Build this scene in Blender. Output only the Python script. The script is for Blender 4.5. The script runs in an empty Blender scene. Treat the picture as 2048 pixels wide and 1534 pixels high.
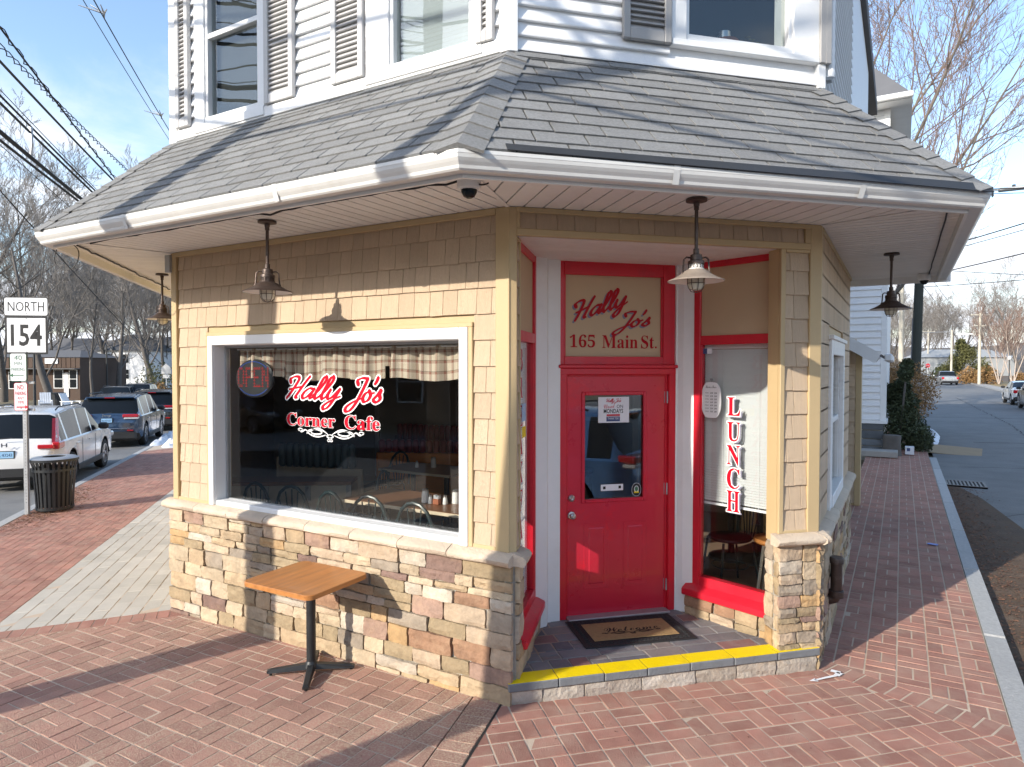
import bpy, bmesh, math, random
from mathutils import Vector, Matrix
from math import sin, cos, pi, radians, sqrt, atan2, exp
rnd = random.Random(7)
scene = bpy.context.scene
COL = scene.collection
# ------------------------------------------------------------------ camera
CAM = Vector((2.2526, -3.8268, 2.0996)); YAW, PITCH, ROLL, FPX = 0.5285, -0.0248, 0.0008, 1337.27
FW = Vector((-sin(YAW)*cos(PITCH), cos(YAW)*cos(PITCH), sin(PITCH)))
_r = Vector((cos(YAW), sin(YAW), 0)); _u = _r.cross(FW)
RT = _r*cos(ROLL)+_u*sin(ROLL); UP = -_r*sin(ROLL)+_u*cos(ROLL)
cd = bpy.data.cameras.new('camera'); cam = bpy.data.objects.new('camera', cd); COL.objects.link(cam)
cam.matrix_world = Matrix(((RT.x, UP.x, -FW.x, CAM.x), (RT.y, UP.y, -FW.y, CAM.y), (RT.z, UP.z, -FW.z, CAM.z), (0, 0, 0, 1)))
cd.sensor_width = 36; cd.sensor_fit = 'HORIZONTAL'; cd.lens = FPX/2048*36; cd.clip_start = 0.05; cd.clip_end = 3000
cd.shift_x = (1024-1021.99)/2048
scene.camera = cam
# ------------------------------------------------------------------ sky and sun
SUN_AZ, SUN_EL = radians(70), radians(22.5)          # direction the light travels in plan, height of the sun
SD = Vector((cos(SUN_AZ)*cos(SUN_EL), sin(SUN_AZ)*cos(SUN_EL), -sin(SUN_EL)))
SKY_STRENGTH, SUN_STRENGTH, EXPOSURE = 0.15, 2.6, 1.24
world = bpy.data.worlds.new('World'); scene.world = world; world.use_nodes = True
nt = world.node_tree; nt.nodes.clear()
def N(nt, t, **kw):
    n = nt.nodes.new(t)
    for k, v in kw.items(): setattr(n, k, v)
    return n
out = N(nt, 'ShaderNodeOutputWorld'); bg = N(nt, 'ShaderNodeBackground'); sky = N(nt, 'ShaderNodeTexSky')
sky.sky_type = 'NISHITA'; sky.sun_disc = False; sky.sun_elevation = SUN_EL; sky.sun_rotation = atan2(-SD.x, -SD.y)
sky.air_density = 1.0; sky.dust_density = 0.8; sky.ozone_density = 1.6
tc = N(nt, 'ShaderNodeTexCoord'); sep = N(nt, 'ShaderNodeSeparateXYZ'); nt.links.new(tc.outputs['Generated'], sep.inputs[0])
def math_(nt, op, a, b=None, clamp=False):
    m = N(nt, 'ShaderNodeMath', operation=op); m.use_clamp = clamp
    for i, v in enumerate((a, b)):
        if v is None: continue
        if isinstance(v, (int, float)): m.inputs[i].default_value = v
        else: nt.links.new(v, m.inputs[i])
    return m.outputs[0]
zc = math_(nt, 'MAXIMUM', sep.outputs[2], 0.0); zd = math_(nt, 'ADD', zc, 0.16)
cx = math_(nt, 'DIVIDE', sep.outputs[0], zd); cy = math_(nt, 'DIVIDE', sep.outputs[1], zd)
cmb = N(nt, 'ShaderNodeCombineXYZ'); nt.links.new(cx, cmb.inputs[0]); nt.links.new(cy, cmb.inputs[1])
nz = N(nt, 'ShaderNodeTexNoise'); nz.inputs['Scale'].default_value = 0.85; nz.inputs['Detail'].default_value = 9; nz.inputs['Roughness'].default_value = 0.58
nz.inputs['Distortion'].default_value = 0.4
nt.links.new(cmb.outputs[0], nz.inputs['Vector'])
# more cloud low over the horizon, thinning upward
lowc = math_(nt, 'MULTIPLY', math_(nt, 'SUBTRACT', 0.36, zc), 0.74)
cl = math_(nt, 'ADD', nz.outputs['Fac'], lowc)
mr = N(nt, 'ShaderNodeMapRange'); mr.inputs['From Min'].default_value = 0.55; mr.inputs['From Max'].default_value = 0.74
mr.interpolation_type = 'SMOOTHSTEP'; nt.links.new(cl, mr.inputs['Value'])
mx = N(nt, 'ShaderNodeMix', data_type='RGBA'); nt.links.new(mr.outputs[0], mx.inputs[0])
nt.links.new(sky.outputs[0], mx.inputs['A']); mx.inputs['B'].default_value = (3.5, 3.65, 3.95, 1)
nt.links.new(mx.outputs['Result'], bg.inputs['Color']); bg.inputs['Strength'].default_value = SKY_STRENGTH
nt.links.new(bg.outputs[0], out.inputs[0])
sl = bpy.data.lights.new('sun', 'SUN'); sl.energy = SUN_STRENGTH; sl.angle = radians(0.53); sl.color = (1, 0.93, 0.82)
so = bpy.data.objects.new('sun', sl); COL.objects.link(so); so.rotation_euler = SD.to_track_quat('-Z', 'Y').to_euler()
scene.view_settings.view_transform = 'Standard'; scene.view_settings.look = 'None'; scene.view_settings.gamma = 1
scene.view_settings.exposure = EXPOSURE; scene.view_settings.use_curve_mapping = False
scene.render.engine = 'CYCLES'
scene.cycles.max_bounces = 10; scene.cycles.transparent_max_bounces = 16; scene.cycles.caustics_reflective = False; scene.cycles.caustics_refractive = False

# ------------------------------------------------------------------ materials
MATS = {}
def M(name, col, rough=0.6, var=0.10, vs=3.0, bump=0.0, bs=80.0, metal=0.0, oc=False, rv=0.0, spec=0.5, stain=None, ss=1.5, stretch=None, coat=0.0, st_amt=0.6, st_lo=0.52, st_hi=0.72, mask=0.0):
    """principled surface: colour broken up by two noises, optional stains of their own colour, per piece variation, fine relief"""
    m = bpy.data.materials.new(name); m.use_nodes = True; t = m.node_tree; t.nodes.clear()
    o = N(t, 'ShaderNodeOutputMaterial'); p = N(t, 'ShaderNodeBsdfPrincipled'); t.links.new(p.outputs[0], o.inputs[0])
    p.inputs['Roughness'].default_value = rough; p.inputs['Metallic'].default_value = metal
    p.inputs['Specular IOR Level'].default_value = spec; p.inputs['Coat Weight'].default_value = coat
    g = N(t, 'ShaderNodeNewGeometry'); pos = g.outputs['Position']
    if stretch:
        mp = N(t, 'ShaderNodeMapping'); mp.inputs['Scale'].default_value = stretch; t.links.new(pos, mp.inputs[0]); pos = mp.outputs[0]
    n1 = N(t, 'ShaderNodeTexNoise'); n1.inputs['Scale'].default_value = vs; n1.inputs['Detail'].default_value = 8; n1.inputs['Roughness'].default_value = 0.65
    t.links.new(pos, n1.inputs['Vector'])
    f = math_(t, 'MULTIPLY_ADD', n1.outputs['Fac'], 2*var*1.6); t.nodes[-1].inputs[2].default_value = 1-var*1.6
    if rv:
        oi = N(t, 'ShaderNodeObjectInfo')
        r = math_(t, 'FRACT', math_(t, 'ADD', oi.outputs['Random'], g.outputs['Random Per Island']))
        r2 = math_(t, 'MULTIPLY_ADD', r, 2*rv); t.nodes[-1].inputs[2].default_value = 1-rv
        f = math_(t, 'MULTIPLY', f, r2)
    base = N(t, 'ShaderNodeRGB'); base.outputs[0].default_value = (*col, 1); bc = base.outputs[0]
    if oc:
        oi2 = N(t, 'ShaderNodeObjectInfo'); bc = oi2.outputs['Color']
    vm = N(t, 'ShaderNodeVectorMath', operation='SCALE'); t.links.new(bc, vm.inputs[0]); t.links.new(f, vm.inputs['Scale']); c = vm.outputs[0]
    if stain:
        n2 = N(t, 'ShaderNodeTexNoise'); n2.inputs['Scale'].default_value = ss; n2.inputs['Detail'].default_value = 10; n2.inputs['Roughness'].default_value = 0.7
        t.links.new(g.outputs['Position'], n2.inputs['Vector'])
        q = N(t, 'ShaderNodeMapRange'); q.inputs['From Min'].default_value = st_lo; q.inputs['From Max'].default_value = st_hi; q.inputs['To Max'].default_value = st_amt
        t.links.new(n2.outputs['Fac'], q.inputs['Value'])
        qf = q.outputs[0]
        if mask:
            n4 = N(t, 'ShaderNodeTexNoise'); n4.inputs['Scale'].default_value = mask; n4.inputs['Detail'].default_value = 4; t.links.new(g.outputs['Position'], n4.inputs['Vector'])
            q4 = N(t, 'ShaderNodeMapRange'); q4.inputs['From Min'].default_value = .38; q4.inputs['From Max'].default_value = .62; q4.inputs['To Min'].default_value = .15; t.links.new(n4.outputs['Fac'], q4.inputs['Value'])
            qf = math_(t, 'MULTIPLY', qf, q4.outputs[0])
        x = N(t, 'ShaderNodeMix', data_type='RGBA'); t.links.new(qf, x.inputs[0]); t.links.new(c, x.inputs['A']); x.inputs['B'].default_value = (*stain, 1); c = x.outputs['Result']
    t.links.new(c, p.inputs['Base Color'])
    rr = math_(t, 'MULTIPLY_ADD', n1.outputs['Fac'], 0.3); t.nodes[-1].inputs[2].default_value = max(0.0, rough-0.15)
    t.links.new(rr, p.inputs['Roughness'])
    if bump:
        n3 = N(t, 'ShaderNodeTexNoise'); n3.inputs['Scale'].default_value = bs; n3.inputs['Detail'].default_value = 6; t.links.new(pos, n3.inputs['Vector'])
        b = N(t, 'ShaderNodeBump'); b.inputs['Strength'].default_value = bump; b.inputs['Distance'].default_value = 0.01
        t.links.new(n3.outputs['Fac'], b.inputs['Height']); t.links.new(b.outputs[0], p.inputs['Normal'])
    MATS[name] = m; return m
def glass(name, tint=(0.9, 0.93, 0.92), f0=0.06, rough=0.0, wav=0.0):
    m = bpy.data.materials.new(name); m.use_nodes = True; t = m.node_tree; t.nodes.clear()
    o = N(t, 'ShaderNodeOutputMaterial'); tr = N(t, 'ShaderNodeBsdfTransparent'); gl = N(t, 'ShaderNodeBsdfGlossy'); mxs = N(t, 'ShaderNodeMixShader'); lw = N(t, 'ShaderNodeLayerWeight')
    lw.inputs['Blend'].default_value = .5; tr.inputs[0].default_value = (*tint, 1); gl.inputs['Roughness'].default_value = rough
    k = math_(t, 'MULTIPLY_ADD', math_(t, 'POWER', lw.outputs['Facing'], 5.0), 1-f0); t.nodes[-1].inputs[2].default_value = f0
    t.links.new(k, mxs.inputs[0]); t.links.new(tr.outputs[0], mxs.inputs[1]); t.links.new(gl.outputs[0], mxs.inputs[2]); t.links.new(mxs.outputs[0], o.inputs[0])
    if wav:
        g = N(t, 'ShaderNodeNewGeometry'); n3 = N(t, 'ShaderNodeTexNoise'); n3.inputs['Scale'].default_value = 1.7; n3.inputs['Detail'].default_value = 1; t.links.new(g.outputs['Position'], n3.inputs['Vector'])
        b = N(t, 'ShaderNodeBump'); b.inputs['Strength'].default_value = wav; b.inputs['Distance'].default_value = 0.05
        t.links.new(n3.outputs['Fac'], b.inputs['Height']); t.links.new(b.outputs[0], gl.inputs['Normal'])
    MATS[name] = m; return m

# ------------------------------------------------------------------ building helpers
class Fr:
    """local axes a, b, c at P"""
    def __init__(s, P, ex, ey, ez=(0, 0, 1)):
        s.P = Vector(P); s.ex = Vector(ex).normalized(); s.ey = Vector(ey).normalized(); s.ez = Vector(ez).normalized()
        s.flip = s.ex.cross(s.ey).dot(s.ez) < 0
    def pt(s, a, b, c): return s.P+s.ex*a+s.ey*b+s.ez*c
    def at(s, a, b, c): return Fr(s.pt(a, b, c), s.ex, s.ey, s.ez)
    def rot(s, ang):
        e = s.ex*cos(ang)+s.ey*sin(ang); f = -s.ex*sin(ang)+s.ey*cos(ang); return Fr(s.P, e, f, s.ez)
W0 = Fr((0, 0, 0), (1, 0, 0), (0, 1, 0))
class MB:
    def __init__(s): s.v = []; s.f = []; s.mi = []; s.cur = 0
    def add(s, vs, fs, flip=False):
        o = len(s.v); s.v += [tuple(p) for p in vs]
        for f in fs:
            s.f.append(tuple(o+i for i in (reversed(f) if flip else f))); s.mi.append(s.cur)
        return s
    def box(s, a0, a1, b0, b1, c0, c1, F=W0):
        vs = [F.pt(a, b, c) for c in (c0, c1) for b in (b0, b1) for a in (a0, a1)]
        return s.add(vs, [(0, 2, 3, 1), (4, 5, 7, 6), (0, 1, 5, 4), (2, 6, 7, 3), (0, 4, 6, 2), (1, 3, 7, 5)], F.flip)
    def cbox(s, a0, a1, b0, b1, c0, c1, F=W0, ch=0.004):
        """box with chamfered edges"""
        ch = min(ch, (a1-a0)*.45, (b1-b0)*.45, (c1-c0)*.45)
        A = (a0, a1); Bq = (b0, b1); Cq = (c0, c1); idx = {}; vs = []
        for i in (0, 1):
            for j in (0, 1):
                for k in (0, 1):
                    sa, sb, sc = (ch if i == 0 else -ch), (ch if j == 0 else -ch), (ch if k == 0 else -ch)
                    for ax, p in enumerate(((A[i], Bq[j]+sb, Cq[k]+sc), (A[i]+sa, Bq[j], Cq[k]+sc), (A[i]+sa, Bq[j]+sb, Cq[k]))):
                        idx[i, j, k, ax] = len(vs); vs.append(F.pt(*p))
        fs = []
        g = lambda i, j, k, ax: idx[i, j, k, ax]
        for i in (0, 1):
            q = [g(i, 0, 0, 0), g(i, 1, 0, 0), g(i, 1, 1, 0), g(i, 0, 1, 0)]; fs.append(q if i else q[::-1])
            q = [g(0, i, 0, 1), g(0, i, 1, 1), g(1, i, 1, 1), g(1, i, 0, 1)]; fs.append(q if i else q[::-1])
            q = [g(0, 0, i, 2), g(1, 0, i, 2), g(1, 1, i, 2), g(0, 1, i, 2)]; fs.append(q if i else q[::-1])
        for i in (0, 1):
            for j in (0, 1):
                q = [g(i, j, 0, 0), g(i, j, 1, 0), g(i, j, 1, 1), g(i, j, 0, 1)]; fs.append(q if (i == j) == False else q[::-1])
                q = [g(i, 0, j, 2), g(i, 1, j, 2), g(i, 1, j, 0), g(i, 0, j, 0)]; fs.append(q if (i == j) == False else q[::-1])
                q = [g(0, i, j, 1), g(1, i, j, 1), g(1, i, j, 2), g(0, i, j, 2)]; fs.append(q if (i == j) == False else q[::-1])
                for k in (0, 1):
                    q = [g(i, j, k, 0), g(i, j, k, 1), g(i, j, k, 2)]; fs.append(q if (i+j+k) % 2 else q[::-1])
        return s.add(vs, fs, F.flip)
    def prism(s, pts, d0, d1, F=W0, ch=0.0):
        """polygon pts in (a,b) between heights d0 and d1 (d1 may be a function of a,b); ch insets the top edge"""
        n = len(pts)
        if n < 3: return s
        ar = sum(pts[i][0]*pts[(i+1) % n][1]-pts[(i+1) % n][0]*pts[i][1] for i in range(n))
        if abs(ar) < 1e-7: return s
        if ar < 0: pts = pts[::-1]
        D1 = d1 if callable(d1) else (lambda a, b: d1)
        lo = [F.pt(a, b, d0) for a, b in pts]
        if ch:
            mid = [F.pt(a, b, D1(a, b)-ch) for a, b in pts]; ca = sum(p[0] for p in pts)/n; cb = sum(p[1] for p in pts)/n
            r = min(sqrt((a-ca)**2+(b-cb)**2) for a, b in pts); k = 1-min(.4, ch*1.3/max(r, 1e-4))
            top = [F.pt(ca+(a-ca)*k, cb+(b-cb)*k, D1(a, b)) for a, b in pts]; rings = [lo, mid, top]
        else: rings = [lo, [F.pt(a, b, D1(a, b)) for a, b in pts]]
        vs = [p for r in rings for p in r]; fs = [tuple(range(n))[::-1], tuple(range((len(rings)-1)*n, len(rings)*n))]
        for k in range(len(rings)-1):
            for i in range(n): j = (i+1) % n; fs.append((k*n+i, k*n+j, (k+1)*n+j, (k+1)*n+i))
        return s.add(vs, fs, F.flip)
    def tube(s, pts, r, seg=6, cap=True):
        pts = [Vector(p) for p in pts]; n = len(pts); rs = r if isinstance(r, (list, tuple)) else [r]*n
        vs = []; prev = None
        for i, p in enumerate(pts):
            d = (pts[min(i+1, n-1)]-pts[max(i-1, 0)])
            d = d.normalized() if d.length > 1e-9 else Vector((0, 0, 1))
            if prev is None:
                a = Vector((0, 0, 1)) if abs(d.z) < .9 else Vector((1, 0, 0)); x = d.cross(a).normalized()
            else:
                x = prev-d*prev.dot(d); x = x.normalized() if x.length > 1e-6 else d.orthogonal().normalized()
            prev = x; y = d.cross(x)
            for k in range(seg):
                a = 2*pi*k/seg; vs.append(p+x*(cos(a)*rs[i])+y*(sin(a)*rs[i]))
        fs = [(i*seg+k, i*seg+(k+1) % seg, (i+1)*seg+(k+1) % seg, (i+1)*seg+k) for i in range(n-1) for k in range(seg)]
        if cap: fs += [tuple(range(seg))[::-1], tuple(range((n-1)*seg, n*seg))]
        return s.add(vs, fs)
    def lathe(s, prof, F=W0, seg=20, closed=False):
        """prof: (radius, height) round the c axis of F"""
        vs = [F.pt(r*cos(2*pi*k/seg), r*sin(2*pi*k/seg), z) for r, z in prof for k in range(seg)]
        fs = [(i*seg+k, i*seg+(k+1) % seg, (i+1)*seg+(k+1) % seg, (i+1)*seg+k) for i in range(len(prof)-1) for k in range(seg)]
        return s.add(vs, fs, F.flip)
    def mesh(s, name, mats, smooth=False, sharp=35):
        m = bpy.data.meshes.new(name); m.from_pydata(s.v, [], s.f)
        for x in (mats if isinstance(mats, (list, tuple)) else [mats]): m.materials.append(MATS[x] if isinstance(x, str) else x)
        if any(s.mi): m.polygons.foreach_set('material_index', s.mi)
        if smooth:
            m.polygons.foreach_set('use_smooth', [True]*len(m.polygons))
            m.update(); m.set_sharp_from_angle(angle=radians(sharp))
        m.update(); return m
    def build(s, name, mats, parent=None, smooth=False, sharp=35, **kw):
        return link(name, s.mesh(name, mats, smooth, sharp), parent, **kw)
def link(name, data, parent=None, label=None, cat=None, group=None, kind=None, color=None, mw=None):
    o = bpy.data.objects.new(name, data); COL.objects.link(o)
    if mw is not None: o.matrix_world = mw
    if parent is not None:
        o.parent = parent
        o.matrix_parent_inverse = PINV.get(parent.name) or parent.matrix_world.inverted()
        PINV[o.name] = Matrix.Identity(4)
    tag(o, label, cat, group, kind)
    if color: o.color = (*color, 1)
    return o
PINV = {}
def tag(o, label=None, cat=None, group=None, kind=None):
    if label: o['label'] = label
    if cat: o['category'] = cat
    if group: o['group'] = group
    if kind: o['kind'] = kind
    return o
def thing(name, label, cat, loc=(0, 0, 0), group=None, rz=0.0):
    """Empty at the base of a thing; children are built in world space"""
    o = bpy.data.objects.new(name, None); COL.objects.link(o)
    mw = Matrix.Translation(Vector(loc)) @ Matrix.Rotation(rz, 4, 'Z'); o.matrix_world = mw
    o.empty_display_size = 0.2
    PINV[o.name] = mw.inverted(); tag(o, label, cat, group); return o
def kids(o): return [c for c in bpy.data.objects if c.parent == o]
_KIDS = {}
def copy_tree(o, loc=None, rz=None, label=None, group=None, parent=None, sc=None):
    """a thing with copies of its parts and sub-parts, mesh data shared"""
    if o.name not in _KIDS: _KIDS[o.name] = kids(o)
    c = o.copy(); COL.objects.link(c)
    if parent is not None: c.parent = parent
    if loc is not None: c.location = loc
    if rz is not None: c.rotation_euler = (0, 0, rz)
    if sc is not None: c.scale = sc if isinstance(sc, (tuple, list)) else (sc, sc, sc)
    if label: c['label'] = label
    if group: c['group'] = group
    for ch in _KIDS[o.name]: copy_tree(ch, parent=c)
    return c
def clip(poly, a, b, c):
    """keep the part of a polygon with a*x+b*y<=c"""
    o = []
    for i in range(len(poly)):
        p, q = poly[i], poly[(i+1) % len(poly)]; dp, dq = a*p[0]+b*p[1]-c, a*q[0]+b*q[1]-c
        if dp <= 0: o.append(p)
        if (dp < 0 < dq) or (dq < 0 < dp):
            t = dp/(dp-dq); o.append((p[0]+(q[0]-p[0])*t, p[1]+(q[1]-p[1])*t))
    return o
def clip_convex(poly, hull):
    """clip by a convex polygon, any winding"""
    n = len(hull); ar = sum(hull[i][0]*hull[(i+1) % n][1]-hull[(i+1) % n][0]*hull[i][1] for i in range(n))
    H = hull if ar > 0 else hull[::-1]
    for i in range(n):
        p, q = H[i], H[(i+1) % n]; a, b = q[1]-p[1], -(q[0]-p[0])
        poly = clip(poly, a, b, a*p[0]+b*p[1])
        if len(poly) < 3: return []
    return poly
def area(p): return abs(sum(p[i][0]*p[(i+1) % len(p)][1]-p[(i+1) % len(p)][0]*p[i][1] for i in range(len(p))))/2
def rect(x0, x1, y0, y1): return [(x0, y0), (x1, y0), (x1, y1), (x0, y1)]
def px(P):
    d = Vector(P)-CAM; w = d.dot(FW)
    return (511+FPX/2*d.dot(RT)/w, 383.4-FPX/2*d.dot(UP)/w, w) if w > .05 else (-9999, -9999, -1)
def in_view(P, m=30):
    x, y, w = px(P); return w > 0 and -m < x < 1024+m and -m < y < 767+m
_tm = {}
def text_mesh(body, res=2, offset=0.0, shear=0.0):
    k = (body, res, offset, shear)
    if k not in _tm:
        c = bpy.data.curves.new('lettering', 'FONT'); c.body = body; c.resolution_u = res; c.offset = offset; c.shear = shear
        o = bpy.data.objects.new('lettering', c); COL.objects.link(o); dg = bpy.context.evaluated_depsgraph_get(); dg.update()
        m = bpy.data.meshes.new_from_object(o.evaluated_get(dg)); _tm[k] = ([tuple(v.co[:2]) for v in m.vertices], [tuple(p.vertices) for p in m.polygons])
        bpy.data.objects.remove(o); bpy.data.curves.remove(c); bpy.data.meshes.remove(m)
    return _tm[k]
def text(mb, body, F, a0, a1, c0, c1, d=0.002, res=2, offset=0.0, shear=0.0, rot=0.0, ref=None):
    """flat lettering fitted to the box a0..a1, c0..c1 in the plane of F (a across, c up), d towards the viewer (-b)"""
    vs, fs = text_mesh(body, res, offset, shear); rv = text_mesh(body, res, 0.0, shear)[0] if offset else vs
    x0, x1 = min(v[0] for v in rv), max(v[0] for v in rv); y0, y1 = min(v[1] for v in rv), max(v[1] for v in rv)
    ca, cc = (a0+a1)/2, (c0+c1)/2; out = []
    for x, y in vs:
        a = (x-(x0+x1)/2)/(x1-x0)*(a1-a0); c = (y-(y0+y1)/2)/(y1-y0)*(c1-c0)
        out.append(F.pt(ca+a*cos(rot)-c*sin(rot), -d, cc+a*sin(rot)+c*cos(rot)))
    mb.add(out, fs); return mb

# brush script drawn as pen strokes
GLY = {'H': (.62, [[(.02, .74), (-.02, .88), (.10, .99), (.26, .96), (.29, .8), (.23, .45), (.15, .12), (.10, -.02)], [(.66, 1.0), (.58, .75), (.48, .35), (.42, .05), (.50, .02)], [(.08, .40), (.28, .46), (.52, .54)]]),
 'a': (.42, [[(.36, .42), (.20, .46), (.07, .30), (.04, .10), (.12, .0), (.24, .10), (.36, .36), (.38, .44), (.33, .15), (.37, .01), (.50, .14)]]),
 'l': (.25, [[(.0, .12), (.14, .40), (.25, .80), (.22, .99), (.14, .94), (.10, .6), (.07, .2), (.13, .0), (.27, .14)]]),
 'y': (.40, [[(.0, .16), (.06, .44), (.03, .18), (.10, .01), (.22, .12), (.35, .44)], [(.37, .46), (.31, .05), (.22, -.34), (.09, -.46), (.03, -.32), (.18, -.1), (.48, .14)]]),
 'J': (.50, [[(.12, .74), (.06, .9), (.22, 1.0), (.46, .98)], [(.46, .98), (.40, .5), (.28, -.08), (.12, -.40), (-.06, -.42), (-.06, -.24), (.16, -.02), (.5, .16)]]),
 'o': (.36, [[(.20, .45), (.06, .34), (.02, .14), (.12, .0), (.26, .08), (.30, .28), (.20, .45), (.28, .36), (.44, .40)]]),
 "'": (.10, [[(.02, 1.02), (.0, .84), (-.04, .74)]]),
 's': (.34, [[(.0, .10), (.12, .3), (.20, .50), (.21, .32), (.28, .14), (.18, .0), (.02, .06)]])}
def catmull(P, m=7):
    P = [P[0]]+list(P)+[P[-1]]; out = []
    for i in range(1, len(P)-2):
        a, b, c, d = P[i-1], P[i], P[i+1], P[i+2]
        for k in range(m):
            t = k/m; out.append(tuple(.5*((2*b[j])+(-a[j]+c[j])*t+(2*a[j]-5*b[j]+4*c[j]-d[j])*t*t+(-a[j]+3*b[j]-3*c[j]+d[j])*t**3) for j in (0, 1)))
    return out+[P[-2]]
def script(mb, body, F, a0, a1, c0, c1, d, pen=.085, grow=0.0, shear=.34, rot=0.0, nib=.75):
    """brush lettering fitted to a box: baseline box c0..c1 spans descender to ascender of the word"""
    S = []; x = 0.0
    for ch in body:
        if ch == ' ': x += .3; continue
        w, st = GLY[ch]
        for q in st: S.append([(x+px_+shear*py_, py_) for px_, py_ in catmull(q)])
        x += w
    xs = [p[0] for q in S for p in q]; ys = [p[1] for q in S for p in q]; kx = (a1-a0)/(max(xs)-min(xs)); ky = (c1-c0)/(max(ys)-min(ys)); ca, cc = (a0+a1)/2, (c0+c1)/2; mx_, my_ = (max(xs)+min(xs))/2, (max(ys)+min(ys))/2; n_l = 0
    def W(x, y, dd):
        a, c = x, y; return F.pt(ca+a*cos(rot)-c*sin(rot), -dd, cc+a*sin(rot)+c*cos(rot))
    for q in S:
        P = [((p[0]-mx_)*kx, (p[1]-my_)*ky) for p in q]; L = []; n = len(P)
        for i in range(n):
            dx, dy = P[min(i+1, n-1)][0]-P[max(i-1, 0)][0], P[min(i+1, n-1)][1]-P[max(i-1, 0)][1]; l = sqrt(dx*dx+dy*dy) or 1
            th = abs(sin(atan2(dy, dx)-nib+.45)); w = pen*ky*(.36+.64*th)*.5+grow; L.append((-dy/l*w, dx/l*w, w))
        for i in range(n-1):
            n_l += 1; dd = d+n_l*2e-6
            mb.add([W(P[i][0]+L[i][0], P[i][1]+L[i][1], dd), W(P[i+1][0]+L[i+1][0], P[i+1][1]+L[i+1][1], dd), W(P[i+1][0]-L[i+1][0], P[i+1][1]-L[i+1][1], dd), W(P[i][0]-L[i][0], P[i][1]-L[i][1], dd)], [(0, 1, 2, 3)])
        for i in range(0, n, 3 if grow or pen > .1 else n-1):
            n_l += 1; mb.add([W(P[i][0]+L[i][2]*cos(2*pi*k/10), P[i][1]+L[i][2]*sin(2*pi*k/10), d+n_l*2e-6) for k in range(10)], [tuple(range(10))])
    return mb
# ------------------------------------------------------------------ surface library
M('asphalt', (0.18, 0.178, 0.172), .9, .28, 1.2, .6, 160, stain=(0.225, 0.22, 0.205), ss=.35, st_amt=.85)
M('grass_soil', (0.16, 0.13, 0.075), .95, .3, .6, .5, 40, stain=(0.2, 0.155, 0.08), ss=.2)
M('dry_lawn', (0.30, 0.22, 0.105), .95, .25, .5, .5, 40, stain=(0.22, 0.16, 0.08), ss=.15)
M('leaf_mould', (0.10, 0.062, 0.036), .95, .35, 3, .8, 60, stain=(0.2, 0.15, 0.11), ss=2.2)
M('hill', (0.13, 0.105, 0.085), .95, .3, .05)
M('mortar', (0.52, 0.42, 0.32), .95, .2, 8, .5, 120, stain=(0.40, 0.31, 0.24), ss=2)
M('joint_tar', (0.02, 0.018, 0.016), .9)
M('brick', (0.36, 0.175, 0.13), .85, .34, 2.6, .7, 150, rv=.18, stain=(0.45, 0.32, 0.24), ss=4.5, st_amt=.65, st_lo=.44, st_hi=.75)
M('brick_worn', (0.365, 0.19, 0.145), .85, .3, 3, .9, 130, rv=.15, stain=(0.50, 0.39, 0.27), ss=75, st_amt=.95, st_lo=.44, st_hi=.60, mask=.8)
M('white_paver', (0.48, 0.455, 0.40), .85, .14, 3, .4, 120, rv=.08, stain=(0.35, 0.33, 0.28), ss=1)
M('granite', (0.40, 0.40, 0.39), .85, .26, 30, .7, 70, rv=.14, stain=(0.3, 0.3, 0.3), ss=2)
M('snow', (0.72, 0.74, 0.78), .7, .2, 6, .8, 20, stain=(0.25, 0.23, 0.2), ss=3, st_amt=.8)
M('white_paint_mark', (0.8, 0.8, 0.8), .7, .1, 20)
M('stone', (0.5, 0.4, 0.3), .9, .34, 11, 1.0, 38, oc=True, stain=(0.47, 0.33, 0.2), ss=5, st_amt=.5, st_lo=.52, st_hi=.75)
M('stone_mortar', (0.36, 0.33, 0.28), .95, .2, 10, .8, 80)
M('cap_stone', (0.55, 0.45, 0.345), .85, .15, 5, .8, 60, rv=.06, stain=(0.42, 0.33, 0.25), ss=4)
M('shake', (0.57, 0.43, 0.295), .75, .10, 4, .8, 30, rv=.07, stretch=(14, 14, .7))
M('shake_field', (0.57, 0.43, 0.295), .7, .07, 4, .5, 30, rv=.08, stretch=(14, 14, .7))
M('tan_trim', (0.50, 0.37, 0.20), .55, .05, 4, .1, 60, rv=.02)
M('white_trim', (0.80, 0.80, 0.79), .5, .06, 3, .1, 40, stain=(0.6, 0.58, 0.54), ss=2.5, st_amt=.4, st_lo=.55, st_hi=.8)
M('white_siding', (0.79, 0.79, 0.79), .5, .04, 1.5, .15, 60, rv=.02, stain=(0.55, 0.57, 0.62), ss=2.4, st_amt=.45, st_lo=.56, st_hi=.78)
M('soffit', (0.78, 0.765, 0.745), .6, .08, 3, .1, 40, rv=.03, stain=(0.5, 0.42, 0.34), ss=3, st_amt=.45, st_lo=.56, st_hi=.8)
M('soffit_dark', (0.06, 0.05, 0.045), .9)
M('gutter', (0.68, 0.67, 0.645), .35, .08, 2.5, .06, 20, stain=(0.5, 0.44, 0.36), ss=3.5, st_amt=.5, st_lo=.55, st_hi=.8)
M('shutter', (0.50, 0.49, 0.48), .55, .08, 5, .1, 50, rv=.02)
M('shutter_grey', (0.34, 0.33, 0.32), .55, .08, 5, .1, 50)
M('shingle', (0.27, 0.268, 0.262), .95, .3, 60, 1.0, 260, rv=.13, stain=(0.20, 0.19, 0.175), ss=2.2, st_amt=.5)
M('roof_edge', (0.03, 0.031, 0.033), .6, .2, 5)
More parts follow.
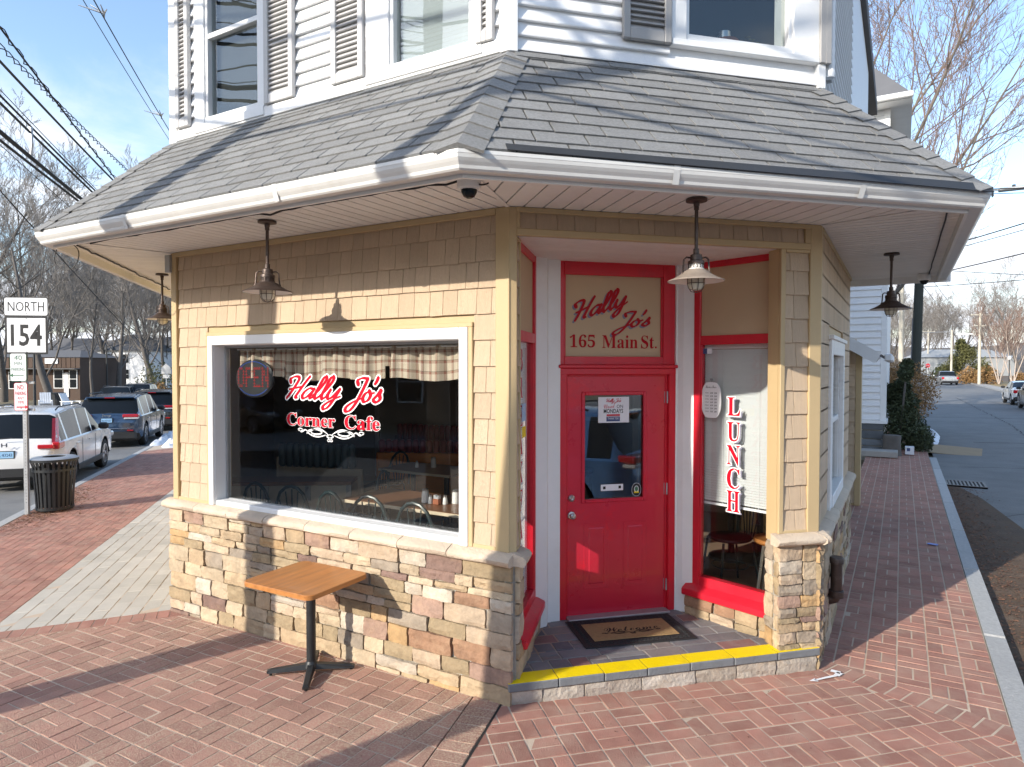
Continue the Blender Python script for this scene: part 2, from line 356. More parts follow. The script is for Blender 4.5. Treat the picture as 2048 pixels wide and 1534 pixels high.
M('red_paint', (0.62, 0.012, 0.03), .38, .10, 5, .12, 40, stain=(0.40, 0.03, 0.05), ss=2.6, st_amt=.55, coat=.15)
M('red_door', (0.60, 0.018, 0.045), .3, .07, 2.5, .05, 24, stain=(0.70, 0.012, 0.034), ss=1.5, st_amt=.9, st_lo=.54, st_hi=.6, coat=.25)
M('sign_tan', (0.54, 0.40, 0.25), .65, .05, 3, .06, 50)
M('red_letter', (0.42, 0.006, 0.014), .6, .04, spec=.2)
M('vinyl_red', (0.50, 0.001, 0.016), .6, .03, spec=.15)
M('vinyl_white', (0.85, 0.85, 0.85), .4, .03)
M('letter_shadow', (0.20, 0.20, 0.27), .5, .04)
M('tile', (0.17, 0.165, 0.17), .7, .2, 5, .4, 60, oc=True, stain=(0.28, 0.25, 0.23), ss=4)
M('yellow_paint', (0.88, 0.66, 0.0), .5, .06, 8, .3, 60, stain=(0.7, 0.5, 0.02), ss=6)
M('grey_paint', (0.17, 0.18, 0.19), .7, .15, 8, .4, 60)
M('bronze', (0.085, 0.06, 0.05), .45, .25, 12, .2, 60, metal=.5, stain=(0.2, 0.17, 0.15), ss=9, st_amt=.6)
M('bronze_dusty', (0.30, 0.25, 0.21), .6, .2, 12, .2, 60, metal=.2)
M('shade_inside', (0.7, 0.67, 0.62), .5, .05)
M('globe', (0.62, 0.58, 0.47), .15, .05, spec=.6)
M('black_metal', (0.018, 0.02, 0.022), .45, .2, 10, .15, 50)
M('chair_metal', (0.018, 0.034, 0.036), .35, .1, 10)
M('black_plastic', (0.015, 0.015, 0.016), .5, .1)
M('rubber_mat', (0.014, 0.014, 0.015), .75, .2, 20, .5, 80)
M('coir', (0.42, 0.27, 0.12), .95, .25, 40, 1.0, 400)
M('coir_letter', (0.04, 0.025, 0.015), .95, .25, 60)
M('table_wood', (0.43, 0.175, 0.05), .4, .42, 1.6, .06, 60, stretch=(13, .9, 13), spec=.4, coat=.05, stain=(.30, .10, .025), ss=3, st_amt=.3)
M('dark_wood', (0.22, 0.10, 0.05), .35, .25, 2, .03, 60, stretch=(3, 22, 22))
M('steel', (0.55, 0.55, 0.54), .3, .08, 10, metal=.9)
M('galvanised', (0.42, 0.43, 0.44), .5, .12, 10, .1, 50, metal=.6)
M('sign_white', (0.82, 0.83, 0.84), .4, .04, 4)
M('sign_black', (0.012, 0.012, 0.013), .45)
M('sign_red', (0.55, 0.02, 0.04), .45)
M('sign_green', (0.05, 0.16, 0.08), .45)
M('paper', (0.78, 0.79, 0.82), .7, .05, 20)
M('paper_blue', (0.05, 0.08, 0.2), .6)
M('curtain', (0.62, 0.52, 0.42), .9, .1)
M('blind', (0.84, 0.86, 0.87), .55, .04, 3, rv=.02)
M('maroon', (0.30, 0.05, 0.055), .35, .1, 6)
M('dark_green', (0.09, 0.13, 0.14), .35, .15, 6)
M('orange_ply', (0.80, 0.29, 0.06), .4, .15, 1.5, stretch=(3, 3, 20))
M('tan_panel', (0.6, 0.5, 0.36), .6, .15, 6)
M('interior_wall', (0.5, 0.46, 0.4), .85, .1, 2)
M('interior_floor', (0.30, 0.21, 0.15), .5, .2, 3)
M('interior_ceiling', (0.75, 0.73, 0.7), .9, .05)
M('white_glaze', (0.8, 0.8, 0.78), .2, .03)
M('screen_dark', (0.02, 0.022, 0.025), .4)
M('wire', (0.012, 0.012, 0.013), .6)
M('wire_grey', (0.16, 0.16, 0.17), .6)
M('pole_wood', (0.235, 0.205, 0.17), .9, .25, 3, .5, 30, stretch=(12, 12, .6))
M('pole_pale', (0.50, 0.46, 0.38), .9, .18, 3, .3, 30, stretch=(8, 8, .4))
M('pole_green', (0.055, 0.06, 0.05), .9, .3, 3, .5, 30, stretch=(12, 12, .6))
M('bark', (0.17, 0.145, 0.12), .95, .3, 5, .7, 30)
M('bark_dark', (0.12, 0.105, 0.092), .95, .3, 5, .7, 30)
M('twig', (0.17, 0.14, 0.12), .95, .25, 2)
M('twig_grey', (0.21, 0.19, 0.17), .95, .25, 2)
M('twig_red', (0.20, 0.14, 0.115), .95, .25, 2)
M('birch', (0.46, 0.38, 0.32), .9, .2, 4)
M('leaf_dark', (0.055, 0.07, 0.03), .7, .4, 3, rv=.35)
M('leaf_olive', (0.10, 0.10, 0.03), .7, .35, 3, rv=.35)
M('leaf_brown', (0.26, 0.15, 0.06), .9, .35, 3, rv=.35)
M('leaf_litter', (0.16, 0.075, 0.04), .9, .35, 8, rv=.4)
M('foundation', (0.12, 0.13, 0.135), .9, .3, 4, .6, 30, oc=True)
M('concrete', (0.36, 0.34, 0.31), .9, .15, 4, .4, 60)
M('cardboard', (0.36, 0.27, 0.17), .9, .12, 5)
M('shop_brown', (0.085, 0.052, 0.036), .8, .2, 2, rv=.06)
M('grey_wall', (0.33, 0.34, 0.34), .8, .1, 1)
M('tan_siding', (0.34, 0.27, 0.17), .7, .06, 2, rv=.04)
M('roof_grey', (0.13, 0.13, 0.135), .9, .15, 2)
M('car_white', (0.72, 0.72, 0.71), .25, .03, 1, coat=.8)
M('car_blue', (0.03, 0.062, 0.115), .25, .05, 1, coat=.9, metal=.3)
M('car_bright_blue', (0.08, 0.20, 0.42), .25, .05, 1, coat=.9, metal=.2)
M('car_black', (0.02, 0.022, 0.025), .22, .05, 1, coat=.9)
M('car_silver', (0.36, 0.37, 0.38), .3, .05, 1, coat=.8, metal=.5)
M('car_glass', (0.010, 0.013, 0.016), .12, .1, 1, spec=.25, coat=0)
M('car_trim', (0.022, 0.022, 0.023), .55, .1, 5)
M('tyre', (0.018, 0.018, 0.018), .85, .15, 10)
M('rim', (0.42, 0.42, 0.43), .3, .1, 5, metal=.8)
M('tail_red', (0.45, 0.012, 0.018), .15, .1, 5, coat=.8)
M('tail_clear', (0.6, 0.6, 0.6), .15, .1, 5, coat=.8)
M('plate_blue', (0.32, 0.55, 0.78), .4, .1, 6)
M('plate_ink', (0.02, 0.04, 0.14), .4)
M('chrome', (0.75, 0.75, 0.76), .15, .03, metal=1)
M('pot', (0.35, 0.12, 0.06), .8)
M('interior_dark', (0.06, 0.06, 0.058), .9)
M('led_red', (0.5, 0.02, 0.02), .4); M('led_blue', (0.03, 0.1, 0.5), .4)
glass('window_glass', (0.955, 0.965, 0.96), .05, wav=.02)
glass('door_glass', (0.72, 0.75, 0.75), .15, wav=.05)
glass('upper_glass', (0.85, 0.88, 0.88), .08, wav=.06)
# curtain: woven check drawn from the cloth's own coordinates
def check_cloth():
    m = MATS['curtain']; t = m.node_tree; p = [n for n in t.nodes if n.type == 'BSDF_PRINCIPLED'][0]
    uv = N(t, 'ShaderNodeAttribute'); uv.attribute_name = 'cloth'
    s = N(t, 'ShaderNodeSeparateXYZ'); t.links.new(uv.outputs['Vector'], s.inputs[0])
    def band(src, freq, w):
        return math_(t, 'GREATER_THAN', math_(t, 'FRACT', math_(t, 'MULTIPLY', src, freq)), 1-w)
    a = math_(t, 'ADD', band(s.outputs[0], 11, .34), band(s.outputs[1], 13, .3)); b = math_(t, 'ADD', band(s.outputs[0], 11.0, .08), band(s.outputs[1], 13.0, .08))
    m1 = N(t, 'ShaderNodeMix', data_type='RGBA'); m1.inputs['A'].default_value = (0.72, 0.62, 0.49, 1); m1.inputs['B'].default_value = (0.36, 0.16, 0.12, 1)
    t.links.new(math_(t, 'MULTIPLY', a, .5), m1.inputs[0])
    m2 = N(t, 'ShaderNodeMix', data_type='RGBA'); m2.inputs['B'].default_value = (0.16, 0.2, 0.13, 1); t.links.new(m1.outputs['Result'], m2.inputs['A']); t.links.new(math_(t, 'MULTIPLY', b, .4), m2.inputs[0])
    t.links.new(m2.outputs['Result'], p.inputs['Base Color']); tl = N(t, 'ShaderNodeBsdfTranslucent'); t.links.new(m2.outputs['Result'], tl.inputs[0])
    mxs = N(t, 'ShaderNodeMixShader'); mxs.inputs[0].default_value = .3; o = [n for n in t.nodes if n.type == 'OUTPUT_MATERIAL'][0]
    t.links.new(p.outputs[0], mxs.inputs[1]); t.links.new(tl.outputs[0], mxs.inputs[2]); t.links.new(mxs.outputs[0], o.inputs[0])
check_cloth()
# ------------------------------------------------------------------ the lie of the land
def gz(x, y=0): return -0.145+0.0145*max(min(x, 0.0), -32.0)-0.0115*max(0.0, min(x, 2.0))
def sheet(polys, dz, name, mat, parent=None, kind='structure', thick=0.0):
    """ground following sheet(s): polygons cut where the slope breaks"""
    mb = MB()
    for poly in polys:
        for cut in ((None, -32), (-32, 0), (0, 2), (2, None)):
            q = poly
            if cut[0] is not None: q = clip(q, -1, 0, -cut[0])
            if cut[1] is not None and len(q) > 2: q = clip(q, 1, 0, cut[1])
            if len(q) < 3 or area(q) < 1e-5: continue
            ar = sum(q[i][0]*q[(i+1) % len(q)][1]-q[(i+1) % len(q)][0]*q[i][1] for i in range(len(q)))
            if ar < 0: q = q[::-1]
            n = len(q); vs = [(x, y, gz(x, y)+dz) for x, y in q]
            if thick:
                vs += [(x, y, gz(x, y)+dz-thick) for x, y in q]
                mb.add(vs, [tuple(range(n)), tuple(range(n, 2*n))[::-1]]+[((i+1) % n, i, n+i, n+(i+1) % n) for i in range(n)])
            else: mb.add(vs, [tuple(range(n))])
    return mb.build(name, mat, parent, kind=kind)
sheet([rect(-700, 700, -600, 900)], -0.20, 'ground', 'grass_soil')
K0 = Vector((-9.66, 1.03)); DK = Vector((-.75, .66)).normalized(); NK = Vector((-DK.y, DK.x))      # kerb of the main street, street normal
if NK.x > 0: NK = -NK
def KP(s, o): q = K0+DK*s+NK*o; return (q.x, q.y)
sheet([[KP(-40, 0.12), KP(140, .12), KP(140, 11.5), KP(-40, 11.5)], rect(-60, 120, -16, -7.2)], -0.135, 'main_road', 'asphalt')
sheet([rect(3.02, 10.8, -16, 125)], -0.130, 'side_road', 'asphalt')
# far rise of the side street and the hills behind everything
mb = MB(); mb.add([(3.02, 125, -.28), (10.8, 125, -.28), (1.0, 200, 3.2), (9.5, 200, 3.2), (-8, 300, 6.5), (0, 300, 6.5)], [(0, 1, 3, 2), (2, 3, 5, 4)]); mb.build('far_road', 'asphalt', kind='structure')
def hills():
    mb = MB(); vs = []; fs = []; nx, ny = 60, 7
    for j in range(ny):
        for i in range(nx):
            a = radians(-25+215*i/(nx-1)); R = 130+j*70
            h = (0 if j == 0 else (4+4.2*j)*(.6+.4*sin(i*.7+j*1.3)*sin(i*.31)))*(1 if j < 6 else .2)
            vs.append((R*cos(a), R*sin(a), -1.2+h))
    for j in range(ny-1):
        for i in range(nx-1): fs.append((j*nx+i, j*nx+i+1, (j+1)*nx+i+1, (j+1)*nx+i))
    mb.add(vs, fs); mb.build('hills', 'hill', kind='structure', smooth=True)
hills()
sheet([rect(12.4, 120, 4, 118)], -0.10, 'lawn', 'dry_lawn')
sheet([rect(10.95, 12.4, 0, 118)], -0.06, 'far_pavement', 'concrete')
# ------------------------------------------------------------------ brick paving
A0 = Vector((-.03, -.05)); JD = Vector((.24, -.97)).normalized(); JN = Vector((JD.y, -JD.x))    # joint from the corner of the building
if JN.x > 0: JN = -JN
L0 = Vector((-3.52, -.16)); WD = Vector((-.61, -.79)).normalized()                     # edge of the white pavers
WN = Vector((-WD.y, WD.x))
if WN.y < 0: WN = -WN
B0 = Vector((1.78, 1.60)); RD = Vector((.92, -.39)).normalized(); RN = Vector((-RD.y, RD.x))
if RN.y < 0: RN = -RN
def t2(v): return (v.x, v.y)
KX = 2.88
def half(poly, P, Nv):
    return clip(poly, Nv.x, Nv.y, P.x*Nv.x+P.y*Nv.y)
plaza_l = half(half(half(rect(-12, 3, -9, .06), A0+JN*.212, -JN), L0, WN), L0+Vector((0, .2)), Vector((0, 1)))
plaza_r = [t2(A0+JD*-.3), t2(B0-RD*.6), t2(B0+RD*7), (8, -7), t2(A0+JD*7)]
soldier_j = [t2(A0-JD*.1), t2(A0+JD*7), t2(A0+JD*7+JN*.205), t2(A0-JD*.1+JN*.205)]
soldier_w = [t2(L0-WD*.3+WN*.005), t2(L0+WD*9+WN*.005), t2(L0+WD*9+WN*.205), t2(L0-WD*.3+WN*.205)]
soldier_r = [t2(B0-RD*.4), t2(B0+RD*3), t2(B0+RD*3+RN*.205), t2(B0-RD*.4+RN*.205)]
walk_r = half(rect(1.5, KX, 0, 40), B0+RN*.205, -RN)
WL = Vector((-4.80, -.94)); WLD = Vector((-.72, .695)).normalized()                     # line between white pavers and red walk
WLN = Vector((-WLD.y, WLD.x))
if WLN.x > 0: WLN = -WLN
paver_w = half(half(half(half(rect(-40, 0, -6, 40), L0+WN*.208, -WN), WL, WLN), L0+Vector((.0, .0)), Vector((.695, .72))), WL+WLD*30, WLD)
def kside(poly): return poly
walk_l = half([t2(WL-WLD*9), t2(WL+WLD*32), KP(34, -.16), KP(-14, -.16)], L0+WN*.208, -WN)
def inpoly(p, poly): return len(clip_convex([(p[0]-.001, p[1]-.001), (p[0]+.001, p[1]-.001), (p[0], p[1]+.001)], poly)) > 2
def basket(poly, org, ang, pitch=.210, gap=.0115):
    """pairs of bricks turned alternately; yields (polygon, centre, angle, whole)"""
    c, s = cos(ang), sin(ang); ox, oy = org; L = [((x-ox)*c+(y-oy)*s, -(x-ox)*s+(y-oy)*c) for x, y in poly]
    i0, i1 = int(min(p[0] for p in L)/pitch)-1, int(max(p[0] for p in L)/pitch)+2; j0, j1 = int(min(p[1] for p in L)/pitch)-1, int(max(p[1] for p in L)/pitch)+2
    for i in range(i0, i1):
        for j in range(j0, j1):
            X, Y = (i+.5)*pitch, (j+.5)*pitch; w = (X*c-Y*s+ox, X*s+Y*c+oy)
            if not in_view((w[0], w[1], gz(*w)), 160): continue
            for k in (0, 1):
                h = pitch/2-gap/2; q = (pitch/2-gap)
                if (i+j) % 2: R = rect(X-h, X+h, Y-h+k*(q+gap), Y-h+k*(q+gap)+q); an = 0
                else: R = rect(X-h+k*(q+gap), X-h+k*(q+gap)+q, Y-h, Y+h); an = pi/2
                C = clip_convex(R, L)
                if len(C) < 3 or area(C) < .0012: continue
                whole = area(C) > .999*area(R); m = ((R[0][0]+R[2][0])/2, (R[0][1]+R[2][1])/2)
                yield [(x*c-y*s+ox, x*s+y*c+oy) for x, y in C], (m[0]*c-m[1]*s+ox, m[0]*s+m[1]*c+oy), an+ang, whole
def running(poly, org, ang, lx, ly, gap=.007, m=160, bond=.5):
    c, s = cos(ang), sin(ang); ox, oy = org; L = [((x-ox)*c+(y-oy)*s, -(x-ox)*s+(y-oy)*c) for x, y in poly]
    i0, i1 = int(min(p[0] for p in L)/lx)-2, int(max(p[0] for p in L)/lx)+2; j0, j1 = int(min(p[1] for p in L)/ly)-1, int(max(p[1] for p in L)/ly)+2
    for j in range(j0, j1):
        for i in range(i0, i1):
            X, Y = (i+.5+(bond if j % 2 else 0))*lx, (j+.5)*ly; w = (X*c-Y*s+ox, X*s+Y*c+oy)
            if not in_view((w[0], w[1], gz(*w)), m): continue
            R = rect(X-lx/2+gap/2, X+lx/2-gap/2, Y-ly/2+gap/2, Y+ly/2-gap/2); C = clip_convex(R, L)
            if len(C) < 3 or area(C) < .0012: continue
            yield [(x*c-y*s+ox, x*s+y*c+oy) for x, y in C], w, ang+(pi/2 if lx < ly else 0), area(C) > .999*area(R)
def pave(gens, base, mat, n_single, piece, size, ch=.002, mname=None):
    """bricks: the nearest ones as pieces of their own, the rest joined"""
    items = []
    for g in gens: items += list(g)
    def dist(it):
        x, y, w = px((it[1][0], it[1][1], gz(*it[1]))); inside = 0 <= x <= 1024 and 0 <= y <= 767
        return (0 if inside else 1, w if w > 0 else 999)
    items.sort(key=dist); r = random.Random(len(items)); shared = []
    for k in range(3):
        mb = MB(); mb.prism(rect(-size[0]/2, size[0]/2, -size[1]/2, size[1]/2), -.03, (lambda a, b, k=k: .0015*(k-1)*(a/size[0])+.001*k), ch=ch); shared.append(mb.mesh(piece, mat))
    field = MB()
    for i, (poly, c, an, whole) in enumerate(items):
        dz = r.uniform(-.0019, .0016)
        if i < n_single:
            if whole: link(piece, r.choice(shared), base, mw=Matrix.Translation((c[0], c[1], gz(*c)+dz)) @ Matrix.Rotation(an+(pi if r.random() < .5 else 0), 4, 'Z'))
            else:
                mb = MB(); mb.prism(poly, gz(*c)-.03, lambda a, b: gz(a, b)+dz, ch=ch); mb.build(piece, mat, base)
        else: field.prism(poly, gz(*c)-.03, lambda a, b: gz(a, b)+dz, ch=ch)
    if field.f: field.build(piece+'_field', mat, base, kind='stuff')
    return len(items)
G_ = .0115
base = sheet([plaza_l, soldier_j, soldier_w], -.0030, 'plaza_pavement', 'mortar')
pave([running(soldier_j, t2(A0), atan2(JD.y, JD.x), .103, .205, bond=0), basket(plaza_l, (-.258, -.06), radians(.8))], base, 'brick_worn', 140, 'brick', (.210-G_, .105-G_))
pave([running(soldier_w, t2(L0+WN*.005), atan2(WD.y, WD.x), .103, .205, bond=0)], base, 'brick', 0, 'border_brick', (.2, .1))
base = sheet([plaza_r], -.0028, 'corner_pavement', 'mortar')
pave([basket(plaza_r, (.022, -.049), radians(44.6))], base, 'brick', 160, 'brick', (.210-G_, .105-G_))
sheet([[t2(A0-JD*.05), t2(A0+JD*7), t2(A0+JD*7-JN*.016), t2(A0-JD*.05-JN*.016)]], .001, 'paving_joint', 'joint_tar')
base = sheet([walk_r, soldier_r], -.0026, 'side_pavement', 'mortar')
near = clip(walk_r, 0, 1, 24)
pave([running(soldier_r, t2(B0), atan2(RD.y, RD.x), .107, .205, bond=0), basket(near, (KX, 2), radians(90))], base, 'brick', 120, 'brick', (.210-G_, .105-G_))
base = sheet([paver_w], -.0032, 'pale_pavement', 'mortar')
pave([running(clip(paver_w, -1, 0, 14), t2(WL), atan2(WLD.y, WLD.x), .36, .145, .012, 60)], base, 'white_paver', 110, 'paver', (.36-.012, .145-.012))
base = sheet([walk_l], -.0034, 'street_pavement', 'mortar')
pave([running(clip(walk_l, -1, 0, 17), t2(WL), atan2(WLD.y, WLD.x), .21, .105, .008, 40)], base, 'brick', 60, 'brick', (.202, .097))
# kerbs: granite lengths
def kerb(name, pts, w, h, parts):
    root = None; kb = MB()
    for i in range(len(pts)-1):
        p, q = Vector(pts[i]), Vector(pts[i+1]); d = (q-p).normalized(); n = Vector((d.y, -d.x))*w; g = d*.009
        mb = MB(); c = (p+q)/2; poly = [t2(p+g), t2(q-g), t2(q-g+n), t2(p+g+n)]
        mb.prism(poly, gz(*c)-.25, lambda a, b: gz(a, b)+h, ch=.012)
        if root is None: root = sheet([[t2(p), t2(q), t2(q+n*.98), t2(p+n*.98)]], -.21, name, 'granite')
        if i < parts: mb.build('kerb_stone', 'granite', root)
        else: kb.add(mb.v, mb.f)
    if kb.f: kb.build('kerb_run', 'granite', root)
kerb('side_kerb', [(KX+.005, y) for y in (-6, -3.6, -1.3, .9, 3.05, 5.2, 7.3, 9.5, 11.6, 13.8, 16)], .15, .004, 10)
kerb('main_kerb', [KP(s, -.15) for s in (40, 30, 22, 18.5, 15.5, 12.6, 9.8, 7.2, 4.6, 2.0, -.6, -3, -8)], .15, .006, 12)
kerb('far_kerb', [(10.95, 118), (10.95, 80), (10.95, 40), (10.95, 0)], .15, .02, 0)
# leaf-littered dirt between the side kerb and the road
sheet([[(3.035, -5), (4.6, -5), (4.75, 2), (4.1, 5), (3.9, 8), (3.55, 11), (3.04, 13.2)]], -.124, 'road_verge', 'leaf_mould')
def litter(name, fn, n, mat, size, kind='stuff', parent=None):
    mb = MB(); r = random.Random(n)
    for _ in range(n):
        x, y = fn(r); z = gz(x, y)+(-.118 if x > 3.03 else .004); a = r.uniform(0, pi); s = size*r.uniform(.5, 1.3); t = r.uniform(-.3, .5)
        e1 = Vector((cos(a), sin(a), t*.4))*s; e2 = Vector((-sin(a), cos(a), r.uniform(-.3, .5)))*s*.6; P = Vector((x, y, z+.003+s*.2))
        mb.add([P-e1, P-e2*.8, P+e1*.9, P+e2], [(0, 1, 2, 3)])
    return mb.build(name, mat, parent, kind=kind)
def vg(r):
    y = r.uniform(-1, 12); return (3.05+abs(r.gauss(0, .33))*(1.3 if y < 6 else .8), y)
litter('fallen_leaves', vg, 5200, 'leaf_litter', .018)
def lb(r):
    s = r.gauss(1.2, 1.0); q = KP(s, -.2-abs(r.gauss(0, .3))); return q
litter('kerbside_leaves', lb, 1800, 'leaf_litter', .022)

# cracks and patches in the asphalt
def crack(pts, w, seed):
    r = random.Random(seed); mb = MB(); P = [Vector(p) for p in pts]; L = []
    for a, b in zip(P, P[1:]):
        n = max(3, int((b-a).length/.25))
        for k in range(n): q = a.lerp(b, k/n); L.append(Vector((q.x+r.uniform(-.07, .07), q.y+r.uniform(-.07, .07))))
    for a, b in zip(L, L[1:]):
        d = (b-a).normalized(); n = Vector((-d.y, d.x))*w*r.uniform(.5, 1.3); mb.add([(a.x-n.x, a.y-n.y, gz(a.x)-.1265), (b.x-n.x, b.y-n.y, gz(b.x)-.1265), (b.x+n.x, b.y+n.y, gz(b.x)-.1265), (a.x+n.x, a.y+n.y, gz(a.x)-.1265)], [(0, 1, 2, 3)])
    mb.build('road_crack', 'joint_tar', None, kind='structure')
crack([(3.4, 9), (4.6, 10.5), (5.2, 13), (6.8, 15)], .012, 1); crack([(4.2, 22), (7, 23), (10.7, 22.5)], .03, 2); crack([(5.5, 12), (6.2, 30), (6.0, 60)], .02, 3); crack([(3.5, 15.5), (5, 16), (10.7, 15.4)], .015, 4); crack([(3.3, 34), (10.7, 36)], .05, 5)

litter('pavement_litter', lambda r: (lambda u, v: (u, -.1-abs(v)) if u < 0 else (u, u*.9-.2-abs(v)))(r.uniform(-3.6, 2.2), r.gauss(0, .7)), 110, 'leaf_litter', .008)
# ------------------------------------------------------------------ the cafe
TH = 0.7742; e = Vector((cos(TH), sin(TH), 0)); n_ = Vector((sin(TH), -cos(TH), 0)); DL = 2.3771; LL = 3.61
Aw = Vector((0, 0, 0)); Bw = e*DL; Lw = Vector((-LL, 0, 0)); q2 = sqrt(.5)
ZC, ZS, ZR, ZG = 0.865, 3.155, 4.157, 3.197
FL = Fr(Lw, (1, 0, 0), (0, 1, 0))                # left wall: a from its far end (0..LL), b inward, c up
FD = Fr(Aw, e, -n_)                              # chamfered entrance wall
FR_ = Fr(Bw, (0, 1, 0), (-1, 0, 0))              # side street wall
F3 = Fr(Lw+Vector((-q2, q2, 0))*4.0, (q2, -q2, 0), (q2, q2, 0))   # wall beyond the far end, a 0..4
RLEN = 3.40
cafe = thing('cafe_building', 'grey roofed corner cafe with tan shakes, fieldstone base and red doorway', 'building', (0, 0, 0))
def P_(name, mb, mat, parent=cafe, **kw): return mb.build(name, mat, parent, **kw)
# backing walls
def wall_boxes(F, L, openings, z0, z1, th=.15):
    """rectangles of wall round openings (a0,a1,c0,c1) sorted by a"""
    mb = MB(); a = 0
    for o in openings:
        mb.box(a, o[0], 0, th, z0, z1, F); mb.box(o[0], o[1], 0, th, z0, o[2], F); mb.box(o[0], o[1], 0, th, o[3], z1, F); a = o[1]
    mb.box(a, L, 0, th, z0, z1, F); return mb
WIN = (LL-3.03, LL-.375, .868, 2.292)
shake_wall = P_('shake_wall', wall_boxes(FL, LL-.02, [WIN], -.4, 3.3), 'tan_trim')
side_wall = P_('shake_wall', wall_boxes(FR_, RLEN, [(.95, 2.2, .95, 2.22)], -.4, 3.3), 'tan_trim')
back_wall = P_('back_wall', MB().box(-4.6, 4, 0, .15, -.8, 3.3, F3).box(RLEN, RLEN+.02, 0, 1.2, -.4, 3.3, FR_), 'tan_trim')
# shakes ------------------------------------------------------------
def shake_mesh(k):
    r = random.Random(k); mb = MB(); t0, t1 = .022, .008; j = [r.uniform(-.012, .012) for _ in range(2)]
    vs = [(0, 0, 0+j[0]), (1, 0, 0+j[1]), (1, -t0, j[1]), (0, -t0, j[0]), (0, 0, 1), (1, 0, 1), (1, -t1, 1), (0, -t1, 1)]
    ch = .03
    vs2 = [(ch, -t0-.0015, j[0]+.012), (1-ch, -t0-.0015, j[1]+.012), (1-ch, -t1-.0015, 1), (ch, -t1-.0015, 1)]
    mb.add(vs+vs2, [(0, 3, 2, 1), (0, 4, 7, 3), (1, 2, 6, 5), (4, 5, 6, 7), (8, 11, 10, 9), (3, 8, 9, 2), (2, 9, 10, 6), (3, 7, 11, 8)])
    return mb.mesh('shake', 'shake')
SHK = [shake_mesh(k) for k in range(5)]
def shakes(F, a0, a1, parent, holes=(), rows=13, z0=ZC, ex=.1768, seed=1, top=None, stuff=False, b=0.0, wmin=.10, wmax=.17):
    r = random.Random(seed); fm = MB(); cnt = 0
    for k in range(rows):
        z = z0+k*ex; h = ex+.012
        if top and z+h > top: h = top-z
        if h < .03: continue
        segs = [(a0, a1)]
        for (h0, h1, c0, c1) in holes:
            if z+ex > c0 and z < c1:
                new = []
                for s0, s1 in segs:
                    if h1 <= s0 or h0 >= s1: new.append((s0, s1))
                    else:
                        if h0 > s0+.02: new.append((s0, h0))
                        if h1 < s1-.02: new.append((h1, s1))
                segs = new
        zb, hh = z, h
        for s0, s1 in segs:
            x = s0-(r.uniform(0, .08) if s0 == a0 else 0)
            while x < s1-.015:
                w = r.uniform(wmin, wmax); x0 = max(x, s0); x1 = min(x+w, s1)
                if s1-x1 < .035: x1 = s1
                zz, hz = zb, hh
                for (h0, h1, c0, c1) in holes:          # trim the piece that runs on to the casing above or below
                    if x1 > h0+.005 and x0 < h1-.005:
                        if zz < c1 < zz+hz and zz > c0: hz = zz+hz-c1; zz = c1
                        elif zz < c0 < zz+hz: hz = c0-zz
                if x1-x0 > .012 and hz > .02:
                    if stuff: fm.box(x0+.002, x1-.002, -.018+b, b, zz, zz+hz, F)
                    else:
                        mw = Matrix.Translation(F.pt(x0+.0015, b, zz)) @ Matrix((F.ex, F.ey, F.ez)).transposed().to_4x4() @ Matrix.Diagonal((x1-x0-.003, 1, hz, 1))
                        link('shake', r.choice(SHK), parent, mw=mw); cnt += 1
                x = x1
    if stuff: fm.build('shake_field', 'shake_field', parent, kind='stuff')
    return cnt
CAS = (LL-3.125, LL-.268, .80, 2.405)
shakes(FL, .075, LL-.085, shake_wall, [CAS], seed=3, top=ZS-.045)
shakes(FR_, .075, RLEN-.02, side_wall, [(.80, 2.33, .80, 2.36)], seed=4, top=ZS-.02, stuff=True)
# trim of the shake walls: corner posts, frieze, j-trim
def trim(F, a0, a1, b0, b1, c0, c1, mat='tan_trim', name='trim_board', parent=cafe, ch=.004):
    return MB().cbox(a0, a1, b0, b1, c0, c1, F, ch).build(name, mat, parent)
trim(FL, LL-.085, LL+.022, -.032, 0, ZC, ZS-.002, name='corner_post'); trim(FD, -.012, .05, -.030, .0, ZC, ZS-.003, name='corner_post')
trim(FL, -.02, .055, -.032, 0, ZC, ZS-.002, name='corner_post')
trim(FD, DL-.085, DL+.016, -.032, 0, ZC, ZS-.002, name='corner_post'); trim(FR_, -.01, .075, -.030, 0, ZC, ZS-.003, name='corner_post')
trim(FL, .055, LL-.085, -.036, 0, ZS-.045, ZS-.002, name='frieze'); trim(FR_, .075, RLEN, -.034, 0, ZS-.04, ZS-.002, name='frieze')
trim(FL, .055, CAS[0], -.03, 0, ZC-.004, ZC+.026); trim(FL, CAS[1], LL-.085, -.03, 0, ZC-.004, ZC+.026)
trim(FL, CAS[0], CAS[1], -.034, 0, 2.372, 2.405); trim(FL, CAS[0], CAS[0]+.034, -.034, 0, ZC, 2.372); trim(FL, CAS[1]-.036, CAS[1], -.034, 0, ZC, 2.372)
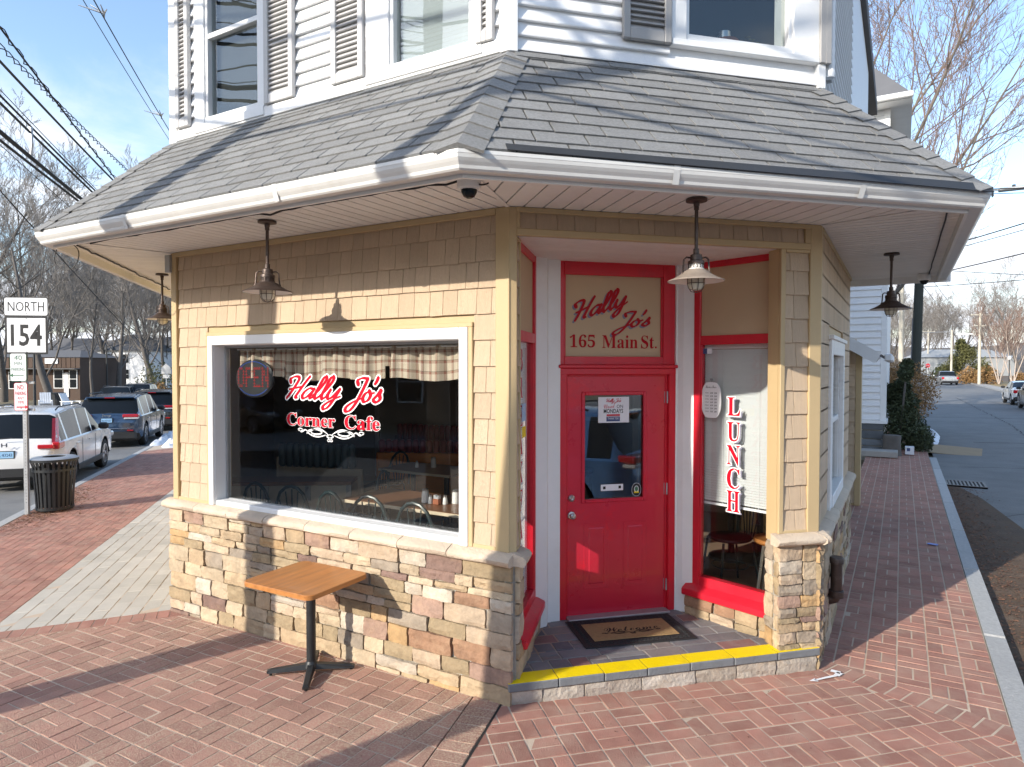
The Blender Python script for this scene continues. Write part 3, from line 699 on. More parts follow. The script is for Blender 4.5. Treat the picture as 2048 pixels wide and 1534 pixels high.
# display window ------------------------------------------------------
a0, a1 = WIN[0], WIN[1]
win = P_('display_window', MB().cbox(CAS[0]+.034, a0, -.045, .0, ZC+.0, 2.372, FL, .006).cbox(a1, CAS[1]-.036, -.045, .0, ZC, 2.372, FL, .006).cbox(a0, a1, -.043, 0, 2.290, 2.371, FL, .006), 'white_trim')
fr = MB()
fr.box(a0-.01, a0+.004, -.02, .14, .868, 2.3, FL).box(a1-.004, a1+.01, -.02, .14, .868, 2.3, FL).box(a0+.004, a1-.004, -.02, .138, 2.286, 2.3, FL); fr.cbox(a0+.004, a1-.004, -.02, .135, .86, .908, FL, .008)
fr.build('frame', 'white_trim', win)
MB().box(a0+.004, a0+.028, .085, .115, .908, 2.286, FL).box(a1-.022, a1-.004, .085, .115, .908, 2.286, FL).box(a0+.028, a1-.022, .087, .113, 2.266, 2.286, FL).box(a0+.028, a1-.022, .087, .113, .908, .916, FL).build('glazing_bead', 'galvanised', win)
MB().box(a0+.02, a1-.015, .097, .103, .91, 2.27, FL).build('pane', 'window_glass', win)
FG = FL.at(0, .0955, 0)
x_ = lambda X: X+LL
def lettering(parts, parent):
    for nm, mat, fn in parts:
        mb = MB(); fn(mb); mb.build(nm, mat, parent)
HJ = ('\U0001D4D7\U0001D4EA\U0001D4F5\U0001D4F5\U0001D502', '\U0001D4D9\U0001D4F8\u2019\U0001D4FC')
def bser(s): return ''.join(chr(0x1D400+ord(c)-65) if 'A' <= c <= 'Z' else chr(0x1D41A+ord(c)-97) if 'a' <= c <= 'z' else chr(0x1D7CE+ord(c)-48) if c.isdigit() else c for c in s)
for w_, mk_ in (('Hally', lambda m, off, d, g: script(m, 'Hally', FG, x_(-2.235), x_(-1.615), 1.755, 2.02, d, .21, g)), ("Jo's", lambda m, off, d, g: script(m, "Jo's", FG, x_(-1.565), x_(-1.19), 1.745, 2.015, d+1e-4, .21, g)),
                ('Corner', lambda m, off, d, g: text(m, bser('Corner'), FG, x_(-2.23), x_(-1.675), 1.607, 1.712, d, offset=off)), ('Cafe', lambda m, off, d, g: text(m, bser('Cafe'), FG, x_(-1.57), x_(-1.205), 1.605, 1.715, d, offset=off))):
    for nm, mat, off, d, g in (('white_outline', 'vinyl_white', .032, .001, .011), ('lettering', 'vinyl_red', .008, .003, 0)):
        mb = MB(); mk_(mb, off, d, g); mb.build(nm, mat, win)
def scroll(F, c, w, h, d, mirror=True):
    mb = MB()
    def stroke(f, n, r0, r1):
        P = [f(i/(n-1)) for i in range(n)]
        for i in range(n-1):
            (x0, y0), (x1, y1) = P[i], P[i+1]; L = sqrt((x1-x0)**2+(y1-y0)**2) or 1; nx, ny = -(y1-y0)/L, (x1-x0)/L
            wa, wb = r0+(r1-r0)*sin(pi*i/(n-1)), r0+(r1-r0)*sin(pi*(i+1)/(n-1))
            for s in ((1, -1) if mirror else (1,)):
                mb.add([F.pt(c[0]+s*(x0+nx*wa), -d, c[1]+y0+ny*wa), F.pt(c[0]+s*(x1+nx*wb), -d, c[1]+y1+ny*wb), F.pt(c[0]+s*(x1-nx*wb), -d, c[1]+y1-ny*wb), F.pt(c[0]+s*(x0-nx*wa), -d, c[1]+y0-ny*wa)], [(0, 1, 2, 3)])
    stroke(lambda t: (w*(.02+.34*t), h*.55*sin(t*pi)-h*.1), 14, .002, .007)
    stroke(lambda t: (w*(.22+.13*cos(t*6.8)*(1-t*.5)), h*(.1+.3*sin(t*6.8)*(1-t*.5))), 22, .002, .006)
    stroke(lambda t: (w*(.06+.3*t), -h*.3*sin(t*pi)-h*.1+h*.15*t), 14, .002, .006)
    stroke(lambda t: (w*(.34+.14*t), h*(.05+.16*sin(t*2*pi))+h*.22*t), 14, .002, .006)
    stroke(lambda t: (w*(.46+.035*cos(t*6)), h*(.26+.13*sin(t*6))), 12, .002, .004)
    stroke(lambda t: (w*.05*sin(t*pi*1.2), -h*(.05+.4*t)), 10, .002, .006)
    stroke(lambda t: (w*(.02+.02*cos(t*6.28)), -h*(.62-.1*sin(t*6.28))), 10, .002, .004)
    return mb
scroll(FG, (x_(-1.73), 1.555), .74, .085, .003).build('scroll_ornament', 'vinyl_white', win)
# stone base ------------------------------------------------------------
PAL = [((0.459, 0.361, 0.244), 22), ((0.412, 0.304, 0.188), 20), ((0.329, 0.249, 0.15), 17), ((0.432, 0.28, 0.136), 9), ((0.316, 0.182, 0.11), 4), ((0.322, 0.21, 0.157), 9), ((0.213, 0.135, 0.107), 5), ((0.294, 0.24, 0.182), 11), ((0.451, 0.344, 0.24), 12), ((0.488, 0.417, 0.327), 10)]
def pick(r):
    t = r.uniform(0, sum(w for _, w in PAL))
    for c, w in PAL:
        t -= w
        if t <= 0: break
    f = r.uniform(.88, 1.12); return tuple(x*f for x in c)
def split(x0, x1, y0, y1, r, out, wmax=.42, hmax=.20):
    w, h = x1-x0, y1-y0
    if h > hmax*1.02 or (w > wmax and h > hmax*.62 and r.random() < .35 and h > .12):
        if h > hmax*2.2: t = r.uniform(.35, .65)
        else: t = r.choice((.36, .45, .55, .64))
        if w > 1.0 or r.random() < .55 or w < wmax*.8:
            y = y0+h*t; split(x0, x1, y0, y, r, out, wmax, hmax); split(x0, x1, y, y1, r, out, wmax, hmax); return
    if w > wmax or (h > hmax*1.02):
        if w > .16:
            x = x0+w*r.uniform(.33, .67); split(x0, x, y0, y1, r, out, wmax, hmax); split(x, x1, y0, y1, r, out, wmax, hmax); return
    out.append((x0, x1, y0, y1))
def rock(F, x0, x1, y0, y1, r, depth=.035, gap=.0035, base=0.0):
    """rock faced stone: rough grid on the front, returned to the wall"""
    w, h = x1-x0, y1-y0; nx = 4 if w < .14 else 7 if w > .26 else 5; ny = 3 if h < .075 else 4 if h < .12 else 5; mb = MB(); vs = []
    jx = [r.uniform(-.007, .007) for _ in range(8)]; dd = depth*r.uniform(.7, 1.15); tx, ty = r.uniform(-.009, .009), r.uniform(-.009, .009)
    for j in range(ny):
        for i in range(nx):
            u, v = i/(nx-1), j/(ny-1); ed = (i in (0, nx-1))+(j in (0, ny-1))
            X = x0+gap+(w-2*gap)*u; Y = y0+gap+(h-2*gap)*v
            if i == 0: X += abs(jx[j % 4])*.8
            if i == nx-1: X -= abs(jx[4+j % 4])*.8
            if ed == 2: X += (.002 if i == 0 else -.002); Y += (.002 if j == 0 else -.002)
            if j in (0, ny-1) and 0 < i < nx-1: Y += r.uniform(-.0035, .0035)
            if 0 < i < nx-1: X += r.uniform(-.2, .2)*w/nx
            if 0 < j < ny-1: Y += r.uniform(-.2, .2)*h/ny
            D = dd-(.0035 if ed else 0)-(.002 if ed == 2 else 0)+r.uniform(-.0065, .0065)+tx*(u-.5)+ty*(v-.5)
            vs.append(F.pt(X, -(base+D), Y))
    fs = [(j*nx+i, j*nx+i+1, (j+1)*nx+i+1, (j+1)*nx+i) for j in range(ny-1) for i in range(nx-1)]
    ring = [i for i in range(nx)]+[j*nx+nx-1 for j in range(1, ny)]+[(ny-1)*nx+i for i in range(nx-2, -1, -1)]+[j*nx for j in range(ny-2, 0, -1)]
    o = len(vs)
    for k in ring:
        p = vs[k]; rel = p-F.P; vs.append(F.pt(rel.dot(F.ex), 0.0-base, rel.dot(F.ez)))
    m = len(ring); fs += [(ring[(k+1) % m], ring[k], o+k, o+(k+1) % m) for k in range(m)]
    return mb.add(vs, fs, F.flip)
def stones(F, a0, a1, zb, zt, parent, seed, wmax=.42, hmax=.20, depth=.035, base=0.0, name='stone', tint=None):
    r = random.Random(seed); out = []; split(a0, a1, 0, 1, r, out, wmax, hmax/(zt(a0)-zb(a0)))
    for x0, x1, v0, v1 in out:
        xm = (x0+x1)/2; lo, hi = zb(xm), zt(xm)
        rock(F, x0, x1, lo+(hi-lo)*v0, lo+(hi-lo)*v1, r, depth, base=base).build(name, 'stone', parent, smooth=True, sharp=11, color=(pick(r) if tint is None else tuple(.22*p+.78*q*f_ for f_ in (r.uniform(.85, 1.12),) for p, q in zip(pick(r), tint))))
gl = lambda a: gz(a-LL)-.02
stone_base = P_('stone_base', MB().box(-.04, LL+.035, -.026, 0, -.4, .80, FL), 'stone_mortar')
stones(FL, -.065, LL+.055, gl, lambda a: .79, stone_base, 21, base=.022)
sb2 = P_('stone_base', MB().box(-.03, .03, -.028, 0, -.4, .80, FD), 'stone_mortar')
sb3 = P_('stone_base', MB().box(-.028, RLEN, -.026, 0, -.4, .80, FR_), 'stone_mortar')
stones(FR_, -.06, RLEN, lambda a: -.17, lambda a: .79, sb3, 22, base=.022)
sb4 = P_('stone_base', MB().box(DL-.32, DL+.026, -.024, .12, -.4, .80, FD), 'stone_mortar')
FPS = Fr(FD.pt(DL-.322, .14, 0), FD.ey*-1, FD.ex)
stones(FPS, .0, .18, lambda a: -.01, lambda a: .79, sb4, 30, wmax=.2, depth=.012)
stones(FD, DL-.335, DL+.055, lambda a: -.01, lambda a: .79, sb4, 29, wmax=.30, hmax=.15, base=.022)
# cap stones
def caps(F, a0, a1, parent, n, r=random.Random(5), out=.105):
    x = a0; L = (a1-a0)/n
    for k in range(n):
        x1 = a0+(k+1)*L+(r.uniform(-.03, .03) if k < n-1 else 0); mb = MB(); A, Bq = x+.003, x1-.003
        prof = [(0, .785), (-out+.02, .785), (-out, .80), (-out-.004, .825), (-out+.012, .845), (-.03, .866), (0, .868)]
        vs = []; m = 5
        for i in range(m):
            a = A+(Bq-A)*i/(m-1); en = .006 if i in (0, m-1) else 0
            for (b, c) in prof: vs.append(F.pt(a, b+(en if b < -.05 else 0)+(r.uniform(-.004, .004) if b < -.05 else 0), c+(r.uniform(-.003, .003)-en*.6 if b < -.02 else 0)))
        q = len(prof); fs = [(i*q+j, (i+1)*q+j, (i+1)*q+(j+1) % q, i*q+(j+1) % q) for i in range(m-1) for j in range(q)]+[tuple(range(q)), tuple(range((m-1)*q, m*q))[::-1]]
        mb.add(vs, fs, F.flip).build('cap_stone', 'cap_stone', parent, smooth=True, sharp=50); x = x1
caps(FL, -.11, LL+.06, stone_base, 8); caps(FR_, -.06, RLEN, sb3, 6); caps(FD, DL-.38, DL+.075, sb4, 1)
# ------------------------------------------------------------------ entrance recess
# splays given in (u, inward) of the entrance wall
def splay(p, q):
    P, Q = FD.pt(p[0], p[1], 0), FD.pt(q[0], q[1], 0); d = (Q-P); L = d.length; return P, Q, d.normalized(), L
Pl, Ql, dl, Lsl = splay((.03, .0), (.412, .80)); FSL = Fr(Pl, dl, Vector((-dl.y, dl.x, 0)))          # left splay, a from the street inward
Pr, Qr, dr, Lsr = splay((1.815, .80), (2.16, .13)); FSR = Fr(Pr, dr, Vector((-dr.y, dr.x, 0)))        # right splay, a from the door outward
ZT = 2.978
header = P_('header', MB().box(.03, DL-.085, 0, .16, ZT, 3.25, FD), 'tan_trim')
shakes(FD, .065, DL-.13, header, rows=1, z0=ZT+.035, ex=.115, seed=11, top=ZS-.035, wmin=.11, wmax=.19)
trim(FD, .045, DL-.085, -.036, 0, ZT-.012, ZT+.035, name='trim_board', parent=header); trim(FD, .045, DL-.085, -.037, 0, ZS-.035, ZS-.002, parent=header)
trim(FD, .045, .07, -.035, 0, ZT+.035, ZS-.035, parent=header); trim(FD, DL-.13, DL-.085, -.035, 0, ZT+.035, ZS-.035, parent=header)
entry_ceiling = P_('entry_ceiling', MB().prism([(.02, .03), (DL-.1, .03), (1.95, .9), (1.75, 1.1), (.55, 1.1), (.35, .9)], ZT+.001, ZT+.05, FD), 'soffit')
for k in range(9):
    u0 = .03+k*.115
    MB().prism(clip_convex(rect(0, 2.4, u0+.002, u0+.113), [(.02, .0), (DL-.1, .0), (1.95, .9), (1.75, 1.1), (.55, 1.1), (.35, .9)]), ZT-.008, ZT+.0, FD).build('soffit_plank', 'soffit', entry_ceiling)
# right pier: shakes on the street face
pier = P_('pier_wall', MB().box(DL-.33, DL-.05, 0, .12, .80, ZT, FD), 'tan_trim')
shakes(FD, DL-.29, DL-.085, pier, rows=12, seed=13, top=ZT-.03, wmin=.09, wmax=.15)
trim(FD, DL-.33, DL-.29, -.03, 0, ZC, ZT-.012, parent=pier); trim(FD, DL-.29, DL-.085, -.031, 0, ZT-.035, ZT-.012, parent=pier); trim(FD, DL-.29, DL-.085, -.028, 0, ZC-.002, ZC+.022, parent=pier)
# left splay: shakes next to the corner
lw_ = P_('pier_wall', MB().box(.0, .14, .0, .1, -.3, ZT, FSL), 'tan_trim')
shakes(FSL, .035, .12, lw_, rows=12, seed=14, top=ZT-.03, wmin=.09, wmax=.14); trim(FSL, .035, .14, -.028, 0, ZT-.035, ZT-.011, parent=lw_); trim(FSL, .12, .14, -.027, 0, ZC, ZT-.035, parent=lw_); trim(FSL, .035, .12, -.027, 0, ZC-.002, ZC+.022, parent=lw_)
sb5 = P_('stone_base', MB().box(-.02, Lsl+.02, -.024, 0, -.3, .25, FSL).box(-.02, .14, -.022, 0, .25, .8, FSL), 'stone_mortar')
stones(FSL, -.03, .145, lambda a: .245, lambda a: .79, sb5, 31, wmax=.25, base=.02); stones(FSL, -.01, Lsl+.03, lambda a: -.01, lambda a: .24, sb5, 33, wmax=.3, hmax=.14, base=.02)
caps(FSL, -.07, .15, sb5, 1)
sb6 = P_('stone_base', MB().box(-.02, Lsr, -.024, 0, -.3, .13, FSR), 'stone_mortar')
stones(FSR, -.05, Lsr+.0, lambda a: -.01, lambda a: .165, sb6, 35, wmax=.28, hmax=.11, base=.02)
# sidelights
def sidelight(F, a0, a1, label, blind_z, words, sgn):
    sl_ = P_('sidelight', MB().cbox(a0, a0+.06, -.01, .07, .25, ZT, F).cbox(a1-.05, a1, -.011, .07, .25, ZT, F).cbox(a0+.06, a1-.05, -.009, .07, 2.285, 2.36, F).cbox(a0+.06, a1-.05, -.009, .07, 2.92, ZT, F).cbox(a0+.06, a1-.05, -.010, .07, .25, .335, F), 'red_paint')
    MB().box(a0+.06, a1-.05, .012, .05, 2.36, 2.92, F).build('transom_panel', 'sign_tan', sl_)
    MB().cbox(a0+.06, a0+.075, -.002, .03, .335, 2.285, F).cbox(a1-.065, a1-.05, -.002, .03, .335, 2.285, F).build('glazing_bead', 'red_paint', sl_)
    MB().box(a0+.06, a1-.05, .022, .027, .335, 2.285, F).build('pane', 'window_glass', sl_)
    mb = MB(); vs = [(a0-.06, -.085, .165), (a1+.02, -.085, .165), (a1+.02, 0, .165), (a0-.06, 0, .165)]
    mb.cbox(a0-.06, a1+.02, -.085, .0, .168, .225, F, .008); mb.add([F.pt(a0-.055, -.08, .2255), F.pt(a1+.015, -.08, .2255), F.pt(a1+.015, -.004, .262), F.pt(a0-.055, -.004, .262), F.pt(a0-.055, -.004, .2255), F.pt(a1+.015, -.004, .2255)], [(0, 1, 2, 3), (0, 3, 4), (1, 5, 2)])
    mb.build('sill', 'red_paint', sl_)
    # stretch of wall behind the frame, below the sill
    MB().box(a0, a1, .005, .1, -.1, .25, F).build('knee_wall', 'red_paint', sl_)
    Fg = F.at(0, .0205, 0)
    if words: words(Fg, sl_)
    return sl_
def venetian(F, a0, a1, zb, zt, b, label):
    bl = thing('window_blind', label, 'blind', F.pt((a0+a1)/2, b, zb))
    MB().box(a0, a1, b-.012, b+.03, zt-.035, zt, F).build('head_rail', 'blind', bl); MB().box(a0, a1, b-.006, b+.02, zb, zb+.018, F).build('bottom_rail', 'blind', bl)
    mbm = MB(); w = .027; mbm.add([F.pt(a0, b+.012, zb+.03), F.pt(a1, b+.012, zb+.03), F.pt(a1, b-.001, zb+.03+.023), F.pt(a0, b-.001, zb+.03+.023)], [(0, 1, 2, 3)])
    me = mbm.mesh('slat', 'blind'); nsl = int((zt-zb-.07)/.0215)
    for k in range(nsl): link('slat', me, bl, mw=Matrix.Translation((0, 0, k*.0215)))
    for a in (a0+(a1-a0)*.27, a0+(a1-a0)*.76): MB().box(a-.0015, a+.0015, b-.004, b-.002, zb, zt, F).build('cord', 'blind', bl)
    return bl
def word_col(body, a, w, zs, F, parent, hgt):
    def put(mb, off, d, sx=0, sz=0):
        for ch, (zt, zb) in zip(body, zs): text(mb, bser(ch), F, a-w/2+sx, a+w/2+sx, zb+sz, zt+sz, d, offset=off)
    for nm, mat, off, d, sx, sz in (('letter_shadow', 'letter_shadow', .01, .0008, .018, -.012), ('white_outline', 'vinyl_white', .04, .0016, 0, 0), ('lettering', 'vinyl_red', .004, .0026, 0, 0)):
        mb = MB(); put(mb, off, d, sx, sz); mb.build(nm, mat, parent)
def lunch(Fg, parent): word_col('LUNCH', .30+.06, .115, [(1.855, 1.706), (1.654, 1.497), (1.465, 1.304), (1.280, 1.111), (1.095, .926)], Fg, parent, 0)
def breakfast(Fg, parent):
    zs = [(2.23-.205*k, 2.23-.205*k-.15) for k in range(9)]; word_col('BREAKFAST', .38, .13, zs, Fg, parent, 0)
slr = sidelight(FSR, 0.0, Lsr, None, .945, lunch, 1); sll = sidelight(FSL, .14, Lsl, None, .9, breakfast, -1)
venetian(FSR, .055, Lsr-.045, .945, 2.285, .075, 'white slatted blind half drawn behind the LUNCH window')
venetian(FSL, .20, Lsl-.05, .90, 2.285, .075, 'white slatted blind behind the narrow BREAKFAST window left of door')
# white pilasters between sidelights and door
for F, pts in ((FD, [(.40, .79), (.52, .72+.1), (.555, .90), (.66, .905), (.66, 1.05), (.35, 1.05), (.33, .84)]), (FD, [(1.70, .905), (1.715, .905), (1.745, .86), (1.825, .785), (1.90, .84), (1.90, 1.05), (1.70, 1.05)])):
    MB().prism(pts, -.05, ZT-.001, F).build('pilaster', 'white_trim', cafe)
# door wall
ZD = .9525; FDR = FD.at(0, ZD, 0)
dcx = 1.1807; u0, u1 = dcx-.457, dcx+.457
dfr = P_('door_frame', MB().cbox(.655, u0-.004, -.045, .06, 0, 2.09, FDR, .006).cbox(u1+.004, 1.705, -.045, .06, 0, 2.09, FDR, .006).cbox(.655, 1.705, -.047, .06, 2.035, 2.09, FDR, .006).cbox(.645, 1.715, -.065, .06, 2.09, 2.118, FDR, .006), 'red_paint')
MB().cbox(u0-.004, u0+.016, -.012, .06, 0, 2.035, FDR).cbox(u1-.016, u1+.004, -.012, .06, 0, 2.035, FDR).cbox(u0+.016, u1-.016, -.012, .06, 2.02, 2.035, FDR).build('door_stop', 'red_paint', dfr)
tr = P_('transom', MB().cbox(.66, .70, -.03, .06, 2.118, ZT, FDR).cbox(1.59, 1.70, -.03, .06, 2.118, ZT, FDR).cbox(.70, 1.59, -.028, .06, 2.862, ZT, FDR).cbox(.70, 1.59, -.029, .06, 2.118, 2.187, FDR), 'red_paint')
MB().cbox(.70, .716, -.018, .0, 2.187, 2.862, FDR).cbox(1.574, 1.59, -.018, 0, 2.187, 2.862, FDR).build('glazing_bead', 'red_paint', tr)
spn = MB().box(.70, 1.59, .0, .03, 2.187, 2.862, FDR).build('sign_panel', 'sign_tan', tr)
FSG = FDR.at(0, -.001, 0)
def sign_script(mb, off, d, sx=0, sz=0):
    script(mb, 'Hally', FSG, .775+sx, 1.275+sx, 2.49+sz, 2.70+sz, d, .23, 0, rot=.30); script(mb, "Jo's", FSG, 1.13+sx, 1.475+sx, 2.385+sz, 2.57+sz, d+2e-4, .23, 0, rot=.08)
mb = MB(); sign_script(mb, .012, .0008, -.014, -.012); mb.build('letter_shadow', 'letter_shadow', tr)
for fn in (lambda m: script(m, 'Hally', FSG, .775, 1.275, 2.49, 2.70, .002, .23, 0, rot=.30), lambda m: script(m, "Jo's", FSG, 1.13, 1.475, 2.385, 2.57, .0023, .23, 0, rot=.08), lambda m: text(m, bser('165'), FSG, .755, .98, 2.262, 2.37, .002), lambda m: text(m, bser('Main'), FSG, 1.042, 1.366, 2.257, 2.368, .002), lambda m: text(m, bser('St.'), FSG, 1.396, 1.542, 2.257, 2.368, .002)):
    mb = MB(); fn(mb); mb.build('lettering', 'red_letter', tr)
# door leaf with opening for the glass and two raised panels
g0, g1, gz0, gz1 = .885, 1.425, .982, 1.868
door = P_('door', MB().box(u0, g0, 0, .04, .012, 2.03, FDR).box(g1, u1, 0, .04, .012, 2.03, FDR).box(g0, g1, 0, .04, .012, gz0, FDR).box(g0, g1, 0, .04, gz1, 2.03, FDR), 'red_door')
rim = MB()
for a0, a1, c0, c1 in ((g0-.025, g0+.006, gz0-.025, gz1+.025), (g1-.006, g1+.025, gz0-.025, gz1+.025), (g0+.006, g1-.006, gz0-.025, gz0+.006), (g0+.006, g1-.006, gz1-.006, gz1+.025)): rim.cbox(a0, a1, -.012, .01, c0, c1, FDR, .006)
rim.build('glass_rim', 'red_door', door); MB().box(g0, g1, .016, .02, gz0, gz1, FDR).build('pane', 'door_glass', door)
for p0, p1 in ((.887, 1.106), (1.241, 1.459)):
    mb = MB(); z0, z1 = .23, .787
    for k, (i0, i1, d) in enumerate(((0, .012, -.006), )): pass
    mb.cbox(p0, p1, -.003, .0, z0, z1, FDR, .002); vs = []
    for ins, d in ((.014, -.003), (.026, .0045), (.05, -.007)):
        vs += [FDR.pt(p0+ins, d-.0005, z0+ins), FDR.pt(p1-ins, d-.0005, z0+ins), FDR.pt(p1-ins, d-.0005, z1-ins), FDR.pt(p0+ins, d-.0005, z1-ins)]
    mb.add(vs, [(r*4+i, r*4+(i+1) % 4, (r+1)*4+(i+1) % 4, (r+1)*4+i) for r in range(2) for i in range(4)]+[(8, 9, 10, 11)]); mb.build('raised_panel', 'red_door', door)
FK = lambda u, z: Fr(FDR.pt(u, 0, z), FDR.ex, FDR.ez, -FDR.ey)
MB().lathe([(.0, .026), (.012, .028), (.016, .024), (.027, .016), (.03, .004), (.03, 0)], FK(.774, 1.005), 18).build('deadbolt', 'steel', door, smooth=True)
MB().lathe([(.0, .062), (.014, .062), (.024, .055), (.026, .045), (.02, .034), (.012, .028), (.012, .014), (.03, .010), (.034, .003), (.034, 0)], FK(.774, .862), 18).build('knob', 'steel', door, smooth=True)
for z in (.22, 1.05, 1.84): MB().tube([FDR.pt(u1+.002, -.014, z-.05), FDR.pt(u1+.002, -.014, z+.05)], .008, 8).cbox(u1-.02, u1+.002, -.004, .0, z-.05, z+.05, FDR, .001).build('hinge', 'galvanised', door)
P_('threshold', MB().cbox(u0, u1, -.10, .06, -.002, .016, FDR, .005), 'galvanised')
P_('entry_wall', MB().box(.3, .655, .10, .14, -.05, ZT, FDR).box(1.705, 2.0, .10, .14, -.05, ZT, FDR), 'interior_wall')
# landing: tiles, painted nosing, stone riser
landing = P_('landing', MB().prism([(-.02, -.052), (DL+.02, -.052), (2.2, .1), (1.75, 1.0), (.6, 1.0), (.04, .02)], -.3, -.006, FD), 'stone_mortar')
tl_poly = [(.04, .077), (DL-.11, .077), (1.76, .86), (1.70, .96), (.66, .96), (.52, .86)]
r = random.Random(4); TC = [((.145, .14, .15), 6), ((.19, .185, .19), 5), ((.115, .115, .13), 4), ((.22, .12, .11), 2), ((.2, .17, .16), 2)]
def tiles():
    y = .07
    while y < .96:
        x = -.2-r.uniform(0, .2); hgt = .145
        while x < 2.5:
            w = r.choice((.145, .30, .30)); cells = [(x, x+w, y, y+hgt)] if r.random() > .2 else [(x, x+w, y, y+hgt/2), (x, x+w, y+hgt/2, y+hgt)]
            for cx0, cx1, cy0, cy1 in cells:
                C = clip_convex(rect(cx0+.006, cx1-.006, cy0+.006, cy1-.006), tl_poly)
                if len(C) > 2 and area(C) > .0008:
                    t = r.uniform(0, 19); k = 0
                    while t > TC[k][1]: t -= TC[k][1]; k += 1
                    MB().prism(C, -.02, 0.0+r.uniform(-.001, .001), FD, ch=.003).build('tile', 'tile', landing, color=TC[k][0])
            x += w
        y += hgt
tiles()
ys = [-.02, .33, .66, .98, 1.31, 1.66, 2.02, DL+.005]
for k in range(7): MB().cbox(ys[k]+.003, ys[k+1]-.003, -.080, .072, -.054, .0025, FD, .006).build('nosing_brick', 'grey_paint', landing)
for k in range(7): MB().box(ys[k]+.0035, ys[k+1]-.0035, -.074+.006*sin(k*2.1), .071, .0022, .0045, FD).build('yellow_stripe', 'yellow_paint', landing)
stones(FD, -.03, DL-.02, lambda a: gz(a*.715)-.02, lambda a: -.056, landing, 41, tint=(.45, .41, .36), wmax=.44, hmax=.13, depth=.03, base=.04)
# ------------------------------------------------------------------ eaves
def side_frame(F, L): return F
SN = [Vector((-q2, -q2)), Vector((0, -1)), Vector((n_.x, n_.y)), Vector((1, 0))]; SB = [Lw.to_2d(), Aw.to_2d(), Aw.to_2d(), Bw.to_2d()]
OV = [.94, 1.038, .96, 1.025]; YEND = 5.32
SDIR = [Vector((q2, -q2)), Vector((1, 0)), Vector((e.x, e.y)), Vector((0, 1))]
def meet(i, j, di, dj):
    """where side i pushed out by di meets side j pushed out by dj"""
    p, q = SB[i]+SN[i]*di, SB[j]+SN[j]*dj; d1, d2 = SDIR[i], SDIR[j]; den = d1.x*d2.y-d1.y*d2.x; t = ((q-p).x*d2.y-(q-p).y*d2.x)/den; return p+d1*t
def ring(f):
    """corner points of the eave line; f(side)->offset"""
    s0 = Lw.to_2d()+Vector((-q2, q2))*3.9+SN[0]*f(0); s3 = Vector((Bw.x+f(3), YEND))
    return [s0, meet(0, 1, f(0), f(1)), meet(1, 2, f(1), f(2)), meet(2, 3, f(2), f(3)), s3]
def sweep(prof, name, mat, parent, per_side=True, smooth=False, ends=True):
    """prof: (offset from the eave edge, z) swept round the eave with mitres; one part to a side"""
    R = [ring(lambda s, o=o: OV[s]+o) for o, z in prof]; m = len(prof)
    for k in range(4):
        vs = [(R[j][k+i].x, R[j][k+i].y, prof[j][1]) for i in (0, 1) for j in range(m)]
        fs = [(j, (j+1) % m, m+(j+1) % m, m+j) for j in range(m)]+[tuple(range(m))[::-1], tuple(range(m, 2*m))]
        MB().add(vs, fs).build(name, mat, parent, smooth=smooth)
eave = P_('eave', MB().add([(*p, 3.19) for p in ring(lambda s: OV[s]-.16)]+[(*p, 3.19) for p in ring(lambda s: .0)], [(i, i+1, 6+i, 5+i) for i in range(4)]), 'soffit_dark')
sweep([(-.115, 3.205), (-.115, 3.085), (-.135, 3.085), (-.135, 3.205)], 'fascia', 'white_trim', eave)
gp = [(-.112, 3.19), (-.112, 3.105), (-.045, 3.103), (-.035, 3.112), (-.030, 3.128), (-.016, 3.145), (-.006, 3.160), (-.002, 3.178), (0, 3.180), (0, 3.199), (-.010, 3.201), (-.010, 3.184), (-.018, 3.16), (-.045, 3.112), (-.105, 3.112), (-.105, 3.19)]
sweep(gp, 'gutter', 'gutter', eave)
# slip joints of the gutter
for k, ts in ((1, (.3, .68)), (2, (.36, .72)), (3, (.5,))):
    R = [ring(lambda s, o=o: OV[s]+o*1.0+.0025) for o in (-.03, -.002, 0)]; zz = (3.104, 3.176, 3.2015)
    for t in ts:
        vs = []
        for rr, z in zip(R, zz):
            p, q = rr[k], rr[k+1]; d = (q-p).normalized(); c = p.lerp(q, t)
            vs += [(c.x-d.x*.02, c.y-d.y*.02, z), (c.x+d.x*.02, c.y+d.y*.02, z)]
        MB().add(vs, [(0, 1, 3, 2), (2, 3, 5, 4)]).build('gutter_joint', 'gutter', eave)
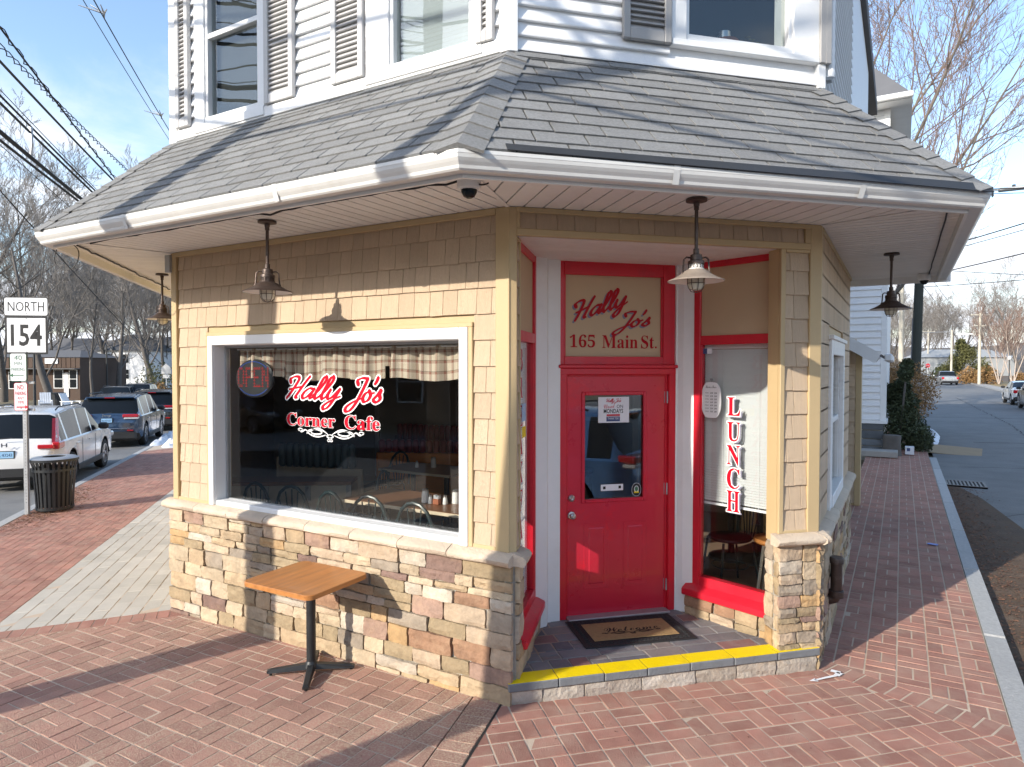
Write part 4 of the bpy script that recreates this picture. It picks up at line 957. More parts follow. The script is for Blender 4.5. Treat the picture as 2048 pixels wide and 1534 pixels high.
# soffit planks square to each wall
def soffit():
    F2 = [FL]
    for k in range(4):
        inner = ring(lambda s: .0); outer = ring(lambda s: OV[s]-.137); quad = [t2(outer[k]), t2(outer[k+1]), t2(inner[k+1]), t2(inner[k])]
        if k == 3: quad[2] = (Bw.x, YEND)
        o = SB[k] if k else Lw.to_2d(); d = SDIR[k]; nn = SN[k]
        loc = [((Vector(p)-o).dot(d), (Vector(p)-o).dot(nn)) for p in quad]; a = min(p[0] for p in loc); amax = max(p[0] for p in loc); st = .105 if k != 2 else .135
        F = Fr((o.x, o.y, 0), (d.x, d.y, 0), (nn.x, nn.y, 0))
        while a < amax:
            C = clip_convex(rect(a+.006, a+st-.006, 0, 1.3), loc)
            if len(C) > 2 and area(C) > .0005: MB().prism(C, ZS, ZS+.014, F).build('soffit_plank', 'soffit', eave)
            a += st
        # mitre strip
    for (i, j, P) in ((0, 1, Lw), (1, 2, Aw), (2, 3, Bw)):
        q = meet(i, j, OV[i]-.14, OV[j]-.14); d = (Vector((q.x, q.y, 0))-Vector((P.x, P.y, 0))); F = Fr((P.x, P.y, ZS-.006), d, Vector((-d.y, d.x, 0))); MB().cbox(.02, d.length, -.014, .014, -.002, .004, F, .002).build('mitre_strip', 'soffit', eave)
soffit()
MB().box(-.02, .06, -.2, .0, ZS-.05, ZS+.04, Fr((Bw.x, YEND, 0), (0, 1, 0), (-1, 0, 0))).box(0, .03, -OV[3], .0, 3.08, 3.2, Fr((Bw.x, YEND, 0), (0, 1, 0), (-1, 0, 0))).build('end_board', 'white_trim', eave)
# ------------------------------------------------------------------ skirt roof
def roof_side(k):
    """frame with a along the wall, b down the slope, c out of the roof"""
    o = SB[k] if k else Lw.to_2d(); w = OV[k]-.02; drop = ZR-3.212; Ls = sqrt(w*w+drop*drop); d = SDIR[k]; nn = SN[k]
    dn = Vector((nn.x*w, nn.y*w, -drop)); ex = Vector((d.x, d.y, 0)); F = Fr((o.x, o.y, ZR), ex, dn, ex.cross(dn))
    if F.ez.z < 0: F = Fr(F.P, F.ex, F.ey, -F.ez)
    inn, outr = ring(lambda s: 0.0), ring(lambda s: OV[s]-.02)
    if k == 3: inn[4] = Vector((Bw.x, YEND))
    loc = lambda p, b: ((p-o).dot(d), b)
    return F, [loc(inn[k], 0), loc(inn[k+1], 0), loc(outr[k+1], Ls), loc(outr[k], Ls)], Ls
roof = P_('roof', MB().add([(*p, 3.206) for p in ring(lambda s: OV[s]-.03)]+[(*p, ZR-.006) for p in (ring(lambda s: 0)[:4]+[Vector((Bw.x, YEND))])], [(i, i+1, 6+i, 5+i) for i in range(4)]), 'roof_edge')
def shingles():
    singles = 0; r = random.Random(9)
    for k in (1, 2, 0, 3):
        F, hull, Ls = roof_side(k); ex = .127; nrow = int(Ls/ex)+1; st = MB()
        amin, amax = min(p[0] for p in hull), max(p[0] for p in hull)
        for row in range(nrow):
            bb = Ls+.012-row*ex; bt = max(bb-ex-.012, 0); off = (.1525 if row % 2 else 0)+r.uniform(-.03, .03)+(row*.02 % .05); a = amin-off
            while a < amax:
                j0 = r.uniform(-.003, .003)
                C = clip_convex([(a+.0062, bt), (a+.305-.0062, bt), (a+.305-.0062, bb+j0), (a+.0062, bb-j0)], [(hull[0][0], 0), (hull[1][0], 0), (hull[2][0]+.012*(k < 3), Ls+.012), (hull[3][0]-.012, Ls+.012)])
                if len(C) > 2 and area(C) > .0015:
                    fn = lambda A, B2, bt=bt, bb=bb: .003+.011*(B2-bt)/(bb-bt)
                    if k in (1, 2): MB().prism(C, -.004, fn, F).build('shingle', 'shingle', roof)
                    else: st.prism(C, -.004, fn, F)
                a += .305
        if st.f: st.build('shingle_field', 'shingle', roof, kind='stuff')
shingles()
def hip_caps(i, j, P, start=.02):
    Fi, hi, Li = roof_side(i); Fj, hj, Lj = roof_side(j); top = Vector((P.x, P.y, ZR)); q = meet(i, j, OV[i]-.02, OV[j]-.02); bot = Vector((q.x, q.y, 3.212)); ax = (bot-top); L = ax.length; ax.normalize()
    ni, nj = Fi.ez, Fj.ez; ti = -(Fi.ex-ax*Fi.ex.dot(ax)).normalized(); tj = (Fj.ex-ax*Fj.ex.dot(ax)).normalized()
    ti = (ti-ni*ti.dot(ni)).normalized(); tj = (tj-nj*tj.dot(nj)).normalized(); up = (ni+nj).normalized(); n = int(L/.132); r = random.Random(i)
    for k in range(n+1):
        s0 = L-(k+1)*.132-.03; s1 = min(L-k*.132, L)+.012; s0 = max(s0, 0)
        if s1-s0 < .03: continue
        w = .135; mb = MB(); vs = []
        for s, lift in ((s0, .012), (s1, .024)):
            c = top+ax*s
            vs += [c+ti*w+ni*(lift-.004), c+ti*.04+ni*(lift+.002), c+up*(lift+.006), c+tj*.04+nj*(lift+.002), c+tj*w+nj*(lift-.004)]
        vs += [c+ti*w+ni*.004, c+ti*.04+ni*.004, c+up*.005, c+tj*.04+nj*.004, c+tj*w+nj*.004]
        fs = [(a, a+1, a+6, a+5) for a in range(4)]+[(5+a, 6+a, 11+a, 10+a) for a in range(4)]
        mb.add(vs, fs).build('ridge_cap', 'shingle', roof)
hip_caps(1, 2, Aw); hip_caps(2, 3, Bw); hip_caps(0, 1, Lw)
# rubber edge strip over the entrance gutter, flashing course under the siding
F, hull, Ls = roof_side(2); MB().prism([(hull[3][0]+.25, Ls-.045), (hull[2][0]-.03, Ls-.045), (hull[2][0]-.0, Ls+.05), (hull[3][0]+.25, Ls+.02)], .013, .018, F).build('gutter_guard', 'roof_edge', roof)
for k, a0, a1 in ((1, .05-LL, -.03), (2, .03, DL-.03)):
    F, hull, Ls = roof_side(k); a = a0; r = random.Random(k)
    while a < a1: MB().prism(rect(a+.003, min(a+.33, a1)-.003, -.005, .065+r.uniform(-.006, .006)), .008, .016+r.uniform(0, .006), F).build('flashing_shingle', 'shingle', roof); a += .33
# ------------------------------------------------------------------ upper storey
FUL, FUD, FUR, FU3 = FL, FD, FR_, F3
ZU = 7.3
def up_boxes(F, L, ops):
    mb = wall_boxes(F, L, ops, ZR-.1, ZU, .18); return mb
upper = P_('upper_wall', up_boxes(FUL.at(0, .02, 0), LL-.02, [(LL-3.12, LL-2.41, 4.26, 6.2), (LL-1.0, LL-.28, 4.25, 6.2)]), 'white_siding')
P_('upper_wall', up_boxes(FUD.at(0, .02, 0), DL-.02, [(1.27, 2.13, 4.38, 6.2)]), 'white_siding')
P_('upper_wall', MB().box(0, 8, .02, .2, ZR-.1, ZU, FUR).box(0, 4, .02, .2, ZR-.1, ZU, F3), 'white_siding')
def plank(F, a0, a1, z, h, mat='white_siding', parent=upper, name='siding_plank', t=.016):
    vs = [F.pt(a0, .02, z), F.pt(a1, .02, z), F.pt(a1, -t, z), F.pt(a0, -t, z), F.pt(a0, -t-.001, z+.008), F.pt(a1, -t-.001, z+.008), F.pt(a1, .016, z+h), F.pt(a0, .016, z+h), F.pt(a0, .02, z+h), F.pt(a1, .02, z+h)]
    return MB().add(vs, [(0, 1, 2, 3), (3, 2, 5, 4), (4, 5, 6, 7), (7, 6, 9, 8), (0, 3, 4, 7, 8), (1, 9, 6, 5, 2)], F.flip).build(name, mat, parent)
EXP = .100
def siding(F, a0, a1, z0, z1, gaps):
    z = z0
    while z < z1:
        segs = [(a0, a1)]
        for g0, g1, c0, c1 in gaps:
            if z+EXP > c0+.01 and z < c1-.01:
                segs = [s for p in segs for s in ([p] if g1 <= p[0] or g0 >= p[1] else [(p[0], g0), (g1, p[1])]) if s[1]-s[0] > .02]
        for s0, s1 in segs: plank(F, s0, s1, z, EXP+.003)
        z += EXP
X = lambda v: v+LL
siding(FUL, .06, LL-.05, ZR+.10, 5.7, [(X(-3.26), X(-2.33), 4.15, 9), (X(-1.225), X(-.185), 4.15, 9)])
siding(FUD, .05, DL-.03, ZR+.025, 5.3, [(1.15, 2.35, 4.34, 9)])
def upper_window(F, g0, g1, c0, a0, a1, meet_z, base_z, cloth='interior_dark', back=0.0):  # cloth: colour of the backing sheet; the dark one stands for room shade
    w = P_('upper_window', MB().cbox(a0, g0-.03, -.03, .02, c0-.05, 6.2, F).cbox(g1+.03, a1, -.03, .02, c0-.05, 6.2, F).cbox(a0, a1, -.04, .02, base_z, c0-.05, F), 'white_trim')
    MB().cbox(g0-.03, g0, -.012, .06, c0, 6.2, F).cbox(g1, g1+.03, -.012, .06, c0, 6.2, F).cbox(g0-.03, g1+.03, -.022, .06, c0-.05, c0, F).cbox(g0, g1, -.006, .05, meet_z-.02, meet_z+.025, F).build('sash', 'white_trim', w)
    MB().box(g0, g1, .034, .037, c0, 6.2, F).build('pane', 'upper_glass', w)
    MB().box(g0-.02-back, g1+.02+back, .10+back, .12+back, c0-.05-back*.1, 6.2, F).build('room_backing', cloth, w)  # sheet behind the glass; dark colour paints in the shade of the room
    return w
upper_window(FUL, X(-3.09), X(-2.44), 4.31, X(-3.255), X(-2.335), 5.02, 4.185); upper_window(FUL, X(-.97), X(-.31), 4.30, X(-1.22), X(-.19), 5.02, 4.19, 'interior_wall')
uw = upper_window(FUD, 1.30, 2.10, 4.43, 1.155, 2.345, 5.3, 4.335, 'interior_dark', .7)
for z in range(30): MB().add([FUL.pt(X(-.96), .075, 4.31+z*.03), FUL.pt(X(-.32), .075, 4.31+z*.03), FUL.pt(X(-.32), .062, 4.331+z*.03), FUL.pt(X(-.96), .062, 4.331+z*.03)], [(0, 1, 2, 3)]).build('blind_slat', 'blind', upper)
def shutter(F, a0, a1, z0, z1, mat):
    s = P_('shutter', MB().cbox(a0, a0+.05, -.05, -.01, z0, z1, F).cbox(a1-.05, a1, -.05, -.01, z0, z1, F).cbox(a0+.05, a1-.05, -.049, -.01, z0, z0+.075, F).box(a0+.05, a1-.05, -.014, -.01, z0+.075, z1, F), mat)
    z = z0+.075; me = None; mb = MB().add([F.pt(a0+.05, -.044, z), F.pt(a1-.05, -.044, z), F.pt(a1-.05, -.016, z+.036), F.pt(a0+.05, -.016, z+.036), F.pt(a0+.05, -.014, z), F.pt(a1-.05, -.014, z)], [(0, 1, 2, 3), (0, 4, 5, 1)]); me = mb.mesh('slat', mat); k = 0
    while z+k*.039 < z1: link('slat', me, s, mw=Matrix.Translation((0, 0, k*.039))); k += 1
shutter(FUL, X(-3.51), X(-3.325), 4.275, 5.75, 'shutter'); shutter(FUL, X(-2.318), X(-1.98), 4.262, 5.7, 'shutter'); shutter(FUL, X(-1.56), X(-1.236), 4.262, 5.4, 'shutter'); shutter(FUL, X(-.236), X(-.10), 4.256, 5.2, 'shutter')
shutter(FUD, .79, 1.147, 4.336, 5.2, 'shutter_grey'); shutter(FUD, 2.345, 2.44, 4.335, 5.3, 'shutter_grey')
trim(FUL, LL-.055, LL+.012, -.032, .02, ZR+.005, ZU, 'white_trim', 'corner_post', upper); trim(FUD, -.01, .055, -.031, .02, ZR+.005, ZU, 'white_trim', 'corner_post', upper)
trim(FUL, -.02, .085, -.03, .02, ZR+.0, ZU, 'white_trim', 'corner_post', upper); trim(FUD, DL-.035, DL+.03, -.03, .02, ZR+.0, ZU, 'white_trim', 'corner_post', upper); trim(FUR, -.02, .06, -.028, .02, ZR, ZU, 'white_trim', 'corner_post', upper)
trim(FUL, .085, LL-.055, -.028, .02, ZR+.012, ZR+.10, 'white_trim', 'skirt_board', upper)
for k in range(30): plank(FUR, .06, 3.3, ZR+.02+k*EXP, EXP+.002)
shutter(FUR, .10, .42, 4.35, 6, 'shutter_grey')
MB().tube([FUR.pt(.07, -.06, ZR+.1), FUR.pt(.07, -.06, ZU)], .035, 10).build('downspout', 'white_trim', upper)
P_('main_roof', MB().prism([(-8, 4.5), (-3.9, -.4), (.2, -.45), (1.75, 1.7), (1.75, 12), (-8, 12)], ZU, ZU+.25), 'roof_grey')
# ------------------------------------------------------------------ pendant lamps under the eave
def lamp_proto(dark):
    F = W0; nm = 'bronze'; sm = 'bronze' if dark else 'bronze_dusty'
    t = thing('pendant_lamp', 'bronze barn lamp', 'lamp', (0, 0, 0), 'bronze barn lamps under the eave')
    MB().lathe([(0, 0), (.062, 0), (.066, -.006), (.066, -.018), (.02, -.024), (.018, -.045), (.014, -.05)], F, 20).build('ceiling_plate', nm, t, smooth=True)
    MB().lathe([(.0115, -.03), (.0115, -.335)], F, 10).lathe([(.016, -.05), (.016, -.07), (.0115, -.072)], F, 10).build('stem', nm, t, smooth=True)
    MB().lathe([(.0115, -.31), (.018, -.315), (.018, -.345), (.036, -.352), (.037, -.385), (.05, -.392), (.051, -.41), (.046, -.412)], F, 20).build('socket_cup', nm, t, smooth=True)
    MB().lathe([(.045, -.412), (.045, -.436), (.051, -.437), (.051, -.445), (.045, -.446)], F, 20).build('vent_band', 'shade_inside' if not dark else nm, t)
    mb = MB()
    for k in range(14):
        a = 2*pi*k/14; b = a+.22
        for p, q in ((a, b), (b, a)): mb.tube([(.0465*cos(p), .0465*sin(p), -.413), (.0465*cos(q), .0465*sin(q), -.436)], .0015, 4)
    mb.build('vent_lattice', nm, t)
    sh = MB().lathe([(.044, -.44), (.075, -.455), (.082, -.466), (.135, -.497), (.172, -.512), (.176, -.518), (.172, -.5185)], F, 36).build('lamp_shade', sm, t, smooth=True, sharp=50)
    MB().lathe([(.171, -.5178), (.13, -.503), (.05, -.466), (.03, -.465)], F, 36).build('shade_lining', 'shade_inside', sh, smooth=True)
    for s in (1, -1): MB().tube([(s*.036, 0, -.37), (s*.06, 0, -.366), (s*.077, 0, -.38), (s*.08, 0, -.42), (s*.083, 0, -.455), (s*.09, 0, -.47)], .0055, 6).build('side_bracket', nm, t, smooth=True)
    MB().lathe([(.03, -.47), (.05, -.475), (.052, -.52), (.05, -.545), (.036, -.568), (.0, -.578)], F, 20).build('glass_globe', 'globe', t, smooth=True)
    cg = MB()
    for k in range(4):
        a = pi*k/4; P = [(.054*cos(a)*c, .054*sin(a)*c, z) for c, z in ((1, -.485), (1, -.53), (.9, -.556), (.6, -.58), (0, -.588), (-.6, -.58), (-.9, -.556), (-1, -.53), (-1, -.485))]; cg.tube(P, .0022, 4)
    for z in (-.5, -.53): cg.tube([(.0545*cos(2*pi*k/16), .0545*sin(2*pi*k/16), z) for k in range(17)], .002, 4)
    cg.build('wire_cage', nm, t); return t
LG = 'bronze barn lamps under the eave'
lp1 = lamp_proto(True); lp1.location = (-1.72, -.52, ZS); lp1.rotation_euler = (0, 0, .7); lp1['label'] = 'bronze barn lamp hanging above the big lettered window'
copy_tree(lp1, (-5.02, .76, ZS), .3, 'bronze barn lamp past the far left corner, seen beside bare trees')
copy_tree(lp1, (2.16, 3.32, ZS), .5, 'dark barn lamp under the eave over the side street pavement')
lp2 = lamp_proto(False); lp2.location = (1.13, .40, ZS); lp2.rotation_euler = (0, 0, .52); lp2['label'] = 'dusty barn lamp hanging before the red entrance doorway'
# dome cameras
def dome(loc, lean, label, big):
    t = thing('security_camera', label, 'camera', loc, 'dome cameras under the eave'); F = Fr(loc, (1, 0, 0), (0, 1, 0))
    MB().lathe([(0, 0), (.062*big, 0), (.066*big, -.01), (.068*big, -.055), (.064*big, -.066), (.045*big, -.068)], F, 24).build('housing', 'white_trim', t, smooth=True)
    MB().lathe([(.046*big, -.064), (.044*big, -.085), (.032*big, -.108), (.016*big, -.118), (0, -.12)], F, 20).build('dome', 'car_glass', t, smooth=True)
    MB().lathe([(.052*big, -.062), (.052*big, -.072), (.046*big, -.073)], F, 24).build('bezel', 'white_trim', t, smooth=True)
q = meet(1, 2, .70, .66); dome((q.x-.06, q.y-.02, ZS-.002), 0, 'white dome camera tucked under the gutter corner by the entrance', 1.0)
dome((2.46, 5.06, ZS-.005), 0, 'white dome camera at the far end of the side street eave', 1.0)
# cables stapled along the soffit
def cable(name, pts, r, label, cat='cable', group=None, seg=5, mat='wire'):
    o = MB().tube(pts, r, seg).build(name, mat, None, smooth=True); tag(o, label, cat, group); return o
def along(k, off, z0, wig, n, t0=0, t1=1):
    R = ring(lambda s: OV[s]-off); r = random.Random(k*7+int(off*100)); p, q = R[k], R[k+1]; out = []
    for i in range(n+1):
        t = t0+(t1-t0)*i/n; c = p.lerp(q, t); out.append((c.x+SN[k].x*r.uniform(-wig, wig), c.y+SN[k].y*r.uniform(-wig, wig), z0-abs(r.gauss(0, .006))))
    return out
cable('eave_cable', along(1, .30, ZS-.012, .012, 34, .03, .985), .007, 'black cable stapled under the eave above the big window')
cable('eave_cable', along(1, .275, ZS-.012, .014, 30, .03, .985), .005, 'thin black cord beside the heavier cable above the big window')
cable('eave_cable', along(2, .27, ZS-.012, .01, 30, .0, .97), .006, 'black cable stapled under the eave above the entrance')
cable('eave_cable', along(3, .22, ZS-.012, .003, 12, .03, .93), .006, 'black cable stapled under the side street eave')
cable('eave_cable', along(0, .24, ZS-.010, .012, 30, .2, .97), .008, 'black cable stapled under the eave beyond the left corner')
cL = meet(0, 1, .78, .8)
cable('cable_coil', [(cL.x+.02+.115*cos(a)+.01*sin(3*a), cL.y+.0+.04*cos(a), ZS-.12+.115*sin(a)) for a in [2*pi*k/28+1.4 for k in range(31)]], .004, 'small loop of spare black cable hanging at the left eave corner', 'cable')
cable('cable_coil', [(q.x+.04+.05*cos(a), q.y+.05*sin(a)*.5, ZS-.03+.03*sin(a)) for a in [2*pi*k/20 for k in range(18)]], .005, 'short black cable loop beside the entrance dome camera', 'cable')
# gas meter box at far left corner, standpipe on the side wall
tag(MB().cbox(-.07, 0, -.06, .0, ZS-.18, ZS-.02, FL).build('junction_box', 'galvanised'), 'small grey junction box high on the left corner of cafe', 'box')
pp = thing('standpipe', 'dark brown standpipe elbow coming out of the side stone wall', 'pipe', FR_.pt(.62, -.12, 0)); pm = (0.06)
PX = lambda b, c: FR_.pt(.62, b, c)
MB().tube([PX(-.02, .17), PX(-.06, .17), PX(-.095, .185), PX(-.11, .22), PX(-.11, .5)], [.045]*5, 12).build('pipe', 'bronze', pp, smooth=True)
MB().lathe([(.0, .53), (.05, .53), (.056, .52), (.056, .48), (.05, .478)], Fr(FR_.pt(.62, -.11, 0), (1, 0, 0), (0, 1, 0)), 14).lathe([(.052, .255), (.058, .25), (.058, .2), (.052, .195)], Fr(FR_.pt(.62, -.11, 0), (1, 0, 0), (0, 1, 0)), 14).build('collar', 'bronze', pp, smooth=True)
MB().box(.59, .65, -.065, .0, .36, .38, FR_).build('strap', 'black_metal', pp)
# side window
sw = P_('side_window', MB().cbox(.82, .98, -.04, .0, ZC, 2.34, FR_).cbox(2.17, 2.31, -.04, .0, ZC, 2.34, FR_).cbox(.98, 2.17, -.042, .0, 2.21, 2.34, FR_).cbox(.78, 2.35, -.06, .0, 2.34, 2.375, FR_).cbox(.98, 2.17, -.05, .05, ZC, .97, FR_), 'white_trim')
MB().cbox(.98, 1.02, .0, .06, .97, 2.21, FR_).cbox(2.13, 2.17, .0, .06, .97, 2.21, FR_).cbox(1.02, 2.13, .0, .06, 1.57, 1.62, FR_).build('sash', 'white_trim', sw); MB().box(1.02, 2.13, .03, .035, .97, 2.2, FR_).build('pane', 'window_glass', sw)
# ------------------------------------------------------------------ notices on door and glass
def flat(name, F, a0, a1, c0, c1, mat, d=.0015, label=None, cat=None):
    o = MB().box(a0, a1, -d-.001, -d, c0, c1, F).build(name, mat); tag(o, label, cat); return o
FGD = FDR.at(0, .0155, 0)
nt_ = flat('paper_notice', FGD, 1.016, 1.296, 1.628, 1.846, 'paper', .001, 'white paper notice saying closed on Mondays taped in the door glass', 'notice')
Fn = FGD.at(0, -.0025, 0)
mb = MB(); script(mb, "Hally Jo's", Fn, 1.085, 1.22, 1.79, 1.832, .0002, .2); text(mb, '\U0001D4D2\U0001D4F5\U0001D4F8\U0001D4FC\U0001D4EE\U0001D4ED', Fn, 1.066, 1.165, 1.75, 1.786, .0002, rot=.08); mb.box(1.092, 1.212, -.0006, -.0002, 1.684, 1.700, Fn); mb.build('lettering', 'sign_red', nt_)
mb = MB(); text(mb, 'ON', Fn, 1.183, 1.24, 1.752, 1.78, .0002); text(mb, 'MONDAYS', Fn, 1.066, 1.241, 1.709, 1.744, .0002, offset=.02); mb.build('lettering', 'sign_black', nt_)
MB().box(1.09, 1.212, -.0006, -.0002, 1.639, 1.68, Fn).build('banner', 'paper_blue', nt_); mb = MB(); text(mb, 'THANK YOU', Fn, 1.1, 1.2, 1.655, 1.674, .0009); mb.build('lettering', 'paper', nt_)
st = flat('door_sticker', FGD, 1.042, 1.245, 1.05, 1.104, 'paper', .001, 'white rectangular sticker with two dark squares low on door glass', 'sticker')
MB().box(1.062, 1.085, -.0026, -.0021, 1.064, 1.088, FGD).box(1.203, 1.226, -.0026, -.0021, 1.066, 1.09, FGD).build('square', 'sign_black', st)
def disc(F, u, z, r0, ry, mat, d, name, parent=None, n=24):
    return MB().add([F.pt(u+r0*cos(2*pi*k/n), -d, z+ry*sin(2*pi*k/n)) for k in range(n)], [tuple(range(n))]).build(name, mat, parent)
sk = disc(FGD, 1.368, 1.05, .044, .058, 'paper', .0012, 'oval_sticker'); tag(sk, 'dark oval crest sticker in the lower corner of door glass', 'sticker')
disc(FGD, 1.368, 1.05, .041, .055, 'sign_black', .0018, 'field', sk); disc(FGD, 1.368, 1.053, .021, .03, 'sign_white', .0022, 'crest', sk); disc(FGD, 1.368, 1.056, .016, .022, 'sign_green', .0026, 'crest_centre', sk); MB().box(1.346, 1.39, -.003, -.0026, 1.021, 1.033, FGD).build('ribbon', 'yellow_paint', sk)
# hours plaque hung in the LUNCH window (white shaped board)
FGR = FSR.at(0, .0185, 0)
def plaque():
    ca, cz, w, h = .158, 1.825, .082, .142; P = []
    for k in range(40):
        a = 2*pi*k/40; x, y = cos(a), sin(a); sx = abs(x)**.35*(1 if x > 0 else -1); sy = abs(y)**.55*(1 if y > 0 else -1)
        P.append((ca+w*sx*(1+.12*cos(y*2.2)), cz+h*sy*(1+.05*cos(x*3))))
    Fp = Fr(FGR.pt(0, 0, 0), FGR.ex, FGR.ez, -FGR.ey)
    t = thing('hours_plaque', 'white shaped plaque of business hours hanging in the LUNCH window', 'plaque', FGR.pt(ca, -.01, cz-h))
    MB().prism(P, .004, .012, Fp, ch=.003).build('board', 'sign_white', t); mb = MB()
    text(mb, '\U0001D4D1\U0001D4FE\U0001D4FC\U0001D4F2\U0001D4F7\U0001D4EE\U0001D4FC\U0001D4FC \U0001D4D7\U0001D4F8\U0001D4FE\U0001D4FB\U0001D4FC', FGR, ca-.05, ca+.05, cz+.10, cz+.123, .0126)
    for k in range(7):
        z = cz+.055-k*.0255; text(mb, ('MONDAY', 'TUESDAY', 'WEDNESDAY', 'THURSDAY', 'FRIDAY', 'SATURDAY', 'SUNDAY')[k], FGR, ca-.055, ca-.018, z, z+.009, .0126)
        text(mb, '6:30' if k < 5 else '5:30', FGR, ca-.006, ca+.018, z-.002, z+.011, .0126, offset=.02); text(mb, '2:00', FGR, ca+.03, ca+.054, z-.002, z+.011, .0126, offset=.02)
    mb.build('lettering', 'sign_black', t); MB().tube([FGR.pt(ca, -.006, cz+h*.95), FGR.pt(ca, -.004, cz+h+.03)], .003, 5).lathe([(.0, 0), (.01, 0), (.01, .012), (0, .012)], Fr(FGR.pt(ca, -.003, cz+h+.03), FGR.ex, FGR.ez, -FGR.ey), 10).build('hook', 'galvanised', t)
plaque()
sk = flat('window_sticker', FGR, .075, .158, 2.21, 2.255, 'paper', .001, 'small blue and white sticker at the top of LUNCH window', 'sticker'); MB().box(.075, .112, -.0026, -.0021, 2.21, 2.255, FGR).build('emblem', 'paper_blue', sk)
FGL = FSL.at(0, .0185, 0)
sk = flat('window_sticker', FGL, .40, .54, 1.70, 1.83, 'plate_blue', .006, 'pale blue sticker on the narrow BREAKFAST window', 'sticker'); mb = MB(); text(mb, 'WE', FGL, .44, .51, 1.77, 1.81, .0085); mb.build('lettering', 'paper', sk)
tag(MB().box(.42, .56, -.0045, -.003, 1.58, 1.66, FGL).build('window_sticker', 'yellow_paint'), 'yellow edged card on the narrow BREAKFAST window', 'sticker')
# ------------------------------------------------------------------ door mat
mt = thing('door_mat', 'black rubber edged coir mat with dark script before the red door', 'mat', FD.pt(1.13, .57, .001))
FM = Fr(FD.pt(1.135, .575, .0012), FD.ex, FD.ey).rot(-.03)
MB().cbox(-.455, .455, -.265, .265, 0, .009, FM, .004).build('rubber_border', 'rubber_mat', mt)
MB().cbox(-.35, .35, -.165, .165, .0085, .014, FM, .002).build('coir_pad', 'coir', mt)
sc_ = MB(); r = random.Random(2)
for k in range(74):
    t = k/74*2*(.8+.42)*1.0; per = [(-.40, -.215), (.40, -.215), (.40, .215), (-.40, .215)]; L = [.8, .43, .8, .43]; s = k/74*sum(L); i = 0
    while s > L[i]: s -= L[i]; i += 1
    p, q2_ = per[i], per[(i+1) % 4]; x, y = p[0]+(q2_[0]-p[0])*s/L[i], p[1]+(q2_[1]-p[1])*s/L[i]
    for ph in (0, pi): sc_.tube([FM.pt(x+.005*a*cos(a*1.1+k+ph), y+.005*a*sin(a*1.1+k+ph), .009) for a in (1, 1.9, 2.8, 3.7, 4.6)], .0035, 4)
sc_.build('scroll_relief', 'rubber_mat', mt, smooth=True)
Fw = Fr(FM.P, FM.ex, -FM.ez, FM.ey); mb = MB(); text(mb, '\U0001D4E6\U0001D4EE\U0001D4F5\U0001D4EC\U0001D4F8\U0001D4F6\U0001D4EE', Fw, -.21, .24, -.03, .055, .0147); mb.build('lettering', 'coir_letter', mt)
mb = scroll(Fw, (0, -.055), .5, .05, .0146); mb.build('scroll_ornament', 'coir_letter', mt)
# ------------------------------------------------------------------ cafe table on the pavement
tb = thing('cafe_table', 'square wood topped table on a black cross base by the stone wall', 'table', (-1.51, -.335, gz(-1.5)))
FT = Fr((-1.43, -.44, 0), (1, .02, 0), (-.02, 1, 0))
def rrect(w, h, rad, n=5): return [(sx*(w-rad)+rad*cos(a), sy*(h-rad)+rad*sin(a)) for sx, sy, a0 in ((1, 1, 0), (-1, 1, pi/2), (-1, -1, pi), (1, -1, 1.5*pi)) for a in [a0+pi/2*k/n for k in range(n+1)]]
MB().prism(rrect(.335, .295, .06), .553, .586, FT, ch=.004).build('table_top', 'table_wood', tb, smooth=True, sharp=30)
MB().box(-.16, .16, -.16, .16, .535, .5525, FT.at(-.0, .0, 0)).build('top_plate', 'black_metal', tb)
MB().lathe([(.034, gz(-1.5)+.05), (.034, .536)], Fr((-1.50, -.335, 0), (1, 0, 0), (0, 1, 0)), 16).lathe([(.05, gz(-1.5)+.045), (.042, gz(-1.5)+.075), (.034, gz(-1.5)+.09)], Fr((-1.50, -.335, 0), (1, 0, 0), (0, 1, 0)), 16).build('column', 'black_metal', tb, smooth=True)
for a in (-.88, -.88+pi/2, -.88+pi, -.88-pi/2):
    c, s = cos(a), sin(a); z = gz(-1.5); F = Fr((-1.50, -.335, z), (c, s, 0), (-s, c, 0)); mb = MB(); w0, w1 = .032, .022
    mb.add([F.pt(0, -w0, .035), F.pt(0, w0, .035), F.pt(.31, w1, .018), F.pt(.31, -w1, .018), F.pt(0, -w0*.7, .075), F.pt(0, w0*.7, .075), F.pt(.29, w1*.7, .045), F.pt(.29, -w1*.7, .045), F.pt(.315, -w1, .034), F.pt(.315, w1, .034)], [(0, 3, 2, 1), (4, 5, 6, 7), (0, 4, 7, 8, 3), (1, 2, 9, 6, 5), (3, 8, 9, 2), (7, 6, 9, 8)])
    lg = mb.build('leg', 'black_metal', tb); MB().lathe([(.012, .0), (.012, .008), (.006, .01), (.006, .024)], F.at(.288, 0, 0), 8).build('foot', 'black_plastic', lg)
